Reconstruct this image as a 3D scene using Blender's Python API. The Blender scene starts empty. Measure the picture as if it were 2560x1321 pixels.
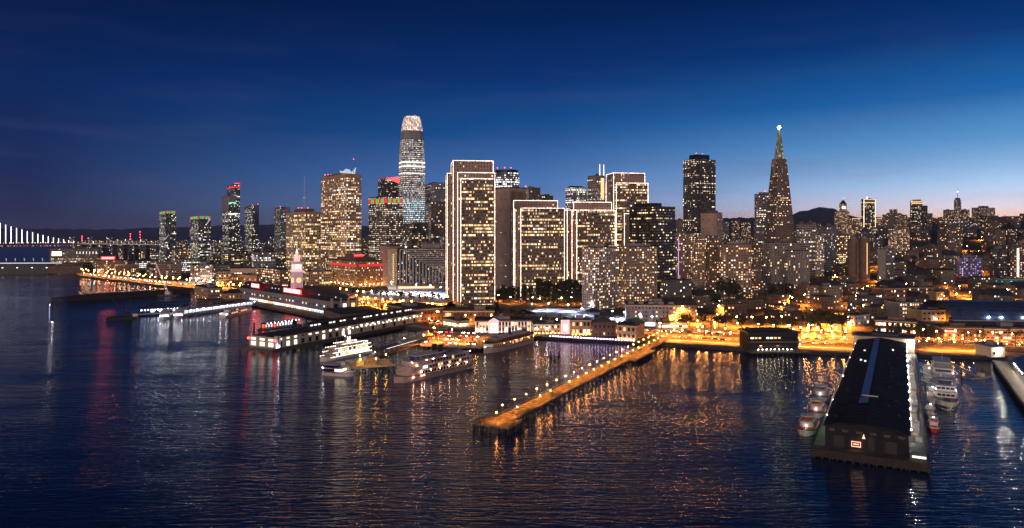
import bpy, math, random
from mathutils import Vector, Matrix
random.seed(7)
S = bpy.context.scene
COL = S.collection
R = math.radians

# ------------------------------------------------------------------ camera, sky, light, exposure
F, HC, Y0 = 1750.0, 90.0, 580.0        # focal length and horizon row of the 2560 px wide frame, camera height in metres
cam_d = bpy.data.cameras.new('camera')
cam = bpy.data.objects.new('camera', cam_d); COL.objects.link(cam)
cam_d.sensor_width = 36.0; cam_d.lens = 36.0 * F / 2560.0
cam_d.shift_y = -(660.5 - Y0) / 2560.0
cam_d.clip_start = 1.0; cam_d.clip_end = 60000.0
cam.location = (0, 0, HC); cam.rotation_euler = (R(90), 0, 0)
S.camera = cam
S.view_settings.view_transform = 'Standard'; S.view_settings.look = 'None'
S.view_settings.exposure = 0.0; S.view_settings.gamma = 1.0
S.cycles.use_light_tree = True
S.cycles.max_bounces = 5; S.cycles.glossy_bounces = 3; S.cycles.diffuse_bounces = 2
S.cycles.caustics_reflective = False; S.cycles.caustics_refractive = False
S.cycles.sample_clamp_indirect = 6.0; S.cycles.sample_clamp_direct = 0.0
S.cycles.use_denoising = True

def lin(h):
    h = h.lstrip('#'); o = []
    for i in (0, 2, 4):
        c = int(h[i:i+2], 16) / 255.0
        o.append(c / 12.92 if c <= 0.04045 else ((c + 0.055) / 1.055) ** 2.4)
    return tuple(o)

W = bpy.data.worlds.new('World'); S.world = W; W.use_nodes = True
nt = W.node_tree; nt.nodes.clear()
def N(t, kind, **kw):
    n = t.nodes.new(kind)
    for k, v in kw.items(): setattr(n, k, v)
    return n
def M(t, op, a, b=None, c=None, clamp=False):
    n = N(t, 'ShaderNodeMath', operation=op, use_clamp=clamp)
    for i, v in enumerate((a, b, c)):
        if v is None: continue
        if isinstance(v, (int, float)): n.inputs[i].default_value = v
        else: t.links.new(v, n.inputs[i])
    return n.outputs[0]
def ramp(t, fac, stops, interp='LINEAR'):
    n = N(t, 'ShaderNodeValToRGB'); cr = n.color_ramp; cr.interpolation = interp
    while len(cr.elements) > 1: cr.elements.remove(cr.elements[-1])
    for i, (p, c) in enumerate(stops):
        e = cr.elements[0] if i == 0 else cr.elements.new(p)
        e.position = p; e.color = (*c, 1)
    t.links.new(fac, n.inputs[0]); return n.outputs[0]
def mixc(t, fac, a, b, mode='MIX'):
    n = N(t, 'ShaderNodeMix', data_type='RGBA', blend_type=mode)
    for i, v in ((0, fac), (6, a), (7, b)):
        if isinstance(v, (int, float)): n.inputs[i].default_value = v
        elif isinstance(v, tuple): n.inputs[i].default_value = (*v[:3], 1)
        else: t.links.new(v, n.inputs[i])
    return n.outputs[2]
tc = N(nt, 'ShaderNodeTexCoord'); sep = N(nt, 'ShaderNodeSeparateXYZ')
nt.links.new(tc.outputs['Generated'], sep.inputs[0])
sx, sy, sz = sep.outputs
az = M(nt, 'DIVIDE', M(nt, 'ARCTAN2', sx, sy), math.pi)             # 0 ahead, +0.2 at the right edge of the frame
hyp = M(nt, 'SQRT', M(nt, 'ADD', M(nt, 'MULTIPLY', sx, sx), M(nt, 'MULTIPLY', sy, sy)))
el = M(nt, 'DIVIDE', sz, M(nt, 'MAXIMUM', hyp, 0.001))
elf = M(nt, 'MULTIPLY', el, 2.0, clamp=True)                         # 0.5 in tan(elevation) = 1
skyL = ramp(nt, elf, [(0.0, lin('#332f4c')), (0.035, lin('#2c2f54')), (0.16, lin('#182c5c')), (0.36, lin('#06265c')), (0.6, lin('#011744')), (1, lin('#010c28'))])
skyC = ramp(nt, elf, [(0.0, lin('#7c7892')), (0.07, lin('#6686b8')), (0.15, lin('#4a78b8')), (0.28, lin('#155294')), (0.44, lin('#053171')), (0.62, lin('#001f52')), (1, lin('#000f30'))])
skyR = ramp(nt, elf, [(0.0, lin('#f59a62')), (0.025, lin('#f0b898')), (0.06, lin('#ccc0c8')), (0.12, lin('#a4c4e6')), (0.22, lin('#62a0da')), (0.33, lin('#1e69b0')), (0.48, lin('#053879')), (0.62, lin('#00235c')), (1, lin('#001034'))])
fLC = M(nt, 'MULTIPLY_ADD', az, 5.2, 1.0, clamp=True)
fCR = M(nt, 'MULTIPLY', M(nt, 'SUBTRACT', az, 0.01), 5.4, clamp=True)
back = M(nt, 'MULTIPLY', M(nt, 'SUBTRACT', az, 0.5), 3.0, clamp=True)
fCR2 = M(nt, 'MULTIPLY', fCR, M(nt, 'SUBTRACT', 1.0, back))
sky = mixc(nt, fCR2, mixc(nt, fLC, skyL, skyC), skyR)
# thin streaks of cirrus, faintly lighter than the sky
mp = N(nt, 'ShaderNodeMapping'); mp.inputs['Scale'].default_value = (3, 3, 22)
nt.links.new(tc.outputs['Generated'], mp.inputs[0])
ns = N(nt, 'ShaderNodeTexNoise'); ns.inputs['Scale'].default_value = 1.6; ns.inputs['Detail'].default_value = 5
nt.links.new(mp.outputs[0], ns.inputs['Vector'])
cl = M(nt, 'MULTIPLY', M(nt, 'SUBTRACT', ns.outputs[0], 0.5), 1.0, clamp=True)
cl = M(nt, 'MULTIPLY', cl, M(nt, 'SUBTRACT', 1.0, M(nt, 'MULTIPLY', elf, 1.6, clamp=True)))
sky = mixc(nt, cl, sky, lin('#5a5878'))
below = M(nt, 'GREATER_THAN', sz, -0.002)
boost = N(nt, 'ShaderNodeVectorMath', operation='SCALE'); nt.links.new(sky, boost.inputs[0])
low = M(nt, 'SUBTRACT', 1.0, M(nt, 'MULTIPLY', elf, 4.6, clamp=True))
nt.links.new(M(nt, 'MULTIPLY_ADD', M(nt, 'MULTIPLY', low, low), M(nt, 'MULTIPLY_ADD', fCR2, 1.4, M(nt, 'MULTIPLY', fLC, .4)), 1.0), boost.inputs['Scale'])
sky = mixc(nt, below, (0.004, 0.005, 0.012), boost.outputs[0])
bg = N(nt, 'ShaderNodeBackground'); bg.inputs[1].default_value = 1.0
nt.links.new(sky, bg.inputs[0])
wo = N(nt, 'ShaderNodeOutputWorld'); nt.links.new(bg.outputs[0], wo.inputs[0])

glow_fill_d = bpy.data.lights.new('sun', 'SUN'); glow_fill_d.energy = 1.6; glow_fill_d.angle = R(40); glow_fill_d.color = (1.0, 0.72, 0.60)  # added warm fill from behind the camera, standing in for city glow
sun = bpy.data.objects.new('sun', glow_fill_d); COL.objects.link(sun)
sun.rotation_euler = Vector((0.35, 0.9, -0.13)).to_track_quat('-Z', 'Y').to_euler()

# ------------------------------------------------------------------ helpers
def kx(px): return (px - 1280.0) / F
def at(px, d, z=0.0): return Vector((kx(px) * d, d, z))
def zt(py, d): return HC - (py - Y0) * d / F
def gd(py, z=3.0): return (HC - z) * F / (py - Y0)
def gp(px, py, z=3.0): return at(px, gd(py, z), z)
def pxof(x, y): return 1280 + x / y * F

def smooth(t):
    t = max(0, min(1, t)); return t * t * (3 - 2 * t)
def ground(x, y):
    if y < 300: return 3.0
    p = pxof(x, y)
    s = smooth((p - 1420) / 900)
    return 3.0 + s * 118 * smooth((y - 800) / 1750) + 14 * s * smooth((p - 2250) / 300) * smooth((y - 1500) / 700)

class MB:
    def __init__(s): s.v = []; s.f = []; s.uv = []
    def face(s, pts, uvs=None):
        i = len(s.v); s.v += [tuple(p) for p in pts]; s.f.append(tuple(range(i, i + len(pts))))
        s.uv += list(uvs) if uvs else [(0.0, 0.0)] * len(pts)
    def prism(s, poly, z0, z1, poly2=None, cap=True, bottom=False):
        """counter-clockwise plan polygon; u runs along the perimeter in metres, v is height"""
        q = poly2 or poly; n = len(poly); u = 0.0
        for i in range(n):
            a, b = poly[i], poly[(i + 1) % n]; c, d = q[(i + 1) % n], q[i]
            L = math.hypot(b[0] - a[0], b[1] - a[1])
            s.face([(a[0], a[1], z0), (b[0], b[1], z0), (c[0], c[1], z1), (d[0], d[1], z1)], [(u, z0), (u + L, z0), (u + L, z1), (u, z1)])
            u += L
        if cap: s.face([(p[0], p[1], z1) for p in q])
        if bottom: s.face([(p[0], p[1], z0) for p in reversed(poly)])
        return s
    def box(s, x0, x1, y0, y1, z0, z1):
        return s.prism([(x0, y0), (x1, y0), (x1, y1), (x0, y1)], z0, z1, bottom=True)
    def tube(s, p0, p1, r0, r1=None, n=6, cap=True):
        p0, p1 = Vector(p0), Vector(p1); r1 = r0 if r1 is None else r1
        d = (p1 - p0).normalized(); a = d.orthogonal().normalized(); b = d.cross(a)
        A = [p0 + (a * math.cos(t) + b * math.sin(t)) * r0 for t in [2 * math.pi * k / n for k in range(n)]]
        B = [p1 + (a * math.cos(t) + b * math.sin(t)) * r1 for t in [2 * math.pi * k / n for k in range(n)]]
        for k in range(n): s.face([A[k], A[(k + 1) % n], B[(k + 1) % n], B[k]])
        if cap: s.face(B); s.face(A[::-1])
        return s
    def ball(s, c, r, n=8, m=5, sq=1.0):
        c = Vector(c); P = lambda i, j: c + Vector((r * math.sin(math.pi * j / m) * math.cos(2 * math.pi * i / n), r * math.sin(math.pi * j / m) * math.sin(2 * math.pi * i / n), r * sq * math.cos(math.pi * j / m)))
        for j in range(m):
            for i in range(n):
                q = [P(i, j), P(i, j + 1), P(i + 1, j + 1), P(i + 1, j)]
                if j == 0: q = [q[0], q[1], q[2]]
                elif j == m - 1: q = [q[0], q[1], q[3]]
                s.face(q)
        return s
    def loft(s, rings, cap=True):
        u = 0
        for k in range(len(rings) - 1):
            A, B = rings[k], rings[k + 1]; n = len(A); u = 0
            for i in range(n):
                a, b, c, d = A[i], A[(i + 1) % n], B[(i + 1) % n], B[i]
                L = math.dist(a[:2], b[:2])
                s.face([a, b, c, d], [(u, a[2]), (u + L, a[2]), (u + L, c[2]), (u, c[2])]); u += L
        if cap: s.face(rings[-1])
        return s
    def mesh(s, name, m, smooth_=False):
        me = bpy.data.meshes.new(name); me.from_pydata(s.v, [], s.f)
        ul = me.uv_layers.new(name='UVMap'); fl = [c for p in s.uv for c in p]
        ul.data.foreach_set('uv', fl)
        if m: me.materials.append(m)
        if smooth_: me.polygons.foreach_set('use_smooth', [True] * len(me.polygons))
        me.update(); return me
    def build(s, name, m, parent=None, smooth_=False):
        o = bpy.data.objects.new(name, s.mesh(name, m, smooth_)); COL.objects.link(o)
        if parent is not None: o.parent = parent
        return o

LABELS = set()
def tag(o, label=None, cat=None, group=None, kind=None):
    if label: o['label'] = label; LABELS.add(label)
    if cat: o['category'] = cat
    if group: o['group'] = group
    if kind: o['kind'] = kind
    return o
def empty(name, loc=(0, 0, 0), rz=0.0, label=None, cat=None, group=None):
    o = bpy.data.objects.new(name, None); COL.objects.link(o); o.empty_display_size = 0.5
    o.location = loc; o.rotation_euler = (0, 0, rz)
    return tag(o, label, cat, group)
def put(name, me, parent, loc=(0, 0, 0), rz=0.0, rot=None):
    o = bpy.data.objects.new(name, me); COL.objects.link(o); o.parent = parent; o.location = loc
    o.rotation_euler = rot if rot else (0, 0, rz)
    return o
KIDS = {}
def copy_tree(src, kids, loc, rz, label=None, group=None):
    """copy of a thing whose parts are the objects in kids (list of (part, [sub-parts]))"""
    r = src.copy(); COL.objects.link(r); r.location = loc; r.rotation_euler = (0, 0, rz)
    if label: r['label'] = label
    if group: r['group'] = group
    for k, subs in kids:
        c = k.copy(); COL.objects.link(c); c.parent = r
        for q in subs:
            d = q.copy(); COL.objects.link(d); d.parent = c
    return r
def struct(name, mb, m, kind='structure'):
    return tag(mb.build(name, m), kind=kind)
ORD = 'first second third fourth fifth sixth seventh eighth ninth tenth eleventh twelfth thirteenth fourteenth fifteenth sixteenth seventeenth eighteenth nineteenth twentieth'.split()
TENS = {20: 'twenty', 30: 'thirty', 40: 'forty', 50: 'fifty', 60: 'sixty', 70: 'seventy', 80: 'eighty', 90: 'ninety'}
TENTH = {30: 'thirtieth', 40: 'fortieth', 50: 'fiftieth', 60: 'sixtieth', 70: 'seventieth', 80: 'eightieth', 90: 'ninetieth'}
def nth(i):      # i from 0
    i += 1
    if i <= 20: return ORD[i - 1]
    t, u = i // 10 * 10, i % 10
    return TENTH[t] if u == 0 else TENS[t] + '-' + ORD[u - 1]

# ------------------------------------------------------------------ materials
def mat(name, color, rough=0.7, metal=0.0, var=0.18, scale=0.35, emit=None, strength=0.0, sample=False, spec=0.5):
    m = bpy.data.materials.new(name); m.use_nodes = True; t = m.node_tree
    b = t.nodes['Principled BSDF']; b.inputs['Roughness'].default_value = rough; b.inputs['Metallic'].default_value = metal
    b.inputs['Specular IOR Level'].default_value = spec
    if var > 0:
        tcn = N(t, 'ShaderNodeTexCoord'); n = N(t, 'ShaderNodeTexNoise'); n.inputs['Scale'].default_value = scale; n.inputs['Detail'].default_value = 6
        t.links.new(tcn.outputs['Object'], n.inputs['Vector'])
        lo = tuple(c * (1 - var) for c in color); hi = tuple(min(1, c * (1 + var)) for c in color)
        t.links.new(ramp(t, n.outputs[0], [(0.3, lo), (0.7, hi)]), b.inputs['Base Color'])
    else: b.inputs['Base Color'].default_value = (*color, 1)
    if emit:
        b.inputs['Emission Color'].default_value = (*emit, 1); b.inputs['Emission Strength'].default_value = strength
    m.cycles.emission_sampling = 'AUTO' if sample else 'NONE'
    return m
def lamp_mat(name, c, s, sample=True): return mat(name, (0.1, 0.1, 0.1), 0.5, 0, 0, emit=c, strength=s, sample=sample)

def facade(name, wall, glass=(0.02, 0.022, 0.028), pu=3.0, pv=3.9, fu=0.7, fv=0.5, lit=0.25, row=0.5, clus=6, warm=(1, .62, .26), cool=(.85, .9, 1), coolf=0.15, st=3.0, seed=0, wr=0.75, gr=0.25, vein=0.0):
    """wall with a grid of window panes, some of them lit from inside; UV is in metres"""
    m = bpy.data.materials.new(name); m.use_nodes = True; t = m.node_tree; L = t.links
    b = t.nodes['Principled BSDF']
    uv = N(t, 'ShaderNodeUVMap'); sp = N(t, 'ShaderNodeSeparateXYZ'); L.new(uv.outputs[0], sp.inputs[0])
    oi = N(t, 'ShaderNodeObjectInfo')
    U = M(t, 'DIVIDE', sp.outputs[0], pu); V = M(t, 'DIVIDE', sp.outputs[1], pv)
    cu, cv = M(t, 'FLOOR', U), M(t, 'FLOOR', V)
    du = M(t, 'ABSOLUTE', M(t, 'SUBTRACT', M(t, 'FRACT', U), 0.5)); dv = M(t, 'ABSOLUTE', M(t, 'SUBTRACT', M(t, 'FRACT', V), 0.5))
    mask = M(t, 'MULTIPLY', M(t, 'LESS_THAN', du, fu / 2), M(t, 'LESS_THAN', dv, fv / 2))
    rnd = M(t, 'MULTIPLY_ADD', oi.outputs['Random'], 97.0, seed * 3.17)
    def wn(x, y, z):
        c = N(t, 'ShaderNodeCombineXYZ')
        for i, q in enumerate((x, y, z)):
            if isinstance(q, (int, float)): c.inputs[i].default_value = q
            else: L.new(q, c.inputs[i])
        w = N(t, 'ShaderNodeTexWhiteNoise', noise_dimensions='3D'); L.new(c.outputs[0], w.inputs['Vector']); return w
    w1 = wn(cu, cv, rnd); sc = N(t, 'ShaderNodeSeparateColor'); L.new(w1.outputs['Color'], sc.inputs[0])
    r1, r2, r3 = sc.outputs
    w2 = wn(M(t, 'FLOOR', M(t, 'DIVIDE', cu, clus)), cv, M(t, 'ADD', rnd, 31.0))
    w3 = wn(0.0, cv, M(t, 'ADD', rnd, 57.0))
    rr = M(t, 'MULTIPLY', M(t, 'POWER', M(t, 'MULTIPLY', w2.outputs['Value'], w3.outputs['Value']), 1.6), 4.2)
    p = M(t, 'MULTIPLY', lit, M(t, 'MULTIPLY_ADD', rr, row * 1.6, 1 - row))
    on = M(t, 'LESS_THAN', r1, p)
    br = M(t, 'MULTIPLY_ADD', M(t, 'MULTIPLY', r2, r2), 1.5, 0.3)
    # something uneven inside each lit pane: blinds, lamps
    nz = N(t, 'ShaderNodeTexNoise'); nz.inputs['Scale'].default_value = 0.9; nz.inputs['Detail'].default_value = 2; L.new(uv.outputs[0], nz.inputs['Vector'])
    br = M(t, 'MULTIPLY', br, M(t, 'MULTIPLY_ADD', nz.outputs[0], 1.6, 0.2))
    em = M(t, 'MULTIPLY', mask, M(t, 'ADD', M(t, 'MULTIPLY', on, M(t, 'MULTIPLY', br, st)), M(t, 'MULTIPLY', M(t, 'MULTIPLY', r2, r2), .13 * min(1, lit * 4))))  # unlit panes also get a faint added glow so the grid shows
    wc = mixc(t, M(t, 'GREATER_THAN', r3, 0.6), warm, tuple(0.5 * a + 0.5 * q for a, q in zip(warm, (1, .86, .62))))
    ccol = mixc(t, M(t, 'LESS_THAN', r3, coolf), wc, cool)
    n2 = N(t, 'ShaderNodeTexNoise'); n2.inputs['Scale'].default_value = 0.06; n2.inputs['Detail'].default_value = 6; L.new(uv.outputs[0], n2.inputs['Vector'])
    wallc = ramp(t, n2.outputs[0], [(0.3, tuple(c * .78 for c in wall)), (0.7, tuple(min(1, c * 1.16) for c in wall))])
    if vein > 0:
        vn = M(t, 'LESS_THAN', M(t, 'FRACT', M(t, 'MULTIPLY', U, 2.0)), 0.22)
        wallc = mixc(t, M(t, 'MULTIPLY', vn, vein), wallc, tuple(c * .45 for c in wall))
    base = mixc(t, mask, wallc, glass)
    L.new(base, b.inputs['Base Color']); L.new(M(t, 'MULTIPLY_ADD', mask, gr - wr, wr), b.inputs['Roughness'])
    L.new(ccol, b.inputs['Emission Color']); L.new(em, b.inputs['Emission Strength'])
    m.cycles.emission_sampling = 'NONE'
    return m

MT = {}
MT['water'] = None
MT['asphalt'] = mat('asphalt', (.075, .072, .07), .8, var=.3, scale=.05)
MT['land'] = mat('land_ground', (.05, .047, .045), .9, var=.45, scale=.02)
MT['paving'] = mat('paving', (.26, .24, .22), .8, var=.25, scale=.12)
MT['paint'] = mat('road_paint', (.75, .75, .72), .6, var=.2, scale=1)
MT['grass'] = mat('grass', (.06, .11, .03), .95, var=.35, scale=.2)
MT['hill'] = mat('hill', (.05, .055, .07), .95, var=.4, scale=.003)
MT['hill2'] = mat('far_hill', (.05, .05, .09), .95, var=.3, scale=.002)
MT['concrete'] = mat('concrete', (.30, .29, .27), .85, var=.22, scale=.2)
MT['dark_concrete'] = mat('dark_concrete', (.10, .095, .09), .85, var=.3, scale=.25)
MT['roof'] = mat('roof_felt', (.05, .05, .055), .85, var=.35, scale=.15)
MT['roof_tan'] = mat('roof_gravel', (.16, .13, .11), .9, var=.3, scale=.15)
MT['pier9roof'] = mat('dark_shed_roof', (.010, .011, .016), .75, var=.35, scale=.12)
MT['pier9wall'] = mat('dark_shed_wall', (.013, .013, .016), .8, var=.35, scale=.25)
MT['skylight'] = mat('blue_skylight', (.10, .26, .62), .4, var=.12, scale=.3)
MT['wood'] = mat('pier_timber', (.11, .075, .045), .85, var=.35, scale=.8)
MT['pile'] = mat('timber_pile', (.05, .042, .038), .9, var=.35, scale=.9)
MT['deck7'] = mat('pier_boards', (.26, .19, .11), .8, var=.5, scale=.35)
MT['white'] = mat('white_paint', (.72, .70, .68), .5, var=.1, scale=.4)
MT['cream'] = mat('cream_paint', (.60, .50, .36), .6, var=.15, scale=.3)
MT['metal'] = mat('grey_metal', (.25, .25, .27), .4, .6, var=.15, scale=.6)
MT['steel'] = mat('pale_steel', (.45, .46, .48), .4, .4, var=.15, scale=.6)
MT['black'] = mat('black_paint', (.015, .015, .017), .5, var=.2, scale=.6)
MT['glass'] = mat('dark_glass', (.015, .018, .022), .12, var=0)
MT['red'] = mat('red_paint', (.55, .06, .03), .5, var=.15)
MT['orange'] = mat('orange_paint', (.75, .22, .05), .5, var=.15)
MT['yellow'] = mat('yellow_paint', (.80, .62, .04), .5, var=.1)
MT['navy'] = mat('navy_paint', (.02, .04, .10), .5, var=.15)
MT['brick'] = mat('brick', (.22, .10, .07), .85, var=.3, scale=.5)
MT['tan'] = mat('tan_stucco', (.42, .31, .19), .8, var=.18, scale=.15)
MT['brown'] = mat('brown_stucco', (.17, .115, .085), .8, var=.25, scale=.15)
MT['gray'] = mat('grey_stucco', (.27, .26, .27), .8, var=.18, scale=.15)
MT['bark'] = mat('bark', (.06, .045, .03), .95, var=.3, scale=1)
MT['blue_roof'] = mat('blue_metal_roof', (.03, .09, .26), .45, .1, var=.2, scale=.2)
MT['green_roof'] = mat('green_canvas', (.05, .22, .17), .7, var=.2, scale=.3)
def leaf(name, c):
    return mat(name, c, .8, var=.5, scale=.5)
MT['leaf'] = leaf('leaf', (.055, .075, .03)); MT['leaf_dark'] = leaf('leaf_dark', (.03, .045, .022)); MT['leaf_warm'] = leaf('leaf_autumn', (.16, .10, .03)); MT['palm'] = leaf('palm_leaf', (.06, .08, .03))
# things that give off light
MT['sodium'] = lamp_mat('sodium_globe', (1, .42, .10), 190)
MT['sodium7'] = lamp_mat('pier_lamp_globe', (1, .36, .05), 150)
MT['whitelamp'] = lamp_mat('white_globe', (.95, .93, 1), 90)
MT['flood'] = lamp_mat('flood_head', (.80, .86, 1), 1500)
MT['head'] = lamp_mat('headlight', (1, .85, .62), 60, False); MT['tail'] = lamp_mat('tail_light', (1, .03, .015), 40, False)
MT['outline'] = lamp_mat('outline_lights', (1, .72, .56), 4.4, False)
MT['winwarm'] = lamp_mat('warm_window', (1, .60, .24), 1.5, False); MT['winbright'] = lamp_mat('bright_window', (1, .78, .5), 4, False)
MT['wincool'] = lamp_mat('cool_window', (.75, .86, 1), 1.6, False); MT['winwhite'] = lamp_mat('white_window', (1, .88, .78), 1.7, False)
MT['winoff'] = mat('unlit_window', (.02, .02, .024), .15, var=0)
MT['redglow'] = lamp_mat('red_neon', (1, .02, .02), 9, True); MT['redhot'] = lamp_mat('red_sign_face', (1, .16, .14), 22, True)
MT['greenglow'] = lamp_mat('green_light', (.03, .8, .12), .8, False); MT['tealglow'] = lamp_mat('teal_light', (.05, .9, .6), 3, False)
MT['redband'] = lamp_mat('red_band', (1, .02, .03), .9, False); MT['beacon'] = lamp_mat('red_beacon', (1, .05, .06), 12, False)
MT['star'] = lamp_mat('beacon_star', (.95, 1, .50), 70, False)
MT['purple'] = lamp_mat('violet_fairy_light', (.85, .55, 1), 40, True)
MT['cablelight'] = lamp_mat('cable_lights', (.85, .88, 1), 4.5, False); MT['whiteline'] = lamp_mat('white_line_light', (.9, .92, 1), 1.4, False)
MT['courtlight'] = lamp_mat('court_light', (.85, .88, 1), 200)
MT['apronlight'] = lamp_mat('apron_floodlight', (1, .93, .82), 1100)

_t = MT['outline'].node_tree; _n = N(_t, 'ShaderNodeTexNoise'); _n.inputs['Scale'].default_value = .35; _n.inputs['Detail'].default_value = 4; _c = N(_t, 'ShaderNodeTexCoord'); _t.links.new(_c.outputs['Object'], _n.inputs['Vector'])
_t.links.new(M(_t, 'MULTIPLY', M(_t, 'POWER', _n.outputs[0], 2.0), 19.0), _t.nodes['Principled BSDF'].inputs['Emission Strength'])
# facades
DG = (.02, .022, .028)
FC = {}
FC['ec'] = facade('outline_tower_front', (.20, .14, .11), pu=1.6, pv=3.95, fu=.84, fv=.52, lit=.52, row=.85, clus=10, st=1.6, coolf=.06, warm=(1, .58, .24))
FC['ecside'] = facade('outline_tower_side', (.34, .24, .20), pu=3.6, pv=3.95, fu=.3, fv=.5, lit=.12, row=.3, st=1.8)
FC['grid'] = facade('tan_grid_wall', (.62, .44, .28), pu=3.1, pv=3.9, fu=.74, fv=.60, lit=.42, row=.8, clus=6, st=1.6, coolf=.15, warm=(1, .56, .25))
FC['grid2'] = facade('ochre_grid_wall', (.62, .46, .26), pu=3.4, pv=4.0, fu=.72, fv=.64, lit=.4, row=.75, clus=6, st=1.6, coolf=.06, warm=(1, .58, .22))
FC['dots'] = facade('brown_punched_wall', (.17, .12, .10), pu=2.9, pv=3.8, fu=.62, fv=.42, lit=.5, row=.6, clus=9, st=1.4, warm=(1, .78, .55), coolf=.1)
FC['sf'] = facade('ribbed_glass_wall', (.14, .15, .19), pu=1.5, pv=4.3, fu=.9, fv=.42, lit=.88, row=.3, clus=20, st=1.0, warm=(1, .80, .66), cool=(.85, .9, 1), coolf=.3)
FC['sflow'] = facade('ribbed_glass_wall_low', (.14, .16, .22), pu=1.5, pv=4.3, fu=.9, fv=.55, lit=.95, row=.2, clus=20, st=1.1, warm=(.8, .88, 1), cool=(.6, .85, 1), coolf=.4)
FC['darkglass'] = facade('dark_glass_wall', (.035, .04, .05), pu=2.6, pv=3.6, fu=.8, fv=.55, lit=.22, row=.75, clus=5, st=1.6, warm=(1, .8, .5), coolf=.3, wr=.35)
FC['darkglass2'] = facade('dark_glass_wall_warm', (.04, .035, .035), pu=3.0, pv=3.8, fu=.7, fv=.5, lit=.2, row=.7, clus=6, st=1.4, warm=(1, .66, .3), coolf=.12, wr=.4)
FC['black'] = facade('black_tower_wall', (.018, .016, .018), pu=3.3, pv=3.9, fu=.66, fv=.46, lit=.2, row=.85, clus=4, st=1.6, warm=(1, .66, .3), coolf=.12, wr=.5)
FC['bofa'] = facade('dark_granite_wall', (.05, .035, .035), pu=3.6, pv=4.2, fu=.55, fv=.5, lit=.34, row=.9, clus=30, st=2.2, warm=(1, .72, .42), coolf=.1, wr=.6)
FC['bands'] = facade('banded_wall', (.20, .20, .22), pu=1.6, pv=4.0, fu=.96, fv=.5, lit=.4, row=.9, clus=30, st=1.6, warm=(1, .9, .75), coolf=.3)
FC['tanband'] = facade('tan_banded_wall', (.36, .29, .24), pu=1.6, pv=3.9, fu=.96, fv=.45, lit=.14, row=.9, clus=14, st=1.6, warm=(1, .82, .55), coolf=.2)
FC['blank'] = facade('blank_tan_wall', (.50, .36, .29), pu=12, pv=16, fu=.3, fv=.06, lit=.4, row=.2, st=.8)
FC['stripes'] = facade('vertical_stripe_wall', (.42, .31, .24), pu=1.9, pv=60, fu=.5, fv=.98, lit=.0, row=0, st=1, vein=.0)
FC['pyr'] = facade('quartz_pyramid_wall', (.19, .14, .11), pu=2.7, pv=3.9, fu=.6, fv=.38, lit=.17, row=.9, clus=6, st=1.7, warm=(1, .6, .3), coolf=.08)
FC['apt'] = facade('cream_balcony_wall', (.46, .40, .38), pu=3.0, pv=2.9, fu=.52, fv=.55, lit=.34, row=.15, clus=3, st=1.9, warm=(1, .58, .28), coolf=.1)
FC['apt2'] = facade('tan_apartment_wall', (.32, .23, .17), pu=3.2, pv=2.9, fu=.5, fv=.5, lit=.36, row=.15, clus=3, st=1.8, warm=(1, .55, .24), coolf=.06)
FC['apt3'] = facade('brown_apartment_wall', (.15, .105, .08), pu=3.3, pv=3.0, fu=.46, fv=.46, lit=.30, row=.15, clus=3, st=1.6, warm=(1, .55, .25), coolf=.1)
FC['grey'] = facade('grey_office_wall', (.20, .19, .20), pu=2.8, pv=3.7, fu=.6, fv=.5, lit=.14, row=.5, clus=6, st=1.4, warm=(1, .8, .6), coolf=.3)
FC['deco'] = facade('pale_deco_wall', (.30, .27, .25), pu=4.2, pv=3.8, fu=.45, fv=.62, lit=.18, row=.3, clus=4, st=2.2, coolf=.1)
FC['brickw'] = facade('orange_brick_wall', (.45, .25, .11), pu=2.5, pv=3.7, fu=.42, fv=.5, lit=.4, row=.5, clus=5, st=1.8, warm=(1, .66, .34), coolf=.05)
FC['oldbrick'] = facade('old_brick_wall', (.27, .15, .085), pu=3.2, pv=3.9, fu=.55, fv=.5, lit=.4, row=.55, clus=5, st=2.4, warm=(1, .66, .3), coolf=.1)
FC['deep'] = facade('deep_brown_wall', (.12, .085, .07), pu=3.2, pv=3.7, fu=.6, fv=.48, lit=.18, row=.7, clus=5, st=1.4, warm=(1, .68, .34), coolf=.15)
FC['whitegrid'] = facade('lit_glass_wall', (.12, .11, .12), pu=4.6, pv=4.2, fu=.82, fv=.72, lit=.9, row=.05, clus=4, st=3.8, warm=(1, .84, .80), cool=(.9, .88, 1), coolf=.35)
HOUSE = []
for i, (w, l, c) in enumerate([((.20, .15, .11), .30, .1), ((.12, .085, .07), .26, .1), ((.26, .20, .15), .26, .15), ((.15, .15, .16), .3, .3), ((.09, .06, .05), .3, .1), ((.17, .11, .07), .34, .05), ((.24, .22, .20), .3, .2)]):
    HOUSE.append(facade('house_wall_%s' % 'abcdefg'[i], tuple(q * .72 for q in w), pu=3.6 + .3 * (i % 3), pv=3.3, fu=.42, fv=.45, lit=l * .5, row=.5, clus=3, st=2.6, coolf=c, warm=(1, .52, .18), seed=i))
FC['purple'] = facade('violet_lit_wall', (.30, .22, .42), pu=4, pv=3.5, fu=.5, fv=.5, lit=.4, row=.2, st=.9, warm=(.8, .6, 1), cool=(.45, .4, 1), coolf=.4)  # violet wash is put into the wall colour
FC['teal'] = facade('teal_lit_wall', (.04, .34, .34), pu=5, pv=4, fu=.4, fv=.3, lit=.3, row=.1, st=2, warm=(.4, 1, .9), coolf=.4)  # teal light is put into the wall colour
HOUSEC = ['tan', 'dark brown', 'beige', 'grey', 'near black', 'rust brown', 'pale']
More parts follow.
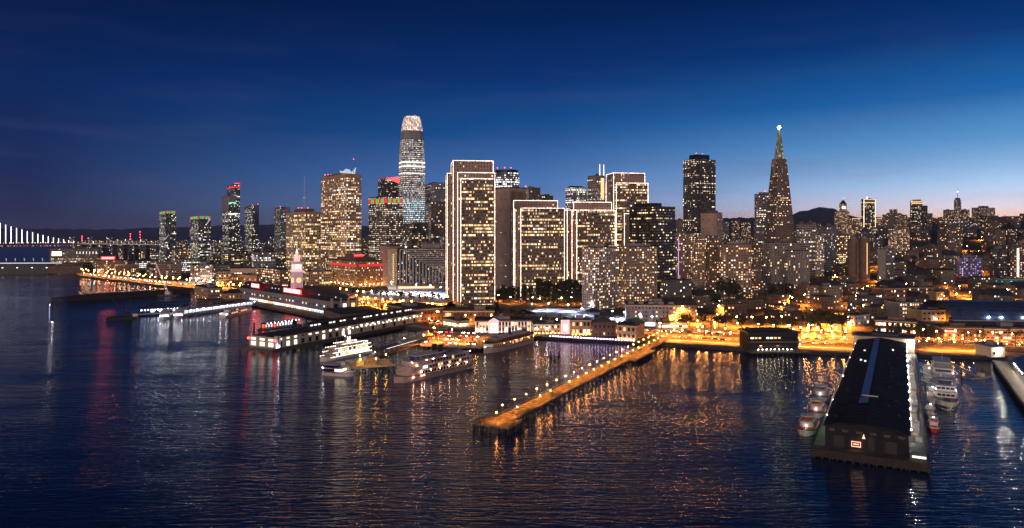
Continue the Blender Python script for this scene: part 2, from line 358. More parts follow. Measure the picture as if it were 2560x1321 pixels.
# ------------------------------------------------------------------ the setting
def water_mat():
    m = bpy.data.materials.new('water'); m.use_nodes = True; t = m.node_tree; L = t.links
    b = t.nodes['Principled BSDF']
    b.inputs['Base Color'].default_value = (.010, .034, .11, 1); b.inputs['IOR'].default_value = 1.37
    b.inputs['Roughness'].default_value = 0.11
    tcn = N(t, 'ShaderNodeTexCoord')
    def noise(sc, rot, detail, dist=0.0, rough=.55):
        mpn = N(t, 'ShaderNodeMapping'); mpn.inputs['Scale'].default_value = (*sc, 1); mpn.inputs['Rotation'].default_value = (0, 0, R(rot))
        L.new(tcn.outputs['Object'], mpn.inputs[0])
        n = N(t, 'ShaderNodeTexNoise'); n.inputs['Scale'].default_value = 1; n.inputs['Detail'].default_value = detail
        n.inputs['Distortion'].default_value = dist; n.inputs['Roughness'].default_value = rough
        L.new(mpn.outputs[0], n.inputs['Vector']); return n.outputs[0]
    a = noise((.11, .50), 6, 3, .25, .5); c = noise((.014, .085), -5, 3, 0); d = noise((.5, 1.4), 3, 2, .2); e = noise((.006, .012), 20, 2)
    patch = M(t, 'MAXIMUM', M(t, 'MULTIPLY_ADD', M(t, 'SUBTRACT', e, .5), 3.2, .95), .35)
    h = M(t, 'ADD', M(t, 'MULTIPLY', a, .44), M(t, 'ADD', M(t, 'MULTIPLY', c, .50), M(t, 'MULTIPLY', d, .085)))
    h = M(t, 'MULTIPLY', h, patch)
    bp = N(t, 'ShaderNodeBump'); bp.inputs['Strength'].default_value = 1.0; bp.inputs['Distance'].default_value = 1.0
    L.new(h, bp.inputs['Height']); L.new(bp.outputs[0], b.inputs['Normal'])
    return m
MT['water'] = water_mat()
w = MB(); w.face([(-16000, -1500, 0), (16000, -1500, 0), (16000, 15000, 0), (-16000, 15000, 0)])
struct('water', w, MT['water'])

SHORE = [(-700, 5600), (175, 5400), (186, 1480), (196, 1394), (250, 1312), (300, 1250), (350, 1193), (400, 1141), (480, 1085), (560, 1016), (640, 930), (760, 830), (900, 700), (1000, 650), (1100, 618), (1200, 612), (1340, 588), (1400, 583), (1540, 566), (1600, 558), (1660, 551), (1760, 540), (1870, 525), (2000, 516), (2120, 508), (2300, 503), (2480, 492), (2560, 485), (3300, 440)]
def shore(px):
    for (a, A), (b, B) in zip(SHORE, SHORE[1:]):
        if a <= px <= b: return A + (B - A) * (px - a) / (b - a)
    return SHORE[-1][1]
# land: one sheet from the shoreline back to the hills, with a wall face down into the water
cols = sorted(set([a for a, _ in SHORE] + list(range(200, 3300, 36)) + [-300, -100, 0, 60, 120]))
g = MB(); idx = {}
offs = [0, 8, 16, 30, 50, 80, 120, 170, 230, 300, 380, 470, 570, 690, 830, 1000, 1200, 1450, 1800, 2300, 3000, 4000, 6000, 9000]
V_ = []
for i, px in enumerate(cols):
    s0 = shore(px)
    for j, o in enumerate(offs):
        d = s0 + o; p = at(px, d); V_.append((p.x, p.y, ground(p.x, p.y)))
nj = len(offs)
me = bpy.data.meshes.new('land'); fs = []
for i in range(len(cols) - 1):
    for j in range(nj - 1): fs.append((i * nj + j, (i + 1) * nj + j, (i + 1) * nj + j + 1, i * nj + j + 1))
base = len(V_)
for px in cols:
    p = at(px, shore(px)); V_.append((p.x, p.y, -3))
for i in range(len(cols) - 1): fs.append((base + i, base + i + 1, (i + 1) * nj, i * nj))
me.from_pydata(V_, [], fs); me.materials.append(MT['land']); me.update()
land = bpy.data.objects.new('land', me); COL.objects.link(land); tag(land, kind='structure')

def strip(name, pxa, pxb, o0, o1, dz, m, step=20):
    b = MB(); n = max(1, int((pxb - pxa) / step))
    for i in range(n):
        a, c = pxa + (pxb - pxa) * i / n, pxa + (pxb - pxa) * (i + 1) / n
        P = [at(a, shore(a) + o0), at(c, shore(c) + o0), at(c, shore(c) + o1), at(a, shore(a) + o1)]
        b.face([(p.x, p.y, ground(p.x, p.y) + dz) for p in P])
    return struct(name, b, m)
strip('promenade_pavement', 190, 1120, 1, 17, .05, MT['paving']); strip('promenade_pavement', 1640, 3000, 1, 17, .05, MT['paving'])
strip('waterfront_road', 190, 3000, 22, 66, .04, MT['asphalt'])
strip('far_pavement', 190, 3000, 68, 74, .14, MT['paving'])
strip('plaza_pavement', 850, 1140, 75, 330, .1, MT['paving']); strip('plaza_pavement', 200, 700, 75, 120, .1, MT['paving']); strip('yard_pavement', 1950, 2130, 75, 105, .1, MT['paving']); strip('yard_pavement', 1240, 1330, 75, 250, .1, MT['asphalt'])
mk = MB()
for o in (33, 44, 55):
    px = 200.0
    while px < 2900:
        a, c = px, px + 5
        P = [at(a, shore(a) + o), at(c, shore(c) + o), at(c, shore(c) + o + .35), at(a, shore(a) + o + .35)]
        mk.face([(p.x, p.y, 3.05) for p in P]); px += 12 if o != 44 else 5
struct('road_markings', mk, MT['paint'])
def road(pts, wd, name='street'):
    b = MB(); P = [at(px, d) for px, d in pts]
    for a, c in zip(P, P[1:]):
        n = max(1, int((c - a).length / 40)); t = (c - a).normalized(); q = Vector((-t.y, t.x, 0)) * wd / 2
        for k in range(n):
            u, v = a.lerp(c, k / n), a.lerp(c, (k + 1) / n)
            zz = lambda p: (p.x, p.y, ground(p.x, p.y) + .3)
            b.face([zz(u - q), zz(v - q), zz(v + q), zz(u + q)])
    return struct(name, b, MT['asphalt'])
road([(2010, 560), (2120, 760), (2200, 1100), (2260, 1700)], 22)
road([(2380, 560), (2420, 800), (2440, 1200), (2460, 1900)], 18)
road([(1700, 610), (1720, 900)], 16)
road([(1290, 640), (1262, 900)], 20)
road([(1650, 690), (2700, 640)], 14)
# hills behind the city and across the bay
def ridge(name, pts, y0, depth, m, base=0.0, rough=6.0, seed=1, step=8):
    rnd = random.Random(seed); b = []; fs = []; n = 0
    xs = []; px = pts[0][0]
    while px <= pts[-1][0]: xs.append(px); px += step
    rows = [0, .18, .4, .62, .82, 1.0, 1.35, 1.8]
    prof = [0, .22, .52, .78, .93, 1.0, .8, .3]
    for px in xs:
        for (a, A), (c, C) in zip(pts, pts[1:]):
            if a <= px <= c: t = (px - a) / (c - a); ty = A + (C - A) * smooth(t); break
        top = zt(ty, y0 + depth)
        j = rnd.uniform(-1, 1)
        for r_, p_ in zip(rows, prof):
            q = at(px, y0 + depth * r_); b.append((q.x, q.y, base + (top - base) * p_ + rnd.uniform(-1, 1) * rough * p_))
    k = len(rows)
    for i in range(len(xs) - 1):
        for j in range(k - 1): fs.append((i * k + j, (i + 1) * k + j, (i + 1) * k + j + 1, i * k + j + 1))
    me = bpy.data.meshes.new(name); me.from_pydata(b, [], fs); me.materials.append(m); me.update()
    o = bpy.data.objects.new(name, me); COL.objects.link(o); return tag(o, kind='structure')
ridge('peak_hills', [(1600, 556), (1700, 550), (1760, 549), (1800, 546), (1880, 544), (1930, 547), (1970, 542), (2010, 526), (2050, 518), (2080, 522), (2110, 536), (2160, 546), (2300, 552), (2700, 556)], 4300, 1200, MT['hill'], seed=3)
ridge('far_hills', [(-600, 574), (0, 571), (200, 574), (420, 570), (560, 565), (700, 562), (860, 564), (1000, 566), (1300, 566), (1700, 560)], 9000, 3000, MT['hill2'], rough=14, seed=5, step=14)
ridge('nob_hill', [(2380, 574), (2440, 560), (2500, 553), (2560, 557), (2620, 562), (2900, 566)], 2350, 250, MT['hill'], base=60, rough=2, seed=9)

# ------------------------------------------------------------------ towers
FOOT = []      # bounding boxes of everything built, so filler blocks keep clear
def solve(C, d, px):
    k = kx(px); den = d[0] - k * d[1]
    return (k * C.y - C.x) / den if abs(den) > 1e-6 else -1
def frame(pxl, pxc, pxr, d, theta, depth=28.0, maxb=70.0):
    C = at(pxc, d); th = R(theta); u = (math.cos(th), math.sin(th)); v = (-math.sin(th), math.cos(th))
    a = solve(C, u, pxr); a = a if 3 < a < 260 else (pxr - pxc) * d / F / max(.3, math.cos(th))
    b = solve(C, v, pxl) if pxl < pxc - 1 else -1
    b = depth if b < 3 else min(b, maxb)
    corners = [C, C + Vector((u[0] * a, u[1] * a, 0)), C + Vector((u[0] * a + v[0] * b, u[1] * a + v[1] * b, 0)), C + Vector((v[0] * b, v[1] * b, 0))]
    return C, th, a, b, corners
def foot(corners):
    xs = [c.x for c in corners]; ys = [c.y for c in corners]; FOOT.append((min(xs), max(xs), min(ys), max(ys)))
def roofing(root, a, b, z, m=None, units=2, seed=0, parapet=1.2):
    rn = random.Random(seed); r = MB()
    r.face([(0.3, .3, z + .1), (a - .3, .3, z + .1), (a - .3, b - .3, z + .1), (.3, b - .3, z + .1)])
    for x0, x1, y0, y1 in ((0, a, 0, .45), (0, a, b - .45, b), (0, .45, .45, b - .45), (a - .45, a, .45, b - .45)): r.box(x0, x1, y0, y1, z, z + parapet)
    ro = r.build('roof', m or MT['roof'], root)
    for k in range(units):
        w_, d_, h_ = a * rn.uniform(.15, .4), b * rn.uniform(.2, .4), rn.uniform(2, 5)
        x, y = rn.uniform(.1, .9) * (a - w_), rn.uniform(.1, .8) * (b - d_)
        q = MB(); q.box(x, x + w_, y, y + d_, z + .1, z + h_)
        if rn.random() < .5: q.tube((x + w_ / 2, y + d_ / 2, z + h_), (x + w_ / 2, y + d_ / 2, z + h_ + 2), w_ * .12, n=8)
        q.build('rooftop_unit', MT['roof_tan'] if rn.random() < .5 else MT['gray'], ro)
def tower(name, label, pxl, pxc, pxr, ytop, d, theta, fm, depth=28.0, maxb=70.0, cat='tower', roof=None, units=2, group=None, fm2=None, zbase=None):
    C, th, a, b, co = frame(pxl, pxc, pxr, d, theta, depth, maxb); foot(co)
    gz = min(ground(c.x, c.y) for c in co) - 2 if zbase is None else zbase
    top = zt(ytop, d) - gz
    root = empty(name, (C.x, C.y, gz), th, label, cat, group)
    w = MB(); w.prism([(0, 0), (a, 0), (a, b), (0, b)], 0, top, cap=False)
    w.build('wall', FC[fm] if isinstance(fm, str) else fm, root)
    roofing(root, a, b, top, roof, units, seed=int(pxc))
    root['_a'] = a; root['_b'] = b; root['_h'] = top
    return root, a, b, top
def part(root, name, m, *boxes):
    q = MB()
    for bx in boxes: q.box(*bx)
    return q.build(name, m, root)
def beacon(root, x, y, z, h=3.0):
    q = MB(); q.tube((x, y, z), (x, y, z + h), .12); o = q.build('antenna', MT['metal'], root)
    q = MB(); q.ball((x, y, z + h + .3), .75, 6, 4); q.build('beacon', MT['beacon'], o)

def outlined(name, label, slabs, d):
    """a tower of staggered slabs whose edges carry rows of lights; slab = (pxl, pxc, pxr, ytop, extra depth, theta, side edges to light)"""
    pxl, pxc, pxr = slabs[0][:3]; C0 = at(pxc, d); root = empty(name, (C0.x, C0.y, 1.0), 0, label, 'tower')
    for (pl, pc, pr, yt, dd, th_, edges, fm) in slabs:
        C, th, a, b, co = frame(pl, pc, pr, d + dd, th_, 30, 48); foot(co)
        top = zt(yt, d + dd) - 1.0
        rel = C - C0; w = MB(); w.prism([(0, 0), (a, 0), (a, b), (0, b)], 0, top, cap=True)
        o = w.build('wall', FC[fm], root); o.location = (rel.x, rel.y, 0); o.rotation_euler = (0, 0, th)
        t = .2
        for e in edges:
            q = MB()
            if e == 'c': q.box(-t, t, -t, t, 6, top)
            elif e == 'r': q.box(a - t, a + t, -t, t, 6, top)
            elif e == 'l': q.box(-t, t, b - t, b + t, 6, top)
            elif e == 'F': q.box(-t, a + t, -t, t, top, top + 2 * t)
            elif e == 'S': q.box(-t, t, t, b, top, top + 2 * t)
            elif e == 'm': q.box(a * .12 - t, a * .12 + t, -t, 0, 6, top)
            q.build('light_strip', MT['outline'], o)
    return root

outlined('outlined_tower', 'tallest of the four light-outlined office towers, stepped crown, left of the others', [
    (1122, 1133, 1233, 402, 12, 8, 'clrFS', 'ecside'), (1141, 1144, 1237, 432, 5, 8, 'crF', 'ecside'), (1148, 1152, 1234, 447, 0, 8, 'cF', 'ec'), (1115, 1118, 1236, 434, 44, 8, 'clF', 'ecside')], 830)
outlined('outlined_tower', 'low wide light-outlined office tower directly right of the tallest outlined one', [
    (1281, 1284, 1394, 502, 12, 7, 'crF', 'ecside'), (1296, 1302, 1411, 521, 0, 7, 'crF', 'ec'), (1278, 1287, 1409, 522, 6, 7, 'c', 'ecside')], 900)
outlined('outlined_tower', 'low light-outlined office tower behind the pale apartment slabs, third of four', [
    (1425, 1434, 1529, 506, 14, 9, 'crF', 'ecside'), (1434, 1442, 1538, 526, 0, 9, 'crF', 'ec'), (1411, 1418, 1537, 526, 8, 9, 'clFS', 'ecside'), (1426, 1430, 1530, 527, 4, 9, 'c', 'ecside')], 950)
outlined('outlined_tower', 'tall light-outlined office tower at right, beside the black glass tower', [
    (1516, 1534, 1612, 433, 12, 10, 'clrFS', 'ecside'), (1536, 1541, 1620, 458, 0, 10, 'crF', 'ec'), (1511, 1515, 1610, 459, 45, 10, 'c', 'ecside'), (1554, 1561, 1576, 535, -16, 10, 'crF', 'ecside')], 1050)

# ribbed tapering tower, the tallest of the skyline
def rsq(r, k, n=28, p=3.4):
    o = []
    for i in range(n):
        t = 2 * math.pi * (i + .5) / n; c, s = math.cos(t), math.sin(t)
        o.append((math.copysign(abs(c) ** (2 / p), c) * r, math.copysign(abs(s) ** (2 / p), s) * r, k))
    return o
D = 1500; C = at(1030, D); root = empty('tapered_tower', (C.x, C.y, 2), R(20), 'tallest tower, rounded and tapering, with a lit white latticed crown', 'skyscraper'); FOOT.append((C.x - 35, C.x + 35, C.y - 35, C.y + 35))
zz = lambda y: zt(y, D) - 2; rr = lambda y, px: px * D / F / 2
prof = [(700, 60), (555, 60), (470, 61), (420, 60), (380, 58), (350, 54)]
lo = MB(); lo.loft([rsq(rr(0, p), zz(y)) for y, p in [(700, 60), (640, 60), (555, 60), (500, 61)]], cap=False); lo.build('wall', FC['sflow'], root)
hi = MB(); hi.loft([rsq(rr(0, p), zz(y)) for y, p in [(500, 61), (470, 61), (420, 60), (385, 58), (350, 54)]], cap=False); hi.build('wall', FC['sf'], root)
dk = MB(); dk.loft([rsq(rr(0, p), zz(y)) for y, p in [(350, 54), (330, 50)]], cap=False); dk.build('dark_band', MT['gray'], root)
for y0, y1, p in ((421, 417, 61), (411, 407, 61), (437, 435, 61.5)):
    q = MB(); q.loft([rsq(rr(0, p), zz(y0)), rsq(rr(0, p), zz(y1))], cap=True); q.build('light_band', MT['winwhite'], root)
cr = MB(); cr.loft([rsq(rr(0, p), zz(y)) for y, p in [(330, 49), (318, 47), (306, 43), (293, 36)]], cap=True)
crm = facade('lattice_crown', (.5, .42, .4), glass=(.3, .25, .24), pu=3.2, pv=3.4, fu=.8, fv=.8, lit=1.2, row=.1, st=1.35, warm=(1, .66, .50), cool=(1, .84, .78), coolf=.3)
cr.build('crown', crm, root)
fn = MB()
for i in range(0, 28, 2):
    pr = [rsq(rr(0, p) + .4, zz(y))[i] for y, p in [(600, 60), (470, 61), (420, 60), (380, 58), (350, 54), (330, 50), (306, 43), (293, 36)]]
    for a_, b_ in zip(pr, pr[1:]): fn.tube(a_, b_, .45, n=4, cap=False)
tag(fn.build('fin', MT['steel'], root), kind='stuff')
beacon(root, 6, 0, zz(293), 3)

# pointed pyramid tower
D = 1250; C = at(1948, D); gz = ground(C.x, C.y); root = empty('pyramid_tower', (C.x, C.y, gz), R(12), 'slender pyramid tower with a glowing star at its tip, right of centre', 'skyscraper'); FOOT.append((C.x - 36, C.x + 36, C.y - 36, C.y + 36))
zz = lambda y: zt(y, D) - gz
sq = lambda r, z: [(-r, -r, z), (r, -r, z), (r, r, z), (-r, r, z)]
k = D / F / 2 * .82
q = MB(); q.loft([sq(76 * k, 0), sq(64 * k, zz(585)), sq(30 * k, zz(398))], cap=True); q.build('wall', FC['pyr'], root)
q = MB(); q.loft([sq(21 * k, zz(398)), sq(8 * k, zz(335)), sq(2 * k, zz(322))])
sp_m = facade('spire_cladding', (.28, .26, .18), glass=(.1, .2, .2), pu=3, pv=4, fu=.7, fv=.8, lit=.5, row=.3, st=.35, warm=(1, .82, .42), cool=(.75, 1, .6), coolf=.3)
q.build('spire', sp_m, root)
q = MB(); q.box(-30 * k - 1, 30 * k + 1, -4, 4, 0, zz(398) * .99)
w1 = MB(); w1.loft([[(-54 * k, -3.5, 60), (-30 * k + 2, -3.5, 60), (-30 * k + 2, 3.5, 60), (-54 * k, 3.5, 60)], [(-33 * k, -3.5, zz(400)), (-26 * k, -3.5, zz(400)), (-26 * k, 3.5, zz(400)), (-33 * k, 3.5, zz(400))]]); w1.build('wing', MT['tan'], root)
w1 = MB(); w1.loft([[(30 * k - 2, -3.5, 60), (54 * k, -3.5, 60), (54 * k, 3.5, 60), (30 * k - 2, 3.5, 60)], [(26 * k, -3.5, zz(400)), (33 * k, -3.5, zz(400)), (33 * k, 3.5, zz(400)), (26 * k, 3.5, zz(400))]]); w1.build('wing', MT['tan'], root)
q = MB(); q.ball((0, 0, zz(319)), 2.6, 10, 7); q.build('beacon', MT['star'], root)

# cylinder-fronted and plain towers behind, listed left to right: label, corners, top row, depth, angle, wall
T = [
 ('round_glass_tower', 'short glass tower with green and red crown, leftmost of the far left group', 396, 414, 440, 533, 1700, 33, 'darkglass', 'tower'),
 ('glass_tower', 'squat glass tower with green and red crown, second from the left', 470, 496, 527, 546, 1650, 33, 'darkglass', 'tower'),
 ('glass_tower', 'slim tower with red band at its top, tallest at far left', 568, 586, 600, 462, 2050, 33, 'darkglass', 'tower'),
 ('glass_tower', 'dark glass tower with a green-blue arc of light, before the red-topped one', 555, 572, 591, 490, 1850, 33, 'darkglass', 'tower'),
 ('glass_tower', 'dark glass tower with pale grey side, right of the red-topped pair', 612, 630, 647, 516, 2000, 33, 'darkglass', 'tower'),
 ('office_tower', 'grey tower with scattered windows left of the tan gridded pair', 685, 700, 725, 520, 1800, 33, 'grey', 'tower'),
 ('gridded_tower', 'shorter of the two tan gridded office towers, behind the clock tower', 715, 764, 803, 531, 1230, 36, 'grid2', 'tower'),
 ('gridded_tower', 'taller tan gridded office tower with white rooftop sail and mast', 803, 866, 903, 436, 1260, 38, 'grid', 'tower'),
 ('office_tower', 'brown tower with red and green striped top band and dotted windows', 922, 966, 1006, 492, 1320, 36, 'dots', 'tower'),
 ('wedge_topped_tower', 'dark tower with glowing red slanted top beside the tallest tower', 945, 966, 1001, 446, 1650, 36, 'darkglass2', 'tower'),
 ('office_tower', 'grey stone tower right of the tallest tower, behind the brown block', 1058, 1086, 1115, 458, 1500, 20, 'grey', 'tower'),
 ('office_tower', 'brown block with bands of warm windows left of the tallest outlined tower', 1064, 1078, 1130, 506, 1300, 14, 'deep', 'tower'),
 ('dark_office_block', 'low dark block with warm windows at the foot of the tallest tower', 1004, 1030, 1070, 560, 1250, 30, 'darkglass2', 'office block'),
 ('blank_walled_tower', 'windowless tan concrete tower between the first two outlined towers', 1237, 1274, 1316, 470, 1010, 36, 'blank', 'tower'),
 ('office_tower', 'brownish tower peeking over the second outlined tower, left half', 1316, 1322, 1351, 471, 1250, 10, 'deep', 'tower'),
 ('office_tower', 'lower brown tower step behind the second outlined tower', 1340, 1350, 1383, 491, 1300, 10, 'deep', 'tower'),
 ('dark_glass_tower', 'dark tower with white-lit bands left of the twin-spired tower', 1414, 1428, 1468, 470, 1350, 20, 'bands', 'tower'),
 ('twin_spired_tower', 'tan tower with two white spires on its roof', 1469, 1492, 1512, 440, 1400, 32, 'tanband', 'tower'),
 ('black_glass_tower', 'broad black glass office tower right of the outlined towers', 1573, 1641, 1688, 518, 960, 38, 'black', 'tower'),
 ('dark_granite_tower', 'tall dark granite tower with sawtooth sides and bright window rows', 1708, 1736, 1789, 399, 1500, 24, 'bofa', 'skyscraper'),
 ('grey_slab_tower', 'blank grey slab tower in front of the dark granite tower', 1752, 1792, 1806, 533, 1280, 44, 'blank', 'tower'),
 ('striped_tower', 'pale tower of horizontal bands left of the pyramid tower', 1886, 1892, 1938, 487, 1380, 12, 'tanband', 'tower'),
 ('apartment_tower', 'tan apartment tower with violet light on its left edge', 1688, 1697, 1735, 585, 1000, 18, 'apt2', 'apartment block'),
 ('apartment_tower', 'narrow tan apartment tower below the dark granite tower, left of a darker twin', 1733, 1738, 1764, 598, 880, 14, 'apt2', 'apartment block'),
 ('apartment_tower', 'narrow dark apartment tower attached to the right of a tan one', 1764, 1768, 1796, 592, 890, 14, 'apt3', 'apartment block'),
 ('apartment_slab', 'wide tan apartment slab full of lit windows below and left of pyramid tower', 1797, 1802, 1880, 612, 860, 6, 'apt2', 'apartment block'),
 ('apartment_slab', 'dark narrow apartment wing at the right end of the wide tan slab', 1880, 1884, 1904, 610, 875, 14, 'apt3', 'apartment block'),
 ('stepped_stone_building', 'pale stone building with tall window bays below the pyramid tower', 1908, 1924, 1998, 608, 1030, 14, 'deco', 'government building'),
 ('stepped_stone_building', 'shorter stepped wing of pale stone right of the tall bays', 1962, 1970, 2023, 628, 1000, 14, 'deco', 'government building'),
 ('office_block', 'tan office block just right of the pyramid tower base', 1990, 1998, 2040, 562, 1200, 14, 'tanband', 'office block'),
 ('apartment_tower', 'dark grey apartment tower with dotted windows right of the pyramid tower', 2056, 2064, 2091, 566, 1250, 14, 'grey', 'apartment block'),
 ('apartment_tower', 'slim pale tower beside the dark grey dotted apartment tower', 2038, 2042, 2060, 588, 1180, 14, 'apt', 'apartment block'),
 ('office_block', 'reddish block with warm window rows left of the brown silos', 2091, 2097, 2126, 590, 1350, 14, 'oldbrick', 'office block'),
 ('stepped_hotel', 'stepped tan tower whose domed top is lit, right of the far peak', 2086, 2094, 2124, 530, 1950, 14, 'apt2', 'hotel'),
 ('lit_edge_tower', 'tower with bright top edge and slim lit edge lines, on the hill', 2153, 2160, 2188, 499, 1850, 14, 'darkglass2', 'tower'),
 ('hotel', 'wide hotel with a straight lit line along its roof, behind the slim lit tower', 2124, 2130, 2222, 547, 1950, 8, 'apt2', 'hotel'),
 ('apartment_tower', 'brown hilltop tower with a small cap, first right of the hotel', 2205, 2212, 2268, 538, 1900, 12, 'apt3', 'apartment block'),
 ('apartment_tower', 'upper tower with golden lit top, hillside skyline right of the hotel', 2275, 2280, 2307, 503, 2100, 12, 'darkglass2', 'apartment block'),
 ('apartment_tower', 'dark slab attached to the golden-topped hilltop tower', 2278, 2286, 2319, 515, 2050, 12, 'black', 'apartment block'),
 ('apartment_block', 'wide tan block below the hilltop towers, dotted with lights', 2221, 2229, 2274, 572, 1500, 12, 'apt2', 'apartment block'),
 ('apartment_block', 'dark block left of the spired hilltop tower', 2358, 2366, 2388, 526, 2150, 12, 'apt3', 'apartment block'),
 ('spired_tower', 'slender hilltop tower with a tall spire', 2385, 2389, 2403, 501, 2100, 12, 'apt3', 'tower'),
 ('apartment_block', 'dark block just right of the spired hilltop tower', 2403, 2407, 2424, 525, 2150, 12, 'apt3', 'apartment block'),
 ('apartment_block', 'widest dark block on the hilltop near the right edge', 2429, 2450, 2488, 520, 2100, 25, 'apt3', 'apartment block'),
 ('white_slab_block', 'pale blank-sided slab with window grid on its right face, mid hillside', 2194, 2214, 2236, 624, 1080, 34, 'grey', 'apartment block'),
 ('brown_slab_block', 'tall brown block near the right edge with a bright stair light', 2524, 2530, 2600, 610, 1000, 8, 'apt3', 'apartment block'),
 ('office_block', 'purplish brown office block on the hillside, right of the violet-lit one', 2474, 2484, 2518, 624, 1100, 12, 'deep', 'office block'),
 ('violet_lit_block', 'low block washed in violet light on the right hillside', 2392, 2398, 2456, 645, 1150, 8, 'purple', 'shop building'),
 ('office_block', 'white and tan banded office block behind the pale apartment slabs', 1600, 1606, 1692, 630, 1010, 8, 'deep', 'office block'),
 ('waterside_office', 'low brown building with long grid of windows behind the clock tower', 640, 700, 722, 676, 1080, 40, 'oldbrick', 'office block'),
 ('brick_office', 'orange-lit brick office with red lit top floor left of the finned hotel', 822, 893, 966, 655, 1100, 40, 'brickw', 'office block'),
 ('office_block', 'grid-windowed low block between clock tower and orange brick office', 762, 766, 826, 680, 1130, 22, 'grid2', 'office block'),
 ('office_block', 'dark block with white strip windows, left of the shorter gridded tower', 626, 634, 690, 632, 1250, 22, 'bands', 'office block'),
 ('office_block', 'plain brown slab right of the orange brick office, before the finned hotel', 950, 974, 1000, 616, 1110, 38, 'blank', 'office block'),
]
TW = {}
for (nm, lb, pl, pc, pr, yt, d, th, fm, cat) in T:
    TW[lb] = tower(nm, lb, pl, pc, pr, yt, d, th, fm, cat=cat, maxb=125)
_rf = random.Random(33); _px = 1690; _k = 0
while _px < 2095:
    _w = _rf.uniform(13, 26)
    if not (1880 < _px < 1990): _yt = _rf.uniform(536, 558) if _px < 1880 else _rf.uniform(556, 578); _lb = 'far downtown block seen beyond the granite and pyramid towers, %s from left' % nth(_k); TW[_lb] = tower('office_building', _lb, _px, _px + 2, _px + _w, _yt, _rf.uniform(1720, 1900), 12, _rf.choice(['apt3', 'deep', 'tanband', 'grey', 'apt2']), cat='office block', group='far blocks between the granite and pyramid towers'); _k += 1
    _px += _w + _rf.uniform(0, 8)
def tw(s):
    for k_, v in TW.items():
        if s in k_: return v
def band(root, a, b, z0, z1, m, name='light_band', sides='fl', t=.25):
    o = []
    if 'f' in sides: o.append(part(root, name, m, (0, a, -t, 0, z0, z1)))
    if 'l' in sides: o.append(part(root, name, m, (-t, 0, 0, b, z0, z1)))
    return o
# crowns, masts and coloured lights of those towers
for s in ('leftmost of the far left', 'squat glass tower'):
    r, a, b, h = tw(s)
    for sd in (0, 1):
        n = 7
        for k in range(n):
            m = MT['greenglow'] if k % 3 else MT['redband']
            if sd == 0: part(r, 'crown_light', m, (a * k / n + .4, a * (k + 1) / n - .4, -.3, 0, h - 1, h + 5))
            else: part(r, 'crown_light', m, (-.3, 0, b * k / n + .4, b * (k + 1) / n - .4, h - 1, h + 5))
r, a, b, h = tw('slim tower with red band'); band(r, a, b, h - 9, h - 4, MT['redband']); part(r, 'fin', MT['redband'], (a - 2, a, -.5, 1, h - 10, h + 7))
for x in (2, a * .4, a * .7): beacon(r, x, 3, h + 1)
r, a, b, h = tw('green-blue arc')
q = MB()
for k in range(9):
    t0, t1 = k / 9, (k + 1) / 9; z0, z1 = h - 21 + 4 * math.sin(math.pi * t0), h - 21 + 4 * math.sin(math.pi * t1)
    q.tube((a * t0, -.5, z0), (a * t1, -.5, z1), .9, n=4)
q.build('arc_light', MT['tealglow'], r); band(r, a, b, h - 50, h - 46, MT['winwhite'], 'light_band', 'f')
part(r, 'upper_wall', MT['gray'], (-.4, 0, 2, b, h - 40, h), (-.2, a * .95, -.4, 0, h - 14, h))
r, a, b, h = tw('pale grey side'); part(r, 'blank_panel', MT['gray'], (a * .4, a + .2, -.4, 0, h * .5, h + 4)); beacon(r, 2, 2, h); beacon(r, a - 2, 2, h + 3)
r, a, b, h = tw('grey tower with scattered'); part(r, 'shaft', MT['gray'], (a * .55, a * .9, -.5, 4, h * .4, h + 3)); beacon(r, 1, 1, h)
r, a, b, h = tw('taller tan gridded')
part(r, 'cornice', MT['tan'], (-.6, a + .6, -.6, 0, h - 5, h + 1), (-.6, 0, 0, b + .6, h - 5, h + 1))
q = MB()
for k in range(8):
    x0 = a * .25 + (a * .75 + 9) * k / 8; x1 = a * .25 + (a * .75 + 9) * (k + 1) / 8 - 9 * (k == 7)
pts = [(-10, 9), (-4, 8), (2, 13), (9, 12), (13, 7), (22, 17), (19, 1), (-8, 2)]
q.face([(x, b * .3, h + z) for x, z in pts[::-1]]); q.face([(x, b * .3 + 1.5, h + z) for x, z in pts])
for (x0, z0), (x1, z1) in zip(pts, pts[1:] + pts[:1]): q.face([(x0, b * .3, h + z0), (x1, b * .3, h + z1), (x1, b * .3 + 1.5, h + z1), (x0, b * .3 + 1.5, h + z0)])
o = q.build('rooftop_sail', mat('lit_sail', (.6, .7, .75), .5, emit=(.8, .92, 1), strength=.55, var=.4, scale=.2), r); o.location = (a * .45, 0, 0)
part(r, 'penthouse', MT['brown'], (-8 + a * .3, a * .9, b * .25, b * .8, h, h + 4)).location = (0, 0, 0)
q = MB(); q.tube((a + 1, b * .3, h), (a + 1, b * .3, h + 31), .5, .15); q.build('mast', MT['steel'], r); beacon(r, a + 1, b * .3, h + 31, .5)
for x in (-2, 4, 10): beacon(r, x * .6, b * .8 - x, h + 2, 2.5)
r, a, b, h = tw('shorter of the two tan')
part(r, 'cornice', MT['tan'], (-.6, a + .6, -.6, 0, h - 3, h + 1), (-.6, 0, 0, b + .6, h - 3, h + 1))
part(r, 'penthouse', MT['brown'], (a * .2, a * .8, b * .2, b * .7, h, h + 7))
for x in (.2, .4, .8): beacon(r, a * x, b * .5, h + 7, 2)
for s, n_ in (('red and green striped', 7),):
    r, a, b, h = tw(s)
    for k in range(n_):
        m = MT['redband'] if k % 2 == 0 else MT['greenglow']
        part(r, 'crown_light', m, (a * k / n_ + .3, a * (k + 1) / n_ - .3, -.3, 0, h - 12, h - 3))
        part(r, 'crown_light', m, (-.3, 0, b * k / n_ + .3, b * (k + 1) / n_ - .3, h - 12, h - 3))
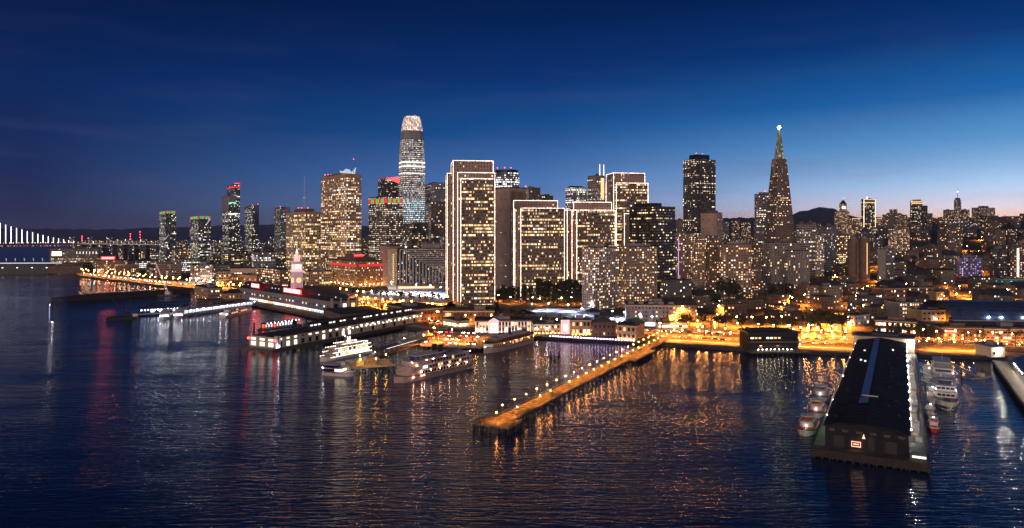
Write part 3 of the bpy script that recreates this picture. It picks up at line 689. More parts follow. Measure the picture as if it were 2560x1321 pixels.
r, a, b, h = tw('glowing red slanted')
q = MB(); q.face([(0, -.5, h), (a, -.5, h), (a, -.5, h + 5), (0, -.5, h + .5)]); q.face([(a, -.5, h - 12), (a, -.5, h - .3), (0, -.5, h - .3)]); q.build('slanted_crown', MT['redglow'], r)
band(r, a, b, h - 1, h, MT['redband'], 'light_band', 'l')
r, a, b, h = tw('tan tower with two white')
for x, hh in ((a * .45, 24), (a * .95, 24)):
    q = MB(); q.tube((x, 2, h), (x, 2, h + hh), 1.3, .7, n=6); q.build('spire', MT['winwhite'], r)
part(r, 'lit_gap', MT['winwarm'], (a * .5, a * .9, -.3, 0, h - 45, h - 4))
r, a, b, h = tw('dark tower with white-lit'); part(r, 'penthouse', MT['black'], (a * .1, a * .8, b * .2, b * .8, h, h + 4))
r, a, b, h = tw('windowless tan')
part(r, 'striped_top', FC['stripes'], (2, a - 2, -.3, 0, h - 38, h - 6)); part(r, 'fin', MT['tan'], *[(x, x + .6, -.9, -.3, h - 38, h - 4) for x in [2 + i * (a - 4) / 16 for i in range(17)]]); beacon(r, a, 2, h)
r, a, b, h = tw('broad black glass'); part(r, 'penthouse', MT['black'], (a * .1, a * .5, b * .15, b * .9, h, h + 6))
r, a, b, h = tw('tall dark granite')
part(r, 'penthouse', MT['black'], (a * .18, a * .82, b * .2, b * .8, h, h + 12)); beacon(r, a * .3, b * .4, h + 12); beacon(r, a * .6, b * .4, h + 12)
fins = MB()
for k in range(1, 9): x = a * k / 9; fins.prism([(x - .9, 0), (x, -1.3), (x + .9, 0)], 0, h)
for k in range(1, 7): y = b * k / 7; fins.prism([(0, y + .9), (-1.3, y), (0, y - .9)], 0, h)
fins.build('bay_ribs', MT['black'], r)
r, a, b, h = tw('horizontal bands left of the pyramid'); part(r, 'penthouse', MT['gray'], (a * .2, a * .9, 3, b * .8, h, h + 5)); beacon(r, a * .5, b * .4, h + 5, 2)
r, a, b, h = tw('violet light on its left'); part(r, 'edge_light', mat('violet_strip', (.2, .1, .3), .6, emit=(.75, .4, 1), strength=1.2, var=0), (-.4, 0, 0, 1.2, 2, h * .95))
for s in ('pale stone building with tall', 'shorter stepped wing'):
    r, a, b, h = tw(s); part(r, 'pier_ribs', MT['concrete'], *[(x, x + 1.3, -.9, 0, h * .1, h - 4) for x in [i * (a - 1.3) / 9 for i in range(10)]])
r, a, b, h = tw('domed top'); part(r, 'upper_storey', FC['apt2'], (a * .3, a * .8, 2, b * .6, h, h + 22)); q = MB(); q.loft([[(a * .3, 2, h + 22), (a * .8, 2, h + 22), (a * .8, b * .6, h + 22), (a * .3, b * .6, h + 22)], [(a * .5, b * .25, h + 33), (a * .6, b * .25, h + 33), (a * .6, b * .35, h + 33), (a * .5, b * .35, h + 33)]]); q.build('pyramid_cap', MT['black'], r); part(r, 'lit_cap_panel', MT['winwhite'], (a * .4, a * .7, 1.6, 2, h + 8, h + 16)); beacon(r, a * .55, b * .3, h + 32, 6)
r, a, b, h = tw('slim lit edge')
part(r, 'edge_light', MT['winbright'], (-.5, 0, -.5, .3, h * .3, h), (a, a + .5, -.5, .3, h * .3, h)); part(r, 'top_light', MT['winwarm'], (0, a, -.6, -.1, h - 1, h + .6), (0, a, -.6, -.1, h - 9, h - 7)); q = MB(); q.loft([[(a * .3, 2, h), (a * .45, 2, h), (a * .45, 6, h), (a * .3, 6, h)], [(a * .37, 4, h + 10)] * 4]); q.build('spire', MT['winwhite'], r)
r, a, b, h = tw('straight lit line'); part(r, 'roof_light_line', MT['winwarm'], (0, a, -.6, -.1, h - .4, h + .9))
r, a, b, h = tw('brown hilltop tower'); part(r, 'upper_storey', FC['apt3'], (a * .35, a * .6, 3, 12, h, h + 16), (a * .2, a * .75, 2, 14, h, h + 6))
r, a, b, h = tw('golden lit top'); part(r, 'top_light', MT['winwarm'], (0, a, -.4, 0, h - 8, h - 5), (0, a, -.4, 0, h - 2, h), (-.5, 0, 0, 1, h * .5, h))
r, a, b, h = tw('with a tall spire'); part(r, 'cap', MT['black'], (2, a - 2, 2, b - 2, h, h + 7)); q = MB(); q.tube((a / 2, b / 2, h + 7), (a / 2, b / 2, h + 42), .8, .2); q.build('spire', MT['metal'], r); q = MB(); q.ball((a / 2, b / 2, h + 26), 1.2, 6, 4); q.build('beacon', lamp_mat('violet_beacon', (1, .7, .95), 12, False), r)
r, a, b, h = tw('widest dark block'); part(r, 'penthouse', MT['black'], (a * .2, a * .6, 2, 14, h, h + 6))
r, a, b, h = tw('bright stair light'); part(r, 'stair_light', MT['winbright'], (a * .18, a * .24, -.3, 0, h * .3, h * .9))
r, a, b, h = tw('red lit top floor')
part(r, 'red_lit_floor', mat('red_lit_wall', (.4, .08, .06), .7, emit=(1, .03, .04), strength=.75, var=.5, scale=.5), (3, a - 1, -.3, 0, h - 8, h - 4), (-.3, 0, 3, b - 4, h - 8, h - 4))
for k in range(7):
    q = MB(); q.ball((a * (k + .5) / 7, -6, 6), .5, 6, 4); q.build('added_floodlight', MT['sodium'], r); q = MB(); q.ball((-6, b * (k + .5) / 7, 6), .5, 6, 4); q.build('added_floodlight', MT['sodium'], r)  # globes added in front to wash the brick orange
part(r, 'penthouse', MT['brown'], (a * .1, a * .8, b * .15, b * .8, h, h + 6))
part(r, 'sign_tower', MT['brick'], (a * .2, a * .5, b * .3, b * .6, h + 6, h + 11)); part(r, 'red_sign', MT['redglow'], (a * .2, a * .5, b * .3 - .4, b * .3, h + 7.5, h + 10.5))
r, a, b, h = tw('windows right face' if False else 'pale blank-sided'); part(r, 'blank_panel', MT['concrete'], (-.3, 0, 0, b, 0, h))

# curved brown silos: two half-round towers
for lb, pa, pb in (('left of two plain rounded brown towers on the lower hillside', 2120, 2147), ('right of two plain rounded brown towers on the lower hillside', 2148, 2174)):
    d = 1120; C = at((pa + pb) / 2, d); rr_ = (pb - pa) * d / F / 2; gz = ground(C.x, C.y) - 4
    r = empty('rounded_tower', (C.x, C.y, gz), 0, lb, 'tower', 'plain rounded brown towers'); FOOT.append((C.x - rr_, C.x + rr_, C.y - rr_, C.y + rr_))
    ci = [(math.cos(2 * math.pi * i / 16) * rr_, math.sin(2 * math.pi * i / 16) * rr_) for i in range(16)]
    h = zt(597, d) - gz
    q = MB(); q.prism(ci, 0, h); q.build('wall', MT['brown'], r); q = MB(); q.tube((0, 0, h), (0, 0, h + 3), rr_ * .5, n=12); q.build('rooftop_unit', MT['gray'], r)
    q = MB(); q.box(-.5, .5, -rr_ - .4, -rr_, h * .2, h * .9); q.build('stair_window', MT['winwarm'] if pa > 2140 else MT['glass'], r)

# round glass tower with white bands
D = 1350; C = at(1267, D); rr_ = 31 * D / F; r = empty('round_glass_tower', (C.x, C.y, 2), 0, 'cylindrical dark glass tower with white-lit floors behind the tallest outlined tower', 'tower'); FOOT.append((C.x - rr_, C.x + rr_, C.y - rr_, C.y + rr_))
h = zt(433, D) - 2; ci = [(math.cos(2 * math.pi * i / 24) * rr_, math.sin(2 * math.pi * i / 24) * rr_) for i in range(24)]
q = MB(); q.prism(ci, 0, h); q.build('wall', facade('round_tower_glass', (.06, .06, .07), pu=2.4, pv=4.2, fu=.9, fv=.5, lit=.75, row=.7, clus=12, st=2.6, warm=(1, .9, .85), coolf=.4), r)
q = MB(); q.prism([(x * .93, y * .93) for x, y in ci], h, h + 5); q.build('penthouse', MT['black'], r)
for x, y in ((-18, -6), (8, -10), (-4, -12)): beacon(r, x, y, h + 5, 4)

# finned hotel: tall fins on the left stepping down to terraces on the right
D = 1050; C = at(993, D); r = empty('finned_hotel', (C.x, C.y, 2), R(6), 'concrete hotel with vertical fins that step down into terraces', 'hotel')
a = 132 * D / F; h = zt(622, D) - 2; FOOT.append((C.x - 5, C.x + a + 10, C.y - 10, C.y + 50))
q = MB(); q.prism([(0, 14), (a, 14), (a, 40), (0, 40)], 0, h); q.build('wall', FC['deep'], r)
n = 14
for i in range(n):
    x = 3 + i * (a * .86) / n; zt_ = h - 1 - (h * .62) * (i / n) ** .95
    part(r, 'fin', MT['concrete'], (x, x + 1.9, 0, 13.9, 10, zt_))
    y0 = 2 + 10 * (1 - i / n) * .2
    part(r, 'terrace', MT['concrete'], (x + 2.0, a, .6 + i * .02, 13.8, zt_ - 1.5, zt_ - .1))
part(r, 'terrace_lights', FC['apt3'], (2, a - .5, 10, 13.7, 10, h - 2))
part(r, 'base', MT['brown'], (-2, a + 2, -2, 13.9, 0, 9.8)); part(r, 'lit_shopfront', MT['winwarm'], (2, a * .7, -2.4, -2.05, 3, 6))
part(r, 'rooftop_unit', MT['gray'], (a * .45, a * .8, 16, 34, h, h + 7)); part(r, 'roof', MT['roof'], (0, a, 14, 40, h, h + .5))
q = MB(); q.ball((a * .15, 20, h + 2), 1.6, 8, 5); q.tube((a * .15, 20, h + 2), (a * .15, 20, h + 9), .3, .1); q.build('roof_ornament', MT['winwhite'], r)
q = MB()
for k in range(13): q.box(-6.5, -5, -.4, 0, 12 + k * 3.4, 13.8 + k * 3.4)
part(r, 'side_slab', MT['tan'], (-14, -.3, 0, 26, 0, h)); o = q.build('stair_window', MT['winwarm'], r)

# pale apartment slabs with balconies
for lb, (pl, pc, pr, yt, d, th), fm in (('pale grey apartment slab full of lit windows, left of a joined pair', (1455, 1484, 1547, 620, 775, 40), 'apt'), ('tan apartment slab full of lit windows, right of a joined pair', (1547, 1560, 1643, 618, 800, 16), 'apt2')):
    r, a, b, h = tower('apartment_slab', lb, pl, pc, pr, yt, d, th, fm, cat='apartment block', maxb=60)
    q = MB()
    nb = int(a / 7)
    for k in range(nb):
        x = 2.0 + k * (a - 4) / nb
        for f in range(1, int(h / 2.9) - 1):
            q.box(x + .6, x + 3.4, -1.3, 0, f * 2.9 + .2, f * 2.9 + .4); q.box(x + .6, x + 3.4, -1.35, -1.3, f * 2.9 + .2, f * 2.9 + 1.3)
    tag(q.build('balcony', MT['concrete'], r), kind='stuff')
    part(r, 'penthouse', MT['cream'], (a * .2, a * .5, 3, 12, h, h + 4))
# ------------------------------------------------------------------ filler blocks of the city
def clear(co, pad=1.5):
    xs = [c.x for c in co]; ys = [c.y for c in co]; b = (min(xs) - pad, max(xs) + pad, min(ys) - pad, max(ys) + pad)
    return not any(b[0] < f[1] and f[0] < b[1] and b[2] < f[3] and f[2] < b[3] for f in FOOT)
RN = random.Random(11)
ROADS = [[(2010, 560), (2120, 760), (2200, 1100), (2260, 1700)], [(2380, 560), (2420, 800), (2440, 1200), (2460, 1900)]]
def onroad(px, d, w=14):
    for L_ in ROADS:
        for (a, A), (b, B) in zip(L_, L_[1:]):
            if A <= d <= B and abs(px - (a + (b - a) * (d - A) / (B - A))) < w / d * F: return True
    return False
def small(name, cat, label, group, px, d, wd, dp, h, th, fm, seed):
    C = at(px, d); t = R(th); u = Vector((math.cos(t), math.sin(t), 0)); v = Vector((-math.sin(t), math.cos(t), 0))
    co = [C, C + u * wd, C + u * wd + v * dp, C + v * dp]
    if not clear(co, .6): return None
    foot(co); gz = min(ground(c.x, c.y) for c in co) - 1; gt = max(ground(c.x, c.y) for c in co); h += gt - gz
    r = empty(name, (C.x, C.y, gz), t, label, cat, group)
    w = MB(); w.prism([(0, 0), (wd, 0), (wd, dp), (0, dp)], 0, h, cap=False); w.build('wall', fm, r)
    rn = random.Random(seed)
    if rn.random() < .28 and h < 16:     # pitched roof
        q = MB(); e = .5; zr = h + min(wd, dp) * .3
        if wd < dp:
            A, B_, C_, D_ = (-e, -e, h), (wd + e, -e, h), (wd + e, dp + e, h), (-e, dp + e, h); p, s = (wd / 2, -e, zr), (wd / 2, dp + e, zr)
            q.face([A, B_, p]); q.face([B_, C_, s, p]); q.face([C_, D_, s]); q.face([D_, A, p, s])
        else:
            A, B_, C_, D_ = (-e, -e, h), (wd + e, -e, h), (wd + e, dp + e, h), (-e, dp + e, h); p, s = (-e, dp / 2, zr), (wd + e, dp / 2, zr)
            q.face([A, B_, s, p]); q.face([B_, C_, s]); q.face([C_, D_, p, s]); q.face([D_, A, p])
        q.build('roof', MT['roof'], r)
    else: roofing(r, wd, dp, h, MT['roof'] if rn.random() < .6 else MT['roof_tan'], 1 if rn.random() < .6 else 0, seed, .8)
    return r
# the right-hand hillside, row by row from the waterfront road up to the ridge
ROWS = [700, 745, 795, 850, 915, 985, 1065, 1155, 1255, 1370, 1500, 1640, 1800, 1980, 2180]
RN_ = ['front', 'second', 'third', 'fourth', 'fifth', 'sixth', 'seventh', 'eighth', 'ninth', 'tenth', 'eleventh', 'twelfth', 'thirteenth', 'fourteenth', 'highest']
count = 0
for ri, d0 in enumerate(ROWS):
    px = 1660 if d0 < 800 else 1600; k = 0
    px += RN.uniform(0, 20)
    while px < 2590:
        d = d0 + RN.uniform(-9, 9); wd = RN.uniform(13, 28) * (1 + d0 / 4200); dp = RN.uniform(14, 24) * (1 + d0 / 3000)
        h = RN.choice([7, 9, 10, 12, 13, 15, 18]) * (1 + .12 * (RN.random() < .3)); nm, cat = 'house', 'house'
        if RN.random() < .16 + .1 * (d0 > 1200): h = RN.uniform(22, 38)
        if h > 14: nm, cat = 'apartment_building', 'apartment block'
        if d0 < 780 and px < 2130: h = min(h, 13)
        if px < 1900 and d0 > 1300: h *= 1.2
        ci = RN.randrange(len(HOUSE)); stp = wd / d * F
        if not onroad(px + stp / 2, d, wd / 2 + 9):
            size = 'tall' if h > 20 else 'low' if h < 10 else 'mid-height'
            lb = '%s %s %s, %s from left in the hillside\'s %s row' % (size, HOUSEC[ci], 'block' if h > 14 else 'house', nth(k), RN_[ri])
            r = small(nm, cat, lb, 'buildings stepping up the right-hand hillside', px, d, wd, dp, h, RN.uniform(8, 14), HOUSE[ci], int(px * 7 + d))
            if r: k += 1; count += 1
        px += stp + RN.choice([1.5, 2, 3, 9])
print('hillside', count)
# left: low blocks behind the curve of the waterfront road
LEFTROWS = [(1290, 330, 700, 30), (1380, 290, 720, 30), (1480, 250, 740, 34), (1600, 236, 760, 36), (1750, 350, 800, 40), (1950, 380, 820, 44), (2250, 300, 900, 46)]
cL = 0
for ri, (d0, p0, p1, hh) in enumerate(LEFTROWS):
    px = p0; k = 0
    while px < p1:
        d = d0 + RN.uniform(-15, 15); wd = RN.uniform(24, 48); dp = RN.uniform(22, 36); h = RN.uniform(.45, 1.25) * hh
        if px < 380: h = min(h, 22)
        fmn = RN.choice(['deep', 'apt3', 'oldbrick', 'darkglass2', 'bands', 'tanband', 'deep', 'oldbrick']); stp = wd / d * F
        lb = '%s %s block, %s from left in %s row behind the curving road' % ('tall' if h > 34 else 'low' if h < 20 else 'mid-height', {'deep': 'dark brown', 'apt3': 'brown dotted', 'oldbrick': 'brick', 'darkglass2': 'dark glass', 'bands': 'grey banded', 'tanband': 'tan banded'}[fmn], nth(k), ORD[ri])
        if d > shore(px) + 90:
            r = small('office_building', 'office block', lb, 'low blocks behind the curving waterfront road', px, d, wd, dp, h, RN.uniform(28, 38), FC[fmn], int(px + d))
            if r: k += 1; cL += 1
        px += stp + RN.choice([2, 4, 10])
print('left', cL)
# centre: blocks seen in the gaps between the towers
k = 0
for d0 in (1180, 1420, 1700, 2050):
    px = 900
    while px < 1660:
        wd = RN.uniform(30, 46); d = d0 + RN.uniform(-20, 20); h = RN.uniform(45, 95) if px < 1400 else RN.uniform(30, 60)
        fmn = RN.choice(['deep', 'tanband', 'darkglass2', 'grey', 'apt3'])
        lb = 'mid-height block filling a gap between downtown towers, %s from the left, %s row back' % (nth(k), ORD[(1180, 1420, 1700, 2050).index(d0)])
        r = small('office_building', 'office block', lb, 'blocks in the gaps between downtown towers', px, d, wd, 30, h, 14, FC[fmn], int(px + d))
        if r: k += 1
        px += wd / d * F + RN.uniform(4, 14)
    k = 0
# far city: low lit blocks that merge into one mass
q = MB(); rn = random.Random(4)
for i in range(900):
    px = rn.uniform(150, 1700); d = rn.uniform(2700, 6200)
    if px < 178 and d < 5500: continue
    p = at(px, d); w_, h_ = rn.uniform(18, 60), rn.uniform(5, 18) + (rn.random() < .06) * 30
    q.prism([(p.x, p.y), (p.x + w_, p.y + 3), (p.x + w_, p.y + 25), (p.x, p.y + 22)], 2, 3 + h_)
far_m = facade('far_city_wall', (.08, .07, .08), pu=9, pv=5, fu=.35, fv=.5, lit=.16, row=.5, clus=5, st=6, warm=(1, .66, .42), cool=(.85, .88, 1), coolf=.45)
tag(q.build('far_city', far_m), 'mass of small lit buildings along the far shore at left', 'distant buildings', kind='stuff')
q = MB()
for i in range(650):
    px = rn.uniform(1640, 2760); d = rn.uniform(2280, 3000); p = at(px, d); w_, h_ = rn.uniform(10, 24), rn.uniform(6, 15) + (rn.random() < .05) * 18
    z = ground(p.x, p.y); q.prism([(p.x, p.y), (p.x + w_, p.y + 2), (p.x + w_, p.y + 16), (p.x, p.y + 14)], z - 6, z + h_ * (.75 if px > 2330 else 1))
tag(q.build('ridge_houses', HOUSE[0]), 'mass of small houses crowding the ridge behind the hillside rows', 'distant houses', kind='stuff')
for px, hh in ((205, 60), (326, 75), (350, 88)):
    p = at(px + 0, 4300); r = empty('radio_mast', (p.x, p.y, 2), 0, {205: 'faint red-lit mast over the far shore, leftmost of three', 326: 'middle of three red-lit masts over the far shore', 350: 'right of three red-lit masts over the far shore'}[px], 'mast', 'red-lit masts over the far shore')
    q = MB(); q.tube((0, 0, 0), (0, 0, hh), 1.5, .6); q.build('pole', MT['metal'], r)
    for z in (hh, hh * .6, hh * .8): q = MB(); q.ball((0, 0, z), 3, 6, 4); q.build('beacon', MT['beacon'], r)
p = at(761, 2600); r = empty('lattice_mast', (p.x, p.y, 2), 0, 'thin dark lattice mast rising behind the shorter gridded tower', 'mast')
q = MB(); hh = zt(442, 2600)
for dx in (-2.2, 2.2): q.tube((dx, 0, 0), (dx * .3, 0, hh), .6, .3, n=4)
for k in range(14): z = hh * .45 + k * hh * .04; q.tube((-2, 0, z), (2, 0, z + 6), .3, n=4)
q.build('lattice', MT['metal'], r); q = MB(); q.box(-6, 6, -1, 1, hh * .72, hh * .735); q.build('crossarm', MT['metal'], r)

# ------------------------------------------------------------------ suspension bridge at the far left
A = at(-45, 2180); B = at(205, 2330); dirv = (B - A); Lb = dirv.length; ang = math.atan2(dirv.y, dirv.x)
r = empty('suspension_bridge', (A.x, A.y, 0), ang, 'suspension bridge with rows of white lit cables at the far left', 'bridge')
dk = MB(); zdk = 53; dk.box(0, Lb, -10, 10, zdk, zdk + 1.2); dk.box(0, Lb, -10, 10, zdk - 12, zdk - 11)
dk.build('deck', MT['brown'], r)
tr = MB(); n = int(Lb / 16)
for i in range(n):
    x = i * 16
    for y in (-10, 10): tr.tube((x, y, zdk - 11), (x + 8, y, zdk), .8, n=4); tr.tube((x + 8, y, zdk), (x + 16, y, zdk - 11), .8, n=4)
tr.build('truss', MT['brown'], r)
cz = lambda x: zdk + 4 + 60 * (max(0, (1 - x / Lb)) / .82) ** 1.4
for y in (-10, 10):
    q = MB(); pr = None
    for i in range(41):
        x = Lb * i / 40; p = (x, y, cz(x))
        if pr: q.tube(pr, p, .8, n=4)
        pr = p
    q.build('main_cable', MT['metal'], r)
for i in range(int(Lb / 14)):
    x = i * 14 + 4
    q = MB(); q.tube((x, -10, zdk + 1), (x, -10, cz(x)), .85 if cz(x) > zdk + 8 else .7, n=5); q.build('hanger_lights', MT['cablelight'], r)
q = MB(); rn = random.Random(5)
for i in range(int(Lb / 9)):
    q.ball((i * 9 + rn.uniform(-3, 3), -10.4, zdk + 2), rn.uniform(.6, 1.2), 5, 3); q.ball((i * 9 + rn.uniform(-3, 3), -10.6, zdk - 8), rn.uniform(.4, .8), 5, 3)
tag(q.build('deck_light', lamp_mat('bridge_deck_light', (1, .45, .22), 7, False), r), kind='stuff')
# approach viaduct
A2 = at(205, 2330); B2 = at(450, 2120); dv = B2 - A2; L2 = dv.length
r = empty('approach_viaduct', (A2.x, A2.y, 0), math.atan2(dv.y, dv.x), 'elevated road carrying the bridge traffic inland to the right', 'viaduct')
q = MB(); q.box(0, L2, -9, 9, 48, 50); q.box(0, L2, -9, 9, 38, 40); q.build('deck', MT['dark_concrete'], r)
for i in range(9): part(r, 'pier', MT['dark_concrete'], (i * L2 / 9 + 8, i * L2 / 9 + 12, -7, 7, 0, 48))
q = MB(); q.box(0, L2, -9.4, -9.1, 50, 51.2); q.build('light_line', lamp_mat('viaduct_light', (1, .74, .55), .5, False), r)
q = MB()
for i in range(26):
    q.tube((i * L2 / 26, 0, 50), (i * L2 / 26, 0, 60), .25, n=4); q.ball((i * L2 / 26, 0, 60), .7 + (i % 3) * .3, 5, 3)
q.build('lamp_row', MT['winwarm'], r)
# anchorage block
r, a, b, h = tower('anchorage_block', 'pale concrete anchorage building under the end of the bridge', 116, 124, 246, 622, 1850, 8, 'deep', cat='building', units=0)
for k in range(4): part(r, 'opening', MT['winbright'], (6 + k * 6, 11 + k * 6, -.3, 0, h - 19, h - 8))
for k in range(7): part(r, 'window', MT['winwhite'], (66 + k * 8, 67.6 + k * 8, -.3, 0, h - 14, h - 8))
part(r, 'lower_windows', FC['oldbrick'], (4, a - 2, -.25, 0, 4, h * .4))
# lamp-lined pier below the bridge
d = 1480; P0 = at(-60, d); P1 = at(118, d + 10); r = empty('lamp_lined_pier', (P0.x, P0.y, 0), math.atan2(10, P1.x - P0.x), 'long flat pier with a white lit edge and small lamps at far left', 'pier')
Lp = (P1 - P0).length
part(r, 'deck', MT['dark_concrete'], (0, Lp + 75, 0, 30, 20, 23)); part(r, 'wall', MT['black'], (0, Lp, 3, 28, -1, 20)); part(r, 'edge_light', MT['whiteline'], (0, Lp + 30, -.5, 0, 23, 24))
part(r, 'end_wall', MT['brown'], (Lp, Lp + 72, 2, 29, 1, 18))
for i in range(22):
    q = MB(); x = i * (Lp + 60) / 22 + 3; y = 4 + 14 * (i % 2); z = 30 + 2 * (i % 2); q.tube((x, y, 23), (x, y, z), .2, n=4); o = q.build('lamp_post', MT['metal'], r); q = MB(); q.ball((x, y, z), .7, 6, 4); q.build('globe', MT['whiteline'], o)
for i in range(6): part(r, 'wall_light', MT['cablelight'], (20 + i * 30, 23 + i * 30, 2.6, 3, 13, 14))
# red-lit sign building
r, a, b, h = tower('sign_building', 'brick building with a large red lit rooftop sign by the curving road', 236, 242, 312, 652, 1400, 18, 'oldbrick', cat='building', units=1)
part(r, 'red_sign', lamp_mat('rooftop_sign_face', (1, .10, .10), 9), (8, 30, 3, 4, h + 3, h + 6.5)); part(r, 'sign_frame', MT['redband'], (6, 32, 4.1, 5, h + 1, h + 8.5))  # red glow round the sign put into the sheet behind it
r, a, b, h = tower('box_building', 'narrow ochre building with window columns beside the curving road', 538, 541, 570, 680, 1060, 14, 'grid2', cat='building', units=1)
r, a, b, h = tower('brown_block', 'plain brown block beside a bright white floodlight, left of the clock tower', 470, 476, 530, 664, 1250, 20, 'oldbrick', cat='building', units=1)
# ------------------------------------------------------------------ windows that are parts of their building
MT['shiplamp'] = lamp_mat('ship_lamp', (1, .52, .32), 230)
MT['walldot'] = lamp_mat('wall_lamp_globe', (1, .82, .66), 14)
WC = {}
def winmesh(w_, h_, m):
    k = (round(w_, 2), round(h_, 2), m.name)
    if k not in WC:
        q = MB(); q.box(-w_ / 2, w_ / 2, -.14, 0, 0, h_); WC[k] = q.mesh('window', m)
    return WC[k]
RW = random.Random(21)
def winrow(root, x0, y0, x1, y1, z, n, w_, h_, lit, mats, side='f', name='window'):
    rz = 0 if side == 'f' else R(-90)
    for i in range(n):
        t = (i + .5) / n; m = MT[RW.choice(mats)] if RW.random() < lit else MT['winoff']
        put(name, winmesh(w_, h_, m), root, (x0 + (x1 - x0) * t, y0 + (y1 - y0) * t, z), rz)
WW = ['winwarm', 'winwarm', 'winbright']
def lowrise(name, label, pl, pc, pr, yt, yb, th, m, rows=2, cf=8, cs=4, lit=.5, mats=WW, cat='building', ww=1.4, wh=1.8, roof=None, units=1, group=None, maxb=60, depth=22, gable=0):
    d = gd(yb); C, t, a, b, co = frame(pl, pc, pr, d, th, depth, maxb); foot(co)
    gz = min(ground(c.x, c.y) for c in co) - .3; h = zt(yt, d) - gz
    r = empty(name, (C.x, C.y, gz), t, label, cat, group)
    w_ = MB(); w_.prism([(0, 0), (a, 0), (a, b), (0, b)], 0, h, cap=False); w_.build('wall', m if not isinstance(m, str) else MT[m], r)
    if gable:
        q = MB(); e = .8; zr = h + gable
        A_, B_, C_, D_ = (-e, -e, h), (a + e, -e, h), (a + e, b + e, h), (-e, b + e, h); p, s = (a / 2, b * .3, zr), (a / 2, b * .7, zr)
        q.face([A_, B_, p]); q.face([B_, C_, s, p]); q.face([C_, D_, s]); q.face([D_, A_, p, s]); q.face([A_, D_, C_, B_]); q.build('roof', MT['roof'], r)
    else:
        roofing(r, a, b, h, roof, units, int(pc)); part(r, 'cornice', MT['cream'], (-.3, a + .3, -.35, 0, h - .9, h - .1), (-.35, 0, 0, b, h - .9, h - .1))
    fl = h / (rows + .1)
    for k in range(rows):
        if cf: winrow(r, .8, 0, a - .8, 0, fl * k + fl * .3, cf, ww, min(wh, fl * .6), lit, mats)
        if cs and pl < pc - 1: winrow(r, 0, .8, 0, b - .8, fl * k + fl * .3, cs, ww, min(wh, fl * .6), lit, mats, 's')
    return r, a, b, h
def gtext(root, name, txt, size, loc, rot, m, ext=.1):
    cu = bpy.data.curves.new(name, 'FONT'); cu.body = txt; cu.size = size; cu.extrude = ext; cu.align_x = 'CENTER'
    cu.materials.append(m); tmp = bpy.data.objects.new(name + '_curve', cu); COL.objects.link(tmp); bpy.context.view_layer.update()
    me = bpy.data.meshes.new_from_object(tmp.evaluated_get(bpy.context.evaluated_depsgraph_get())); bpy.data.objects.remove(tmp)
    if not me.materials: me.materials.append(m)
    o = bpy.data.objects.new(name, me); COL.objects.link(o); o.parent = root; o.location = loc; o.rotation_euler = rot
    return o
def piles(root, x0, x1, y0, y1, nx, ny, ztop, r_=.35, m=None, name='pile', edge=True):
    q = MB(); q.tube((0, 0, -2), (0, 0, ztop), r_, n=6, cap=False); me = q.mesh(name, m or MT['pile'])
    for i in range(nx):
        for j in range(ny):
            if edge and 0 < i < nx - 1 and 0 < j < ny - 1: continue
            put(name, me, root, (x0 + (x1 - x0) * (i / max(1, nx - 1)), y0 + (y1 - y0) * (j / max(1, ny - 1)), 0))

# ------------------------------------------------------------------ the long market hall and its clock tower
C = at(828, 728); th = math.atan2(.668, .744); a, b, h = 31.0, 262.0, 14.5; gz = 3.0
u = Vector((.744, .668, 0)); v = Vector((-.668, .744, 0)); foot([C, C + u * a, C + u * a + v * b, C + v * b])
r = empty('market_hall', (C.x, C.y, gz), th, 'long dark-roofed waterfront market hall with an arcade of lit shopfronts', 'market hall')
q = MB(); q.prism([(0, 0), (a, 0), (a, b), (0, b)], 0, h, cap=False); q.build('wall', MT['gray'], r)
q = MB(); e = .6
for (x0, x1, z0, z1) in ((-e, a * .34, h, h + 2.2), (a + e, a * .66, h, h + 2.2)):
    P = [(x0, -e, z0), (x0, b + e, z0), (x1, b + e, z1), (x1, -e, z1)]; q.face(P if x0 > x1 else P[::-1])
q.box(a * .34, a * .66, 0, b, h, h + 4.4)
x0, x1 = a * .30, a * .70; P = (a / 2, -e, h + 7); S_ = (a / 2, b + e, h + 7)
q.face([(x0, -e, h + 4.4), P, S_, (x0, b + e, h + 4.4)][::-1]); q.face([(x1, -e, h + 4.4), P, S_, (x1, b + e, h + 4.4)]); q.face([(x0, -e, h + 4.4), (x1, -e, h + 4.4), P])
q.face([(0, 0, h), (a, 0, h), (a, 0, h + 2), (0, 0, h + 2)]); q.build('roof', MT['roof'], r)
for k in range(26): put('dormer_window', winmesh(1.6, 1.2, MT['wincool'] if RW.random() < .45 else MT['winoff']), r, (a * .34, 10 + k * 9.6, h + 2.6), R(-90))
winrow(r, 0, 3, 0, b - 6, 7.4, 30, 2.2, 2.0, .4, ['wincool', 'winwarm'], 's')
part(r, 'canopy', MT['steel'], (-7, -.1, 0, b * .85, 5.2, 5.5))
for k in range(34): y = 2 + k * b * .83 / 34; put('shopfront', winmesh(4.4, 3.4, MT[RW.choice(['winwhite', 'winwarm', 'wincool', 'winbright'])]), r, (-.05, y + 2, .8), R(-90))
part(r, 'canopy_light', MT['wincool'], (-7.2, -7.0, 2, b * .5, 4.2, 5.1)); part(r, 'deck', MT['dark_concrete'], (-16, -.2, -6, b * .86, -2, .15)); part(r, 'deck_edge', MT['wood'], (-16.4, -16, -6, b * .86, -2, .5))
for x in (5.5, 15.5, 25.5):
    put('arch_window', winmesh(4.2, 6, MT['winwarm'] if x > 20 else MT['wincool'] if x > 10 else MT['winoff']), r, (x, 0, 5.5), 0); put('door', winmesh(3, 2.8, MT['winbright']), r, (x, 0, .3), 0)
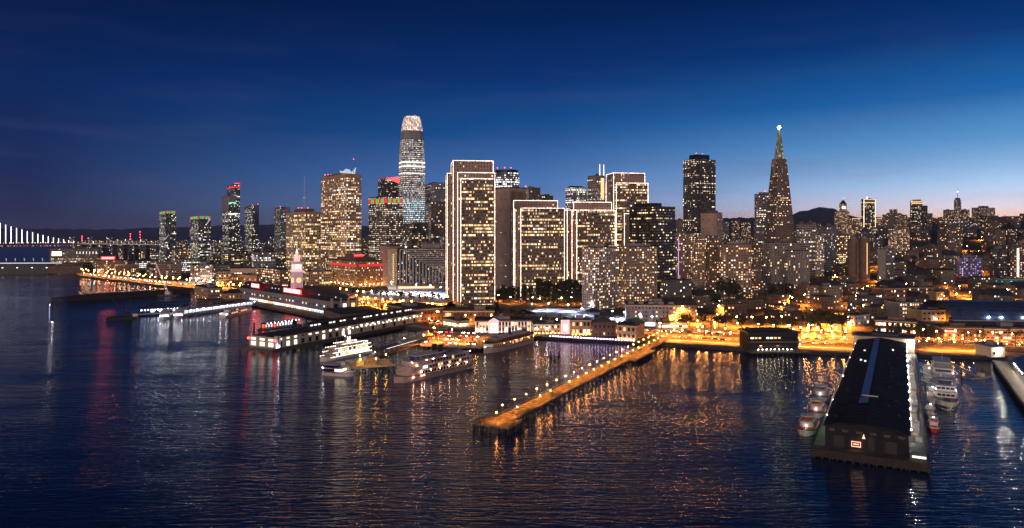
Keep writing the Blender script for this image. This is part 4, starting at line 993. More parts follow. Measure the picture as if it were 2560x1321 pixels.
part(r, 'corner_pier', MT['cream'], (-.5, 2.2, -.5, 0, 0, h + 3), (a - 2.2, a + .5, -.5, 0, 0, h + 3), (10, 12, -.5, 0, 0, h + 3), (19, 21, -.5, 0, 0, h + 3))
rot = Matrix(((0, 0, -1), (-1, 0, 0), (0, 1, 0))).to_euler()
for txt, y, lab in (('PORT OF', 198, ''), ('SAN FRANCISCO', 92, '')):
    sg = gtext(r, 'sign_lettering', txt, 5.4, (-1.0, y, h + 3.4), rot, MT['redhot'], .15)
    n_ = len(txt); part(r, 'sign_frame', MT['steel'], (-.4, -.2, y - n_ * 1.9, y + n_ * 1.9, h + 2.4, h + 2.8))
    q = MB(); q.box(-.75, -.55, y - n_ * 1.8, y + n_ * 1.8, h + 2.9, h + 7.6); q.build('sign_glow', MT['redglow'], r)
# clock tower
Ct = C + u * 17 + v * 118; ct = empty('clock_tower', (Ct.x, Ct.y, gz), th, 'slender pale clock tower with lit belfry rising from the market hall', 'clock tower')
lilac = mat('self_lit_lilac_stone', (.62, .55, .62), .7, emit=(.85, .70, .80), strength=.16, var=.15, scale=.1)  # tower lighting put into the stone as faint emission
lit_stone = mat('self_lit_stone', (.7, .6, .6), .7, emit=(1, .62, .58), strength=.75, var=.2, scale=.3)  # floodlighting put into the stone as its own glow
def sqb(q, s_, z0, z1): q.box(-s_, s_, -s_, s_, z0, z1)
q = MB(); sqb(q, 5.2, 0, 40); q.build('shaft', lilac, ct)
q = MB()
for sx_ in (-1, 1):
    for k in (-4.6, 0, 4.6): q.box(k - .35, k + .35, -5.45, -5.2, 4, 36); q.box(-5.45, -5.2, k - .35, k + .35, 4, 36)
q.build('pilaster', lilac, ct)
for rzz in (0, -90):
    for k in range(5): put('window', winmesh(.9, 2, MT['winoff']), ct, (0 if rzz == 0 else -5.2, -5.2 if rzz == 0 else 0, 6 + k * 4), R(rzz))
q = MB(); q.tube((0, -5.7, 30), (0, -5.2, 30), 3.0, n=20); q.build('clock_face', MT['winwarm'], ct)
q = MB(); q.tube((-5.7, 0, 30), (-5.2, 0, 30), 3.0, n=20); cf_ = q.build('clock_face', MT['winwarm'], ct)
q = MB(); q.box(-.15, .15, -5.85, -5.7, 30, 32.4); q.box(0, 1.7, -5.85, -5.7, 29.85, 30.15); q.build('clock_hand', MT['black'], ct)
q = MB(); q.box(-5.85, -5.7, -.15, .15, 30, 32.4); q.box(-5.85, -5.7, -1.7, 0, 29.85, 30.15); q.build('clock_hand', MT['black'], ct)
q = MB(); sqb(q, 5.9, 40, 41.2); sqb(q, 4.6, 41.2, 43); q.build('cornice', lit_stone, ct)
q = MB()
for x in (-4.2, -1.5, 1.5, 4.2):
    for y in (-4.2, -1.5, 1.5, 4.2):
        if abs(x) > 4 or abs(y) > 4: q.box(x - .45, x + .45, y - .45, y + .45, 43, 49)
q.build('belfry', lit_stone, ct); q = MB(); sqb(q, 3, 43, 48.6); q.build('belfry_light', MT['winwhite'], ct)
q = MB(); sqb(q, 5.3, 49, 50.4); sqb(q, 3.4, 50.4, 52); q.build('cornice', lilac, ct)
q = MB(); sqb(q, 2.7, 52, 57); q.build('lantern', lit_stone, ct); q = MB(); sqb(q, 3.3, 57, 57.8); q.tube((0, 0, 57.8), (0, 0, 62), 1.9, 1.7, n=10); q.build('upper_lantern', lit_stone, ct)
q = MB(); q.tube((0, 0, 62), (0, 0, 67), 1.6, .2, n=10); q.tube((0, 0, 67), (0, 0, 73), .15, n=5); q.build('spire', MT['winwhite'], ct)

# ------------------------------------------------------------------ long office pier with lit side
A = gp(688, 872, 3.5); B = gp(1083, 798, 3.5); dv = (B - A); L = dv.length; th = math.atan2(dv.y, dv.x); Wd = 27.5
u = dv.normalized(); v = Vector((-u.y, u.x, 0)); foot([A, B, B + v * Wd, A + v * Wd])
r = empty('pier_building', (A.x, A.y, 0), th, 'long low pier building with lit side windows and a ridge skylight', 'pier building')
part(r, 'deck', MT['dark_concrete'], (-7, L, -5, Wd + 4, 1.6, 3.5)); part(r, 'deck_edge', MT['wood'], (-7.3, L, -5.3, -5, 1.2, 4.1))
piles(r, -6, L - 10, -4.4, Wd + 3, 30, 2, 1.6)
q = MB(); q.prism([(0, 0), (L, 0), (L, Wd), (0, Wd)], 3.5, 11.5, cap=False); q.build('wall', MT['cream'], r)
q = MB(); e = .7
for z0, z1, ya, yb_ in ((11.5, 13.2, -e, Wd * .36), (11.5, 13.2, Wd + e, Wd * .64)):
    P = [(-e, ya, z0), (L + e, ya, z0), (L + e, yb_, z1), (-e, yb_, z1)]; q.face(P if ya < yb_ else P[::-1])
q.box(0, L, Wd * .36, Wd * .64, 12.5, 13.4); q.face([(0, 0, 11.5), (0, Wd * .36, 13.2), (0, Wd * .64, 13.2), (0, Wd, 11.5)]); q.build('roof', MT['roof'], r)
mo = q = MB(); q.box(L * .22, L, Wd * .38, Wd * .62, 13.4, 15.6); q.face([(L * .22, Wd * .3, 15.7), (L, Wd * .3, 15.7), (L, Wd / 2, 17), (L * .22, Wd / 2, 17)]); q.face([(L * .22, Wd / 2, 17), (L, Wd / 2, 17), (L, Wd * .7, 15.7), (L * .22, Wd * .7, 15.7)]); mo = q.build('roof_monitor', MT['roof'], r)
for k in range(36):
    m = MT['winwhite'] if RW.random() < .55 else MT['winoff']; put('clerestory_window', winmesh(2.8, 1.1, m), mo, (L * .22 + 3 + k * (L * .76) / 36, Wd * .38, 13.9), 0)
n = 26
for k in range(n):
    x = 3 + k * (L - 6) / n
    if k % 2 == 0 or k < 11: put('loading_door', winmesh(3.0, 3.6, MT['winwhite'] if (k < 3 or 5 < k < 11) and RW.random() < .55 else MT['winoff']), r, (x + 2, 0, 4.0), 0)
    put('upper_window', winmesh(2.6, .9, MT['winbright'] if RW.random() < .75 else MT['winoff']), r, (x + 2, 0, 9.4), 0)
for k in range(22):
    q = MB(); q.ball((L * .36 + k * L * .62 / 22, -.7, 8.9), .36, 6, 4); q.build('wall_lamp', MT['walldot'], r)
for k, y in enumerate((4.5, 13.7, 23)):
    put('end_window', winmesh(5, 3.0, MT['winwhite']), r, (0, y, 4.4), R(-90)); put('end_window', winmesh(5, 1.6, MT['winwhite']), r, (0, y, 8.6), R(-90))
for y in (-.6, Wd + .6):
    q = MB(); q.ball((-.4, y, 9.5), .8, 8, 5); q.build('red_lamp', lamp_mat('red_corner_lamp', (1, .03, .02), 16), r)
part(r, 'corner_pylon', MT['white'], (-.5, 1.8, -1.0, .4, 3.5, 12.6), (2.9, 4.6, -.8, .2, 3.5, 12.2))
q = MB(); q.ball((1, -2.6, 5), .35, 6, 4); q.build('uplight', MT['whitelamp'], r)
# head house and low annexes where that pier meets the shore
lowrise('pier_head_house', 'dark-roofed brown block where the long pier building meets the shore', 968, 1040, 1112, 775, 806, 38, 'brown', 2, 8, 6, .3, maxb=70)
lowrise('long_low_hall', 'long brown hall with two lit windows behind the arcaded building', 1100, 1108, 1236, 778, 806, 2, 'brown', 2, 12, 2, .25, roof=MT['roof'])
lowrise('low_pavilion', 'low flat-roofed pavilion with glowing eaves beside the parking deck', 1108, 1146, 1172, 803, 822, 40, 'cream', 1, 6, 8, 1, ['winbright', 'winwarm'], ww=2.2, wh=2.4)
lowrise('canopy_building', 'dark low hump-roofed shelter behind the long pier building', 792, 850, 966, 786, 806, 30, 'brown', 1, 6, 0, .2, gable=2)

def wash(root, a, n, m='sodium7', rad=.26, y=-1.5, z=.9):
    for i in range(n): q = MB(); q.ball((a * (i + .5) / n, y, z), rad, 6, 4); q.build('added_uplight', MT[m], root)  # small globes added along the fronts to brighten the walls
# waterfront block of arcaded buildings
r, a, b, h = lowrise('arcaded_building', 'ornate two-storey waterfront building with tall white-lit columns', 1183, 1188, 1328, 803, 831, 3, 'tan', 2, 17, 0, .6, ww=1.5, wh=2.6, depth=24)
for k in range(18): x = k * (a - 1) / 17; part(r, 'column', lit_stone, (x, x + .9, -.7, 0, .2, h - 1))
wash(r, a, 14, 'apronlight', .085, -1.5)
x0 = a * .24; x1 = a * .42
q = MB(); q.box(x0, x1, -5, 0, 0, h + .5); q.face([(x0 - .5, -5.4, h + .5), (x1 + .5, -5.4, h + .5), ((x0 + x1) / 2, -5.4, h + 3.4)]); q.build('gabled_portal', lit_stone, r)
q = MB(); P, S_ = ((x0 + x1) / 2, -5.4, h + 3.4), ((x0 + x1) / 2, 8, h + 3.4); q.face([(x0 - .6, -5.4, h + .5), P, S_, (x0 - .6, 8, h + .5)][::-1]); q.face([(x1 + .6, -5.4, h + .5), P, S_, (x1 + .6, 8, h + .5)]); q.build('portal_roof', MT['roof'], r)
put('portal_door', winmesh(x1 - x0 - 2, 4.2, MT['winwhite']), r, ((x0 + x1) / 2, -5, .4)); put('portal_window', winmesh(x1 - x0 - 3, 3, MT['winbright']), r, ((x0 + x1) / 2, -5, 5.6))
r, a, b, h = lowrise('waterfront_building', 'tan two-storey building with a bright doorway lamp, right of the columned one', 1330, 1333, 1402, 811, 835, 3, 'tan', 2, 9, 0, .25, ww=1.3, depth=20)
for x in (3, 12): q = MB(); q.ball((x, -1.2, 5), .45, 7, 5); q.build('door_lamp', MT['whitelamp'], r)
wash(r, a, 7)
r, a, b, h = lowrise('corner_portal', 'narrow pink-lit gabled portal between two tan waterfront buildings', 1402, 1404, 1424, 800, 836, 4, lit_stone, 1, 1, 0, 1, ['winbright'], ww=3, wh=5, gable=2.5)
r, a, b, h = lowrise('waterfront_building', 'ochre two-storey building with five tall lit ground-floor arches', 1425, 1427, 1478, 801, 838, 4, 'tan', 2, 5, 0, .45, ww=1.8, wh=3, depth=20)
wash(r, a, 6)
r, a, b, h = lowrise('gabled_shed', 'dark brown gabled shed between two ochre waterfront buildings', 1480, 1482, 1539, 806, 842, 4, 'brown', 2, 5, 0, .15, ww=1.2, wh=2, depth=24, gable=4)
r, a, b, h = lowrise('waterfront_building', 'ochre cube-shaped building at the corner beside the lamp-lined pier', 1541, 1543, 1591, 813, 847, -28, 'tan', 2, 4, 0, .5, ww=1.8, wh=2.8, depth=22)
wash(r, a, 5)
# quay ledge with fairy lights in front of them
A = at(1372, shore(1372) - 1); B = at(1606, shore(1606) - 1); dv = B - A
r = empty('quay_ledge', (A.x, A.y, 0), math.atan2(dv.y, dv.x), 'dark timber quay ledge trimmed with small violet-white lights', 'quay'); L = dv.length
part(r, 'deck', MT['wood'], (-14, L, -3, 1.2, 2.2, 2.9)); piles(r, -13, L - 1, -2.6, -2.6, 24, 1, 2.2)
for i in range(30): q = MB(); q.ball((2 + i * (L - 6) / 30, -2.8, 3.6), .32, 6, 4); q.build('fairy_light', MT['purple'], r)

# parking deck in front of the arcaded building
P = [gp(1050, 862, 3.4), gp(1203, 868, 3.4), gp(1262, 838, 3.4), gp(1085, 826, 3.4)]
r = empty('parking_deck', (0, 0, 0), 0, 'orange-lit parking deck on piles in front of the columned building', 'pier')
q = MB(); q.prism([(p.x, p.y) for p in P], 2.2, 3.4, bottom=True); q.build('deck', MT['paving'], r)
for i in range(14):
    p = P[0].lerp(P[1], (i + .5) / 14); q = MB(); q.tube((p.x, p.y + .6, -2), (p.x, p.y + .6, 2.2), .35, cap=False); q.build('pile', MT['pile'], r)
PARK = P

# ------------------------------------------------------------------ lamp-lined public pier
A = gp(1262, 1046, 3.5); B = gp(1668, 842, 3.5); dv = B - A; L = dv.length; th7 = math.atan2(dv.y, dv.x)
A7, L7 = A, L; hw = 4.6
r = empty('public_pier', (A.x, A.y, 0), th7, 'long narrow timber pier lined with two rows of glowing globe lamps', 'pier')
q = MB(); q.box(0, L + 6, -hw, hw, 2.7, 3.5); q.box(-13, 0, -9, 11, 2.7, 3.5); q.box(L * .60, L * .76, -hw - 5, -hw, 2.7, 3.5); q.prism([(L, -hw), (L + 14, -hw - 16), (L + 16, hw + 16), (L, hw)], 2.7, 3.5); q.build('deck', MT['deck7'], r)
q = MB()
for k in range(int(L / 4)): q.box(1 + k * 4, 2.1 + k * 4, -hw + .1, hw - .1, 3.51, 3.54)
q.build('deck_board', MT['wood'], r)
def rail(pts):
    q = MB()
    for a_, b_ in zip(pts, pts[1:]):
        a_, b_ = Vector((*a_, 3.5)), Vector((*b_, 3.5)); n = max(1, int((b_ - a_).length / 3))
        for z in (.45, .8, 1.15): q.tube(a_ + Vector((0, 0, z)), b_ + Vector((0, 0, z)), .05, n=4, cap=False)
        for k in range(n + 1): p = a_.lerp(b_, k / n); q.tube(p, p + Vector((0, 0, 1.2)), .07, n=4, cap=False)
    q.build('railing', MT['metal'], r)
rail([(L, hw), (0, hw), (0, 11), (-13, 11), (-13, -9), (0, -9), (0, -hw), (L * .60, -hw), (L * .60, -hw - 5), (L * .76, -hw - 5), (L * .76, -hw), (L, -hw)])
q = MB(); q.tube((0, 0, -2), (0, 0, 2.7), .38, n=7, cap=False); pm = q.mesh('pile', MT['pile'])
for i in range(40): put('pile', pm, r, (2 + i * L / 40, -hw + .5, 0)); put('pile', pm, r, (2 + i * L / 40, hw - .5, 0))
for i in range(5):
    put('pile', pm, r, (-12.4 + i * 2.9, -8.5, 0)); put('pile', pm, r, (-12.4, -8 + i * 4.4, 0)); put('pile', pm, r, (-9.6 + i * 2.6, 10.4, 0))
q = MB(); q.box(0, L, -.25, .25, 2.1, 2.7); q.box(0, L, -hw + .3, -hw + .7, 2.0, 2.7); q.build('beam', MT['pile'], r)
for i in range(12):
    x = 8 + i * L / 12.5
    bn = empty('bench', (A.x + math.cos(th7) * x, A.y + math.sin(th7) * x, 3.5), th7, 'timber bench on the lamp-lined pier, %s out from its far tip' % nth(i), 'bench', 'benches along the public pier')
    part(bn, 'seat', MT['wood'], (-1, 1, -.3, .3, .4, .5)); part(bn, 'backrest', MT['wood'], (-1, 1, -.05, .05, .55, 1.0)); part(bn, 'leg', MT['metal'], (-.9, -.8, -.3, .3, 0, .4)); part(bn, 'leg', MT['metal'], (.8, .9, -.3, .3, 0, .4))

# ------------------------------------------------------------------ big dark shed on the right-hand pier
TL = at(2036, 278); TR = at(2316, 262); RL = at(2127, 512); RRt = at(2292, 500)
Ax = ((RL + RRt) / 2 - (TL + TR) / 2); L9 = Ax.length; th9 = math.atan2(Ax.y, Ax.x) - math.pi / 2
O9 = (TL + TR) / 2; W9 = 41.0
r = empty('shed_pier', (O9.x, O9.y, 0), th9, 'massive dark warehouse pier with blue ridge skylight pointing at the viewer', 'pier building'); foot([TL, TR, RL, RRt])
xl, xr = -W9 / 2 + 4.5, W9 / 2 - 7.0; xm = (xl + xr) / 2; yf, ybk = 7.0, L9 - 4; zb, ze, zr9 = 3.5, 11.5, 14.0
part(r, 'deck', MT['dark_concrete'], (-W9 / 2, W9 / 2, 0, L9 + 6, 2.2, 3.5)); part(r, 'apron_slab', MT['paving'], (xl - 4.2, xl - .1, 6, L9, 3.5, 3.56), (xr + .1, W9 / 2 - .9, 14, L9, 3.5, 3.56)); part(r, 'deck_front', MT['pile'], (-W9 / 2, W9 / 2, -.3, 0, .6, 3.6))
piles(r, -W9 / 2 + .6, W9 / 2 - .6, .8, L9 - 4, 12, 34, 2.2, .42)
q = MB(); q.prism([(xl, yf), (xr, yf), (xr, ybk), (xl, ybk)], zb, ze, cap=False); q.face([(xl, yf, ze), (xr, yf, ze), (xr - 4, yf, zr9 - 1), (xm, yf, zr9), (xl + 4, yf, zr9 - 1)]); q.build('wall', MT['pier9wall'], r)
q = MB(); e = .8
q.face([(xl - e, yf - e, ze), (xm, yf - e, zr9), (xm, ybk, zr9), (xl - e, ybk, ze)][::-1]); q.face([(xr + e, yf - e, ze), (xm, yf - e, zr9), (xm, ybk, zr9), (xr + e, ybk, ze)])
ro = q.build('roof', MT['pier9roof'], r)
sk = lambda x: ze + (zr9 - ze) * (1 - abs(x - xm) / (xm - xl + e)) + .25
q = MB(); x0, x1 = xm - 4.2, xm - .8; q.face([(x0, 62, sk(x0)), (x1, 62, sk(x1)), (x1, L9 - 8, sk(x1)), (x0, L9 - 8, sk(x0))]); q.face([(x0, 62, sk(x0) - .4), (x1, 62, sk(x1) - .4), (x1, 62, sk(x1)), (x0, 62, sk(x0))]); q.build('skylight', MT['skylight'], r)
q = MB(); x0, x1 = xm - 4.4, xm - .6; q.face([(x0, 46, sk(x0)), (x1, 46, sk(x1)), (x1, 58, sk(x1)), (x0, 58, sk(x0))]); q.build('skylight', MT['skylight'], r)
part(r, 'roof_beam', MT['steel'], (xm - 3.4, xm + 3.0, 59.5, 60.5, sk(xm) - .2, sk(xm) + .3))
for i, (x, y) in enumerate([(xl + 6, L9 * .62), (xl + 8.5, L9 * .60), (xl + 6.5, L9 * .76), (xr - 7, L9 * .8)]):
    q = MB(); q.box(x - .5, x + .5, y - .7, y + .7, sk(x) - .3, sk(x) + .5); q.build('roof_light', MT['winwhite'], r)
rr2 = random.Random(2)
for i in range(16):
    x = rr2.choice([xl + 4, xr - 4, xr - 8]) + rr2.uniform(-1, 1); y = 20 + i * 14; part(r, 'roof_vent', MT['pier9wall'], (x - .6, x + .6, y - .6, y + .6, sk(x) - .6, sk(x) + .9))
part(r, 'sliding_door', MT['black'], (xm - 3, xm + 3, yf - .15, yf, zb, zb + 5.5)); part(r, 'sliding_door', MT['black'], (xl + 3, xl + 7, yf - .15, yf, zb, zb + 4.6)); part(r, 'sliding_door', MT['black'], (xr - 8, xr - 4, yf - .15, yf, zb, zb + 4.6))
part(r, 'facade_pilaster', mat('shed_trim', (.02, .02, .024), .8), *[(x, x + .7, yf - .5, yf, zb, ze + .4) for x in (xl, xl + 8.4, xl + 14, xr - 14.6, xr - 9, xr - .7)])
for k in range(6): put('facade_window', winmesh(2.2, 1.1, MT['winoff']), r, (xl + 2.4 + k * (xr - xl - 4.8) / 5, yf, zb + 6.2), 0)
q = MB(); x = xl + 9.6
for bx in ((x, x + 3.4, 4.6, 4.85), (x, x + 3.4, 6.5, 6.75), (x, x + .25, 4.6, 6.75), (x + 3.15, x + 3.4, 4.6, 6.75)): q.box(bx[0], bx[1], yf - .8, yf - .55, bx[2], bx[3])
q.build('sign_frame_light', lamp_mat('pink_sign_frame', (1, .40, .28), 2.2, False), r); put('lit_sign', winmesh(2.0, .5, MT['winwarm']), r, (x + 1.7, yf - .5, 5.4))
q = MB(); q.face([(xl + 13.4, yf - .7, 8.2), (xl + 14.6, yf - .7, 8.2), (xl + 14, yf - .7, 10.2)]); q.build('lit_transom', MT['winwarm'], r)
q = MB()
for k in range(1, 42):
    y = 8 + k * (L9 - 14) / 42
    for sx_, xa_ in ((-1, xl), (1, xr)): q.face([(xa_, y, sk(xa_) - .1), (xm + sx_ * .9, y, sk(xm + sx_ * .9) - .1), (xm + sx_ * .9, y + .16, sk(xm) - .08), (xa_, y + .16, sk(xa_) - .08)][::(1 if sx_ < 0 else -1)])
q.build('roof_seam', mat('roof_seam_metal', (.02, .021, .026), .6), r)
rr3 = random.Random(12); q = MB()
for k in range(26):
    xa_ = rr3.choice([rr3.uniform(xl + .5, xm - 8), rr3.uniform(xm + 1.5, xr - 5)]); ya_ = rr3.uniform(12, L9 - 20); wa_, la_ = rr3.uniform(1.5, 4), rr3.uniform(3, 12)
    q.face([(xa_, ya_, sk(xa_) - .02), (xa_ + wa_, ya_, sk(xa_ + wa_) - .02), (xa_ + wa_, ya_ + la_, sk(xa_ + wa_) - .02), (xa_, ya_ + la_, sk(xa_) - .02)])
tag(q.build('roof_patch', mat('roof_patch_felt', (.022, .023, .028), .8, var=.5, scale=.4), r), kind='stuff')
q = MB()
for k in range(14): q.box(-W9 / 2 + 1 + k * (W9 - 2.5) / 14, -W9 / 2 + 1.5 + k * (W9 - 2.5) / 14, -.8, -.32, -.5, 3.2)
q.build('fender', MT['pile'], r)
# east apron: low annex with skylights and bright floodlights
part(r, 'annex_wall', MT['white'], (xr + .1, W9 / 2 - 3.2, yf + 40, L9 - 20, zb, zb + 1.0))
put('lit_lettering_panel', winmesh(4.6, .8, MT['winwhite']), r, (W9 / 2 - 3.6, yf - 4, zb + .9))
part(r, 'end_cabin', mat('green_grey_wall', (.06, .09, .09), .7), (xr + .2, W9 / 2 - 1.2, yf - 3.8, yf + 12, zb, zb + 2.8))
for i in range(13):
    y = 20 + i * (L9 - 40) / 12; q = MB(); q.ball((xr + .9, y, ze - .8), .16, 6, 4); q.build('apron_floodlight', MT['apronlight'], r)
for i in range(8):
    y = 30 + i * (L9 - 50) / 7; q = MB(); q.ball((xl - 1.0, y, ze - 1.0), .2, 6, 4); q.build('apron_lamp', MT['apronlight'] if i else lamp_mat('green_apron_lamp', (.35, 1, .35), 600), r)
rr2 = random.Random(8)
def apron(x, y): p = Vector((x, y, 0)); c, s = math.cos(th9), math.sin(th9); return (O9.x + c * x - s * y, O9.y + s * x + c * y, 3.5)
kinds = ['white', 'yellow', 'white', 'gray', 'cream', 'white', 'navy', 'white', 'cream', 'orange', 'white', 'white']
for i in range(20):
    y = 24 + i * (L9 - 60) / 20; c_ = kinds[i % 12]; hh = rr2.uniform(1.6, 2.9); xx = xr + 2.4 + rr2.uniform(0, 1.4)
    o = empty('storage_container', apron(xx, y), th9 + rr2.uniform(-.03, .03), '%s container on the bright apron of the shed pier, %s from its near end' % ({'gray': 'grey', 'cream': 'cream'}.get(c_, c_), nth(i)), 'container', 'containers and crates on the bright apron')
    ln = rr2.uniform(3, 8.5); part(o, 'body', MT[c_], (-1.2, 1.2, 0, ln, .15, hh)); part(o, 'door', MT['steel'], (-1.1, -.05, -.06, 0, .3, hh - .1)); part(o, 'door', MT['steel'], (.05, 1.1, -.06, 0, .3, hh - .1)); part(o, 'roof_rib', MT['steel'], *[(-1.2, 1.2, k, k + .12, hh, hh + .08) for k in [j * ln / 6 + .1 for j in range(6)]])
q = MB()
for k in range(90): q.box(W9 / 2 - .9, W9 / 2 - .3, 3 + k * 2.7, 4.6 + k * 2.7, 3.5, 3.62)
q.build('fender_planks', MT['wood'], r)
# head house of that pier
hb = apron(xl - 3, L9 - 2); r = empty('pier_head_house', (hb[0], hb[1], 3), th9, 'dark flat-topped head house at the land end of the shed pier', 'pier building')
a_ = xr - xl + 9; part(r, 'wall', MT['cream'], (0, a_, 0, 16, 0, 11)); part(r, 'roof', MT['black'], (-.5, a_ + .5, -.5, 16.5, 11, 11.8), (a_ * .3, a_ * .75, 2, 14, 11.8, 13.6))
q = MB(); q.ball((a_ - 1, -1, 8), .45, 6, 4); q.build('wall_lamp', MT['apronlight'], r); winrow(r, 0, 2, 0, 14, 5, 4, 1.4, 2, .2, WW, 's')

# ------------------------------------------------------------------ pier at the right edge with a blue roof
A = gp(2482, 903, 3.5); dn = Ax.normalized(); B = A - dn * 190; thE = math.atan2(dn.y, dn.x) - math.pi / 2
r = empty('walkway_pier', (B.x, B.y, 0), thE, 'pier at the right edge with pale boardwalk and curved blue roof', 'pier building'); Lb = 190
part(r, 'deck', MT['paving'], (0, 34, 0, Lb + 4, 2.4, 3.5)); piles(r, .5, 33, 1, Lb, 2, 28, 2.4)
q = MB()
for k in range(60): q.box(.6, 7.2, k * 3.15, k * 3.15 + 2.2, 3.5, 3.6)
q.build('boardwalk', MT['cream'], r)
part(r, 'wall', MT['gray'], (9, 32, 0, Lb - 20, 3.5, 8.5))
for k in range(30): part(r, 'post', MT['cream'], (8.2, 8.6, k * 5.6 + 1, k * 5.6 + 1.4, 3.5, 8))
q = MB(); pr = [(8, 8.5), (11, 10.5), (16, 12), (21, 12.4), (26, 12), (31, 10.5), (34, 8.5)]
for (x0, z0), (x1, z1) in zip(pr, pr[1:]): q.face([(x0, -1, z0), (x1, -1, z1), (x1, Lb - 20, z1), (x0, Lb - 20, z0)])
q.build('roof', MT['blue_roof'], r)
for k in range(15): q = MB(); q.ball((8.1, k * 11 + 5, 7.4), .14, 6, 4); q.build('post_lamp', MT['apronlight'], r)
r, a, b, h = lowrise('pier_gatehouse', 'cream-lit gatehouse at the land end of the blue-roofed pier', 2474, 2478, 2512, 868, 893, 8, 'cream', 1, 3, 0, .6, depth=14, roof=MT['blue_roof'])
q = MB(); q.ball((a * .5, -1, h * .6), .35, 6, 4); q.build('wall_lamp', MT['apronlight'], r)
A = gp(2440, 945, 0); r = empty('boat_landing', (A.x, A.y, 0), R(20), 'small grey landing float with an inclined gangway near the right edge', 'landing stage')
part(r, 'float', MT['gray'], (-8, 10, -3, 3, -.3, .9)); part(r, 'tank', MT['cream'], (2, 5, -2, 1, .9, 2.8)); q = MB(); q.tube((0, 0, 1), (8, 22, 4.2), .9, n=4); q.build('gangway', MT['steel'], r)
for x in (-8, 10): part(r, 'pile', MT['pile'], (x - .3, x + .3, 3, 3.6, -2, 5))

# seawall face, piles and restaurant right of the public pier
for pa, pb, lb in ((1690, 2124, 'dark pile-fronted seawall between the lamp-lined pier and the shed pier'), (2296, 2476, 'dark pile-fronted seawall right of the shed pier')):
    A = at(pa, shore(pa) - .6); B = at(pb, shore(pb) - .6); dv = B - A; r = empty('seawall', (A.x, A.y, 0), math.atan2(dv.y, dv.x), lb, 'seawall'); n = int(dv.length / 5)
    part(r, 'ledge', MT['dark_concrete'], (0, dv.length, -2.4, .3, 2.3, 3.2)); piles(r, .5, dv.length - .5, -2.1, -2.1, n, 1, 2.3); part(r, 'railing', MT['metal'], (0, dv.length, -2.3, -2.2, 4.1, 4.2), *[(x, x + .1, -2.3, -2.2, 3.2, 4.1) for x in range(0, int(dv.length), 3)])
A = at(1872, 515); r = empty('restaurant', (A.x, A.y, 0), R(3), 'dark two-tier waterfront restaurant with rows of small lit windows', 'restaurant'); foot([A, A + Vector((40, 20, 0))])
a = 126 * 515 / F
part(r, 'lower_deck', MT['dark_concrete'], (-2, a + 5, -9, 1, 2.0, 3.0)); part(r, 'wall', MT['pier9wall'], (0, a, 0, 18, 3, 15)); part(r, 'roof', MT['black'], (-1, a + 1, -1, 19, 15.2, 16.3), (a * .08, a * .85, 3, 15, 16.3, 17.6)); part(r, 'balcony', MT['brown'], (-1, a + 1, -3, -.2, 8.6, 9.5)); part(r, 'terrace_roof', MT['black'], (3, a - 8, -5.6, -3.1, 6.0, 6.4))
winrow(r, 1, 0, a - 1, 0, 11.2, 12, 1.9, 1.1, .75, WW); winrow(r, 1, 0, a - 1, 0, 5.0, 11, 1.7, 1.2, .45, WW)
for k in range(9): q = MB(); q.ball((4 + k * 3.1, -7.4, 4.6), .26, 6, 4); q.build('globe_lamp', lamp_mat('terrace_globe', (1, .8, .6), 70) if k == 0 else bpy.data.materials['terrace_globe'], r)
piles(r, -1, a + 4, -8.6, -8.6, 12, 1, 2.0); part(r, 'sign_post', MT['winwhite'], (a + .4, a + 1.0, -2, -1.5, 6, 11))

# ------------------------------------------------------------------ nearer buildings on land at the right
r, a, b, h = lowrise('brick_restaurant', 'long low brick building with lit arched ground floor behind the shed pier', 2186, 2292, 2316, 806, 838, 62, 'brick', 2, 3, 15, .6, ['winwhite', 'winbright', 'winwarm'], maxb=75, ww=1.6, wh=2.3)
r, a, b, h = lowrise('sign_restaurant', 'low brown building with white name lettering on its fascia', 2352, 2356, 2456, 820, 848, -4, 'brown', 1, 9, 0, .3, depth=24); part(r, 'fascia', MT['brick'], (-.5, a + .5, -.6, -.36, h * .62, h * .95)); gtext(r, 'sign_lettering', "Houston's", 2.6, (5.5, -.75, h * .66), (R(90), 0, 0), MT['winwhite'], .05)
r, a, b, h = lowrise('long_office', 'long low tan building with lit strip windows at the right edge', 2458, 2462, 2640, 822, 850, -4, 'tan', 2, 16, 0, .3, depth=24, ww=2.2, wh=1.2)
r, a, b, h = lowrise('tent_hall', 'broad dark blue roofed hall with white floodlights on its slope', 2372, 2384, 2660, 800, 818, -5, 'navy', 1, 0, 0, 0, depth=60)
q = MB(); n = 12
for k in range(n):
    t0, t1 = math.pi * k / n, math.pi * (k + 1) / n
    q.face([(-2, 30 - 31 * math.cos(t0), h + 15 * math.sin(t0)), (a + 2, 30 - 31 * math.cos(t0), h + 15 * math.sin(t0)), (a + 2, 30 - 31 * math.cos(t1), h + 15 * math.sin(t1)), (-2, 30 - 31 * math.cos(t1), h + 15 * math.sin(t1))])
q.build('vault_roof', mat('navy_roof', (.05, .08, .16), .35, var=.4, scale=.3), r)
for x in (30, 41, 60): q = MB(); q.ball((x, -1.5, h + 3), .5, 7, 5); q.build('floodlight', MT['courtlight'], r)
r, a, b, h = lowrise('white_building', 'pale blue-white low building left of the long brick restaurant', 2112, 2136, 2174, 790, 815, 36, 'white', 2, 5, 3, .15, roof=MT['roof']); q = MB(); q.ball((-1.2, 4, 3), .3, 6, 4); q.build('wall_lamp', MT['whitelamp'], r)
r, a, b, h = lowrise('glass_office', 'corner office block blazing with white window grids', 2140, 2163, 2205, 742, 776, 36, FC['whitegrid'], 1, 0, 0, 0, maxb=40); part(r, 'frame', MT['black'], *[(x, x + .5, -.4, 0, 0, h) for x in [i * (a - .5) / 5 for i in range(6)]])
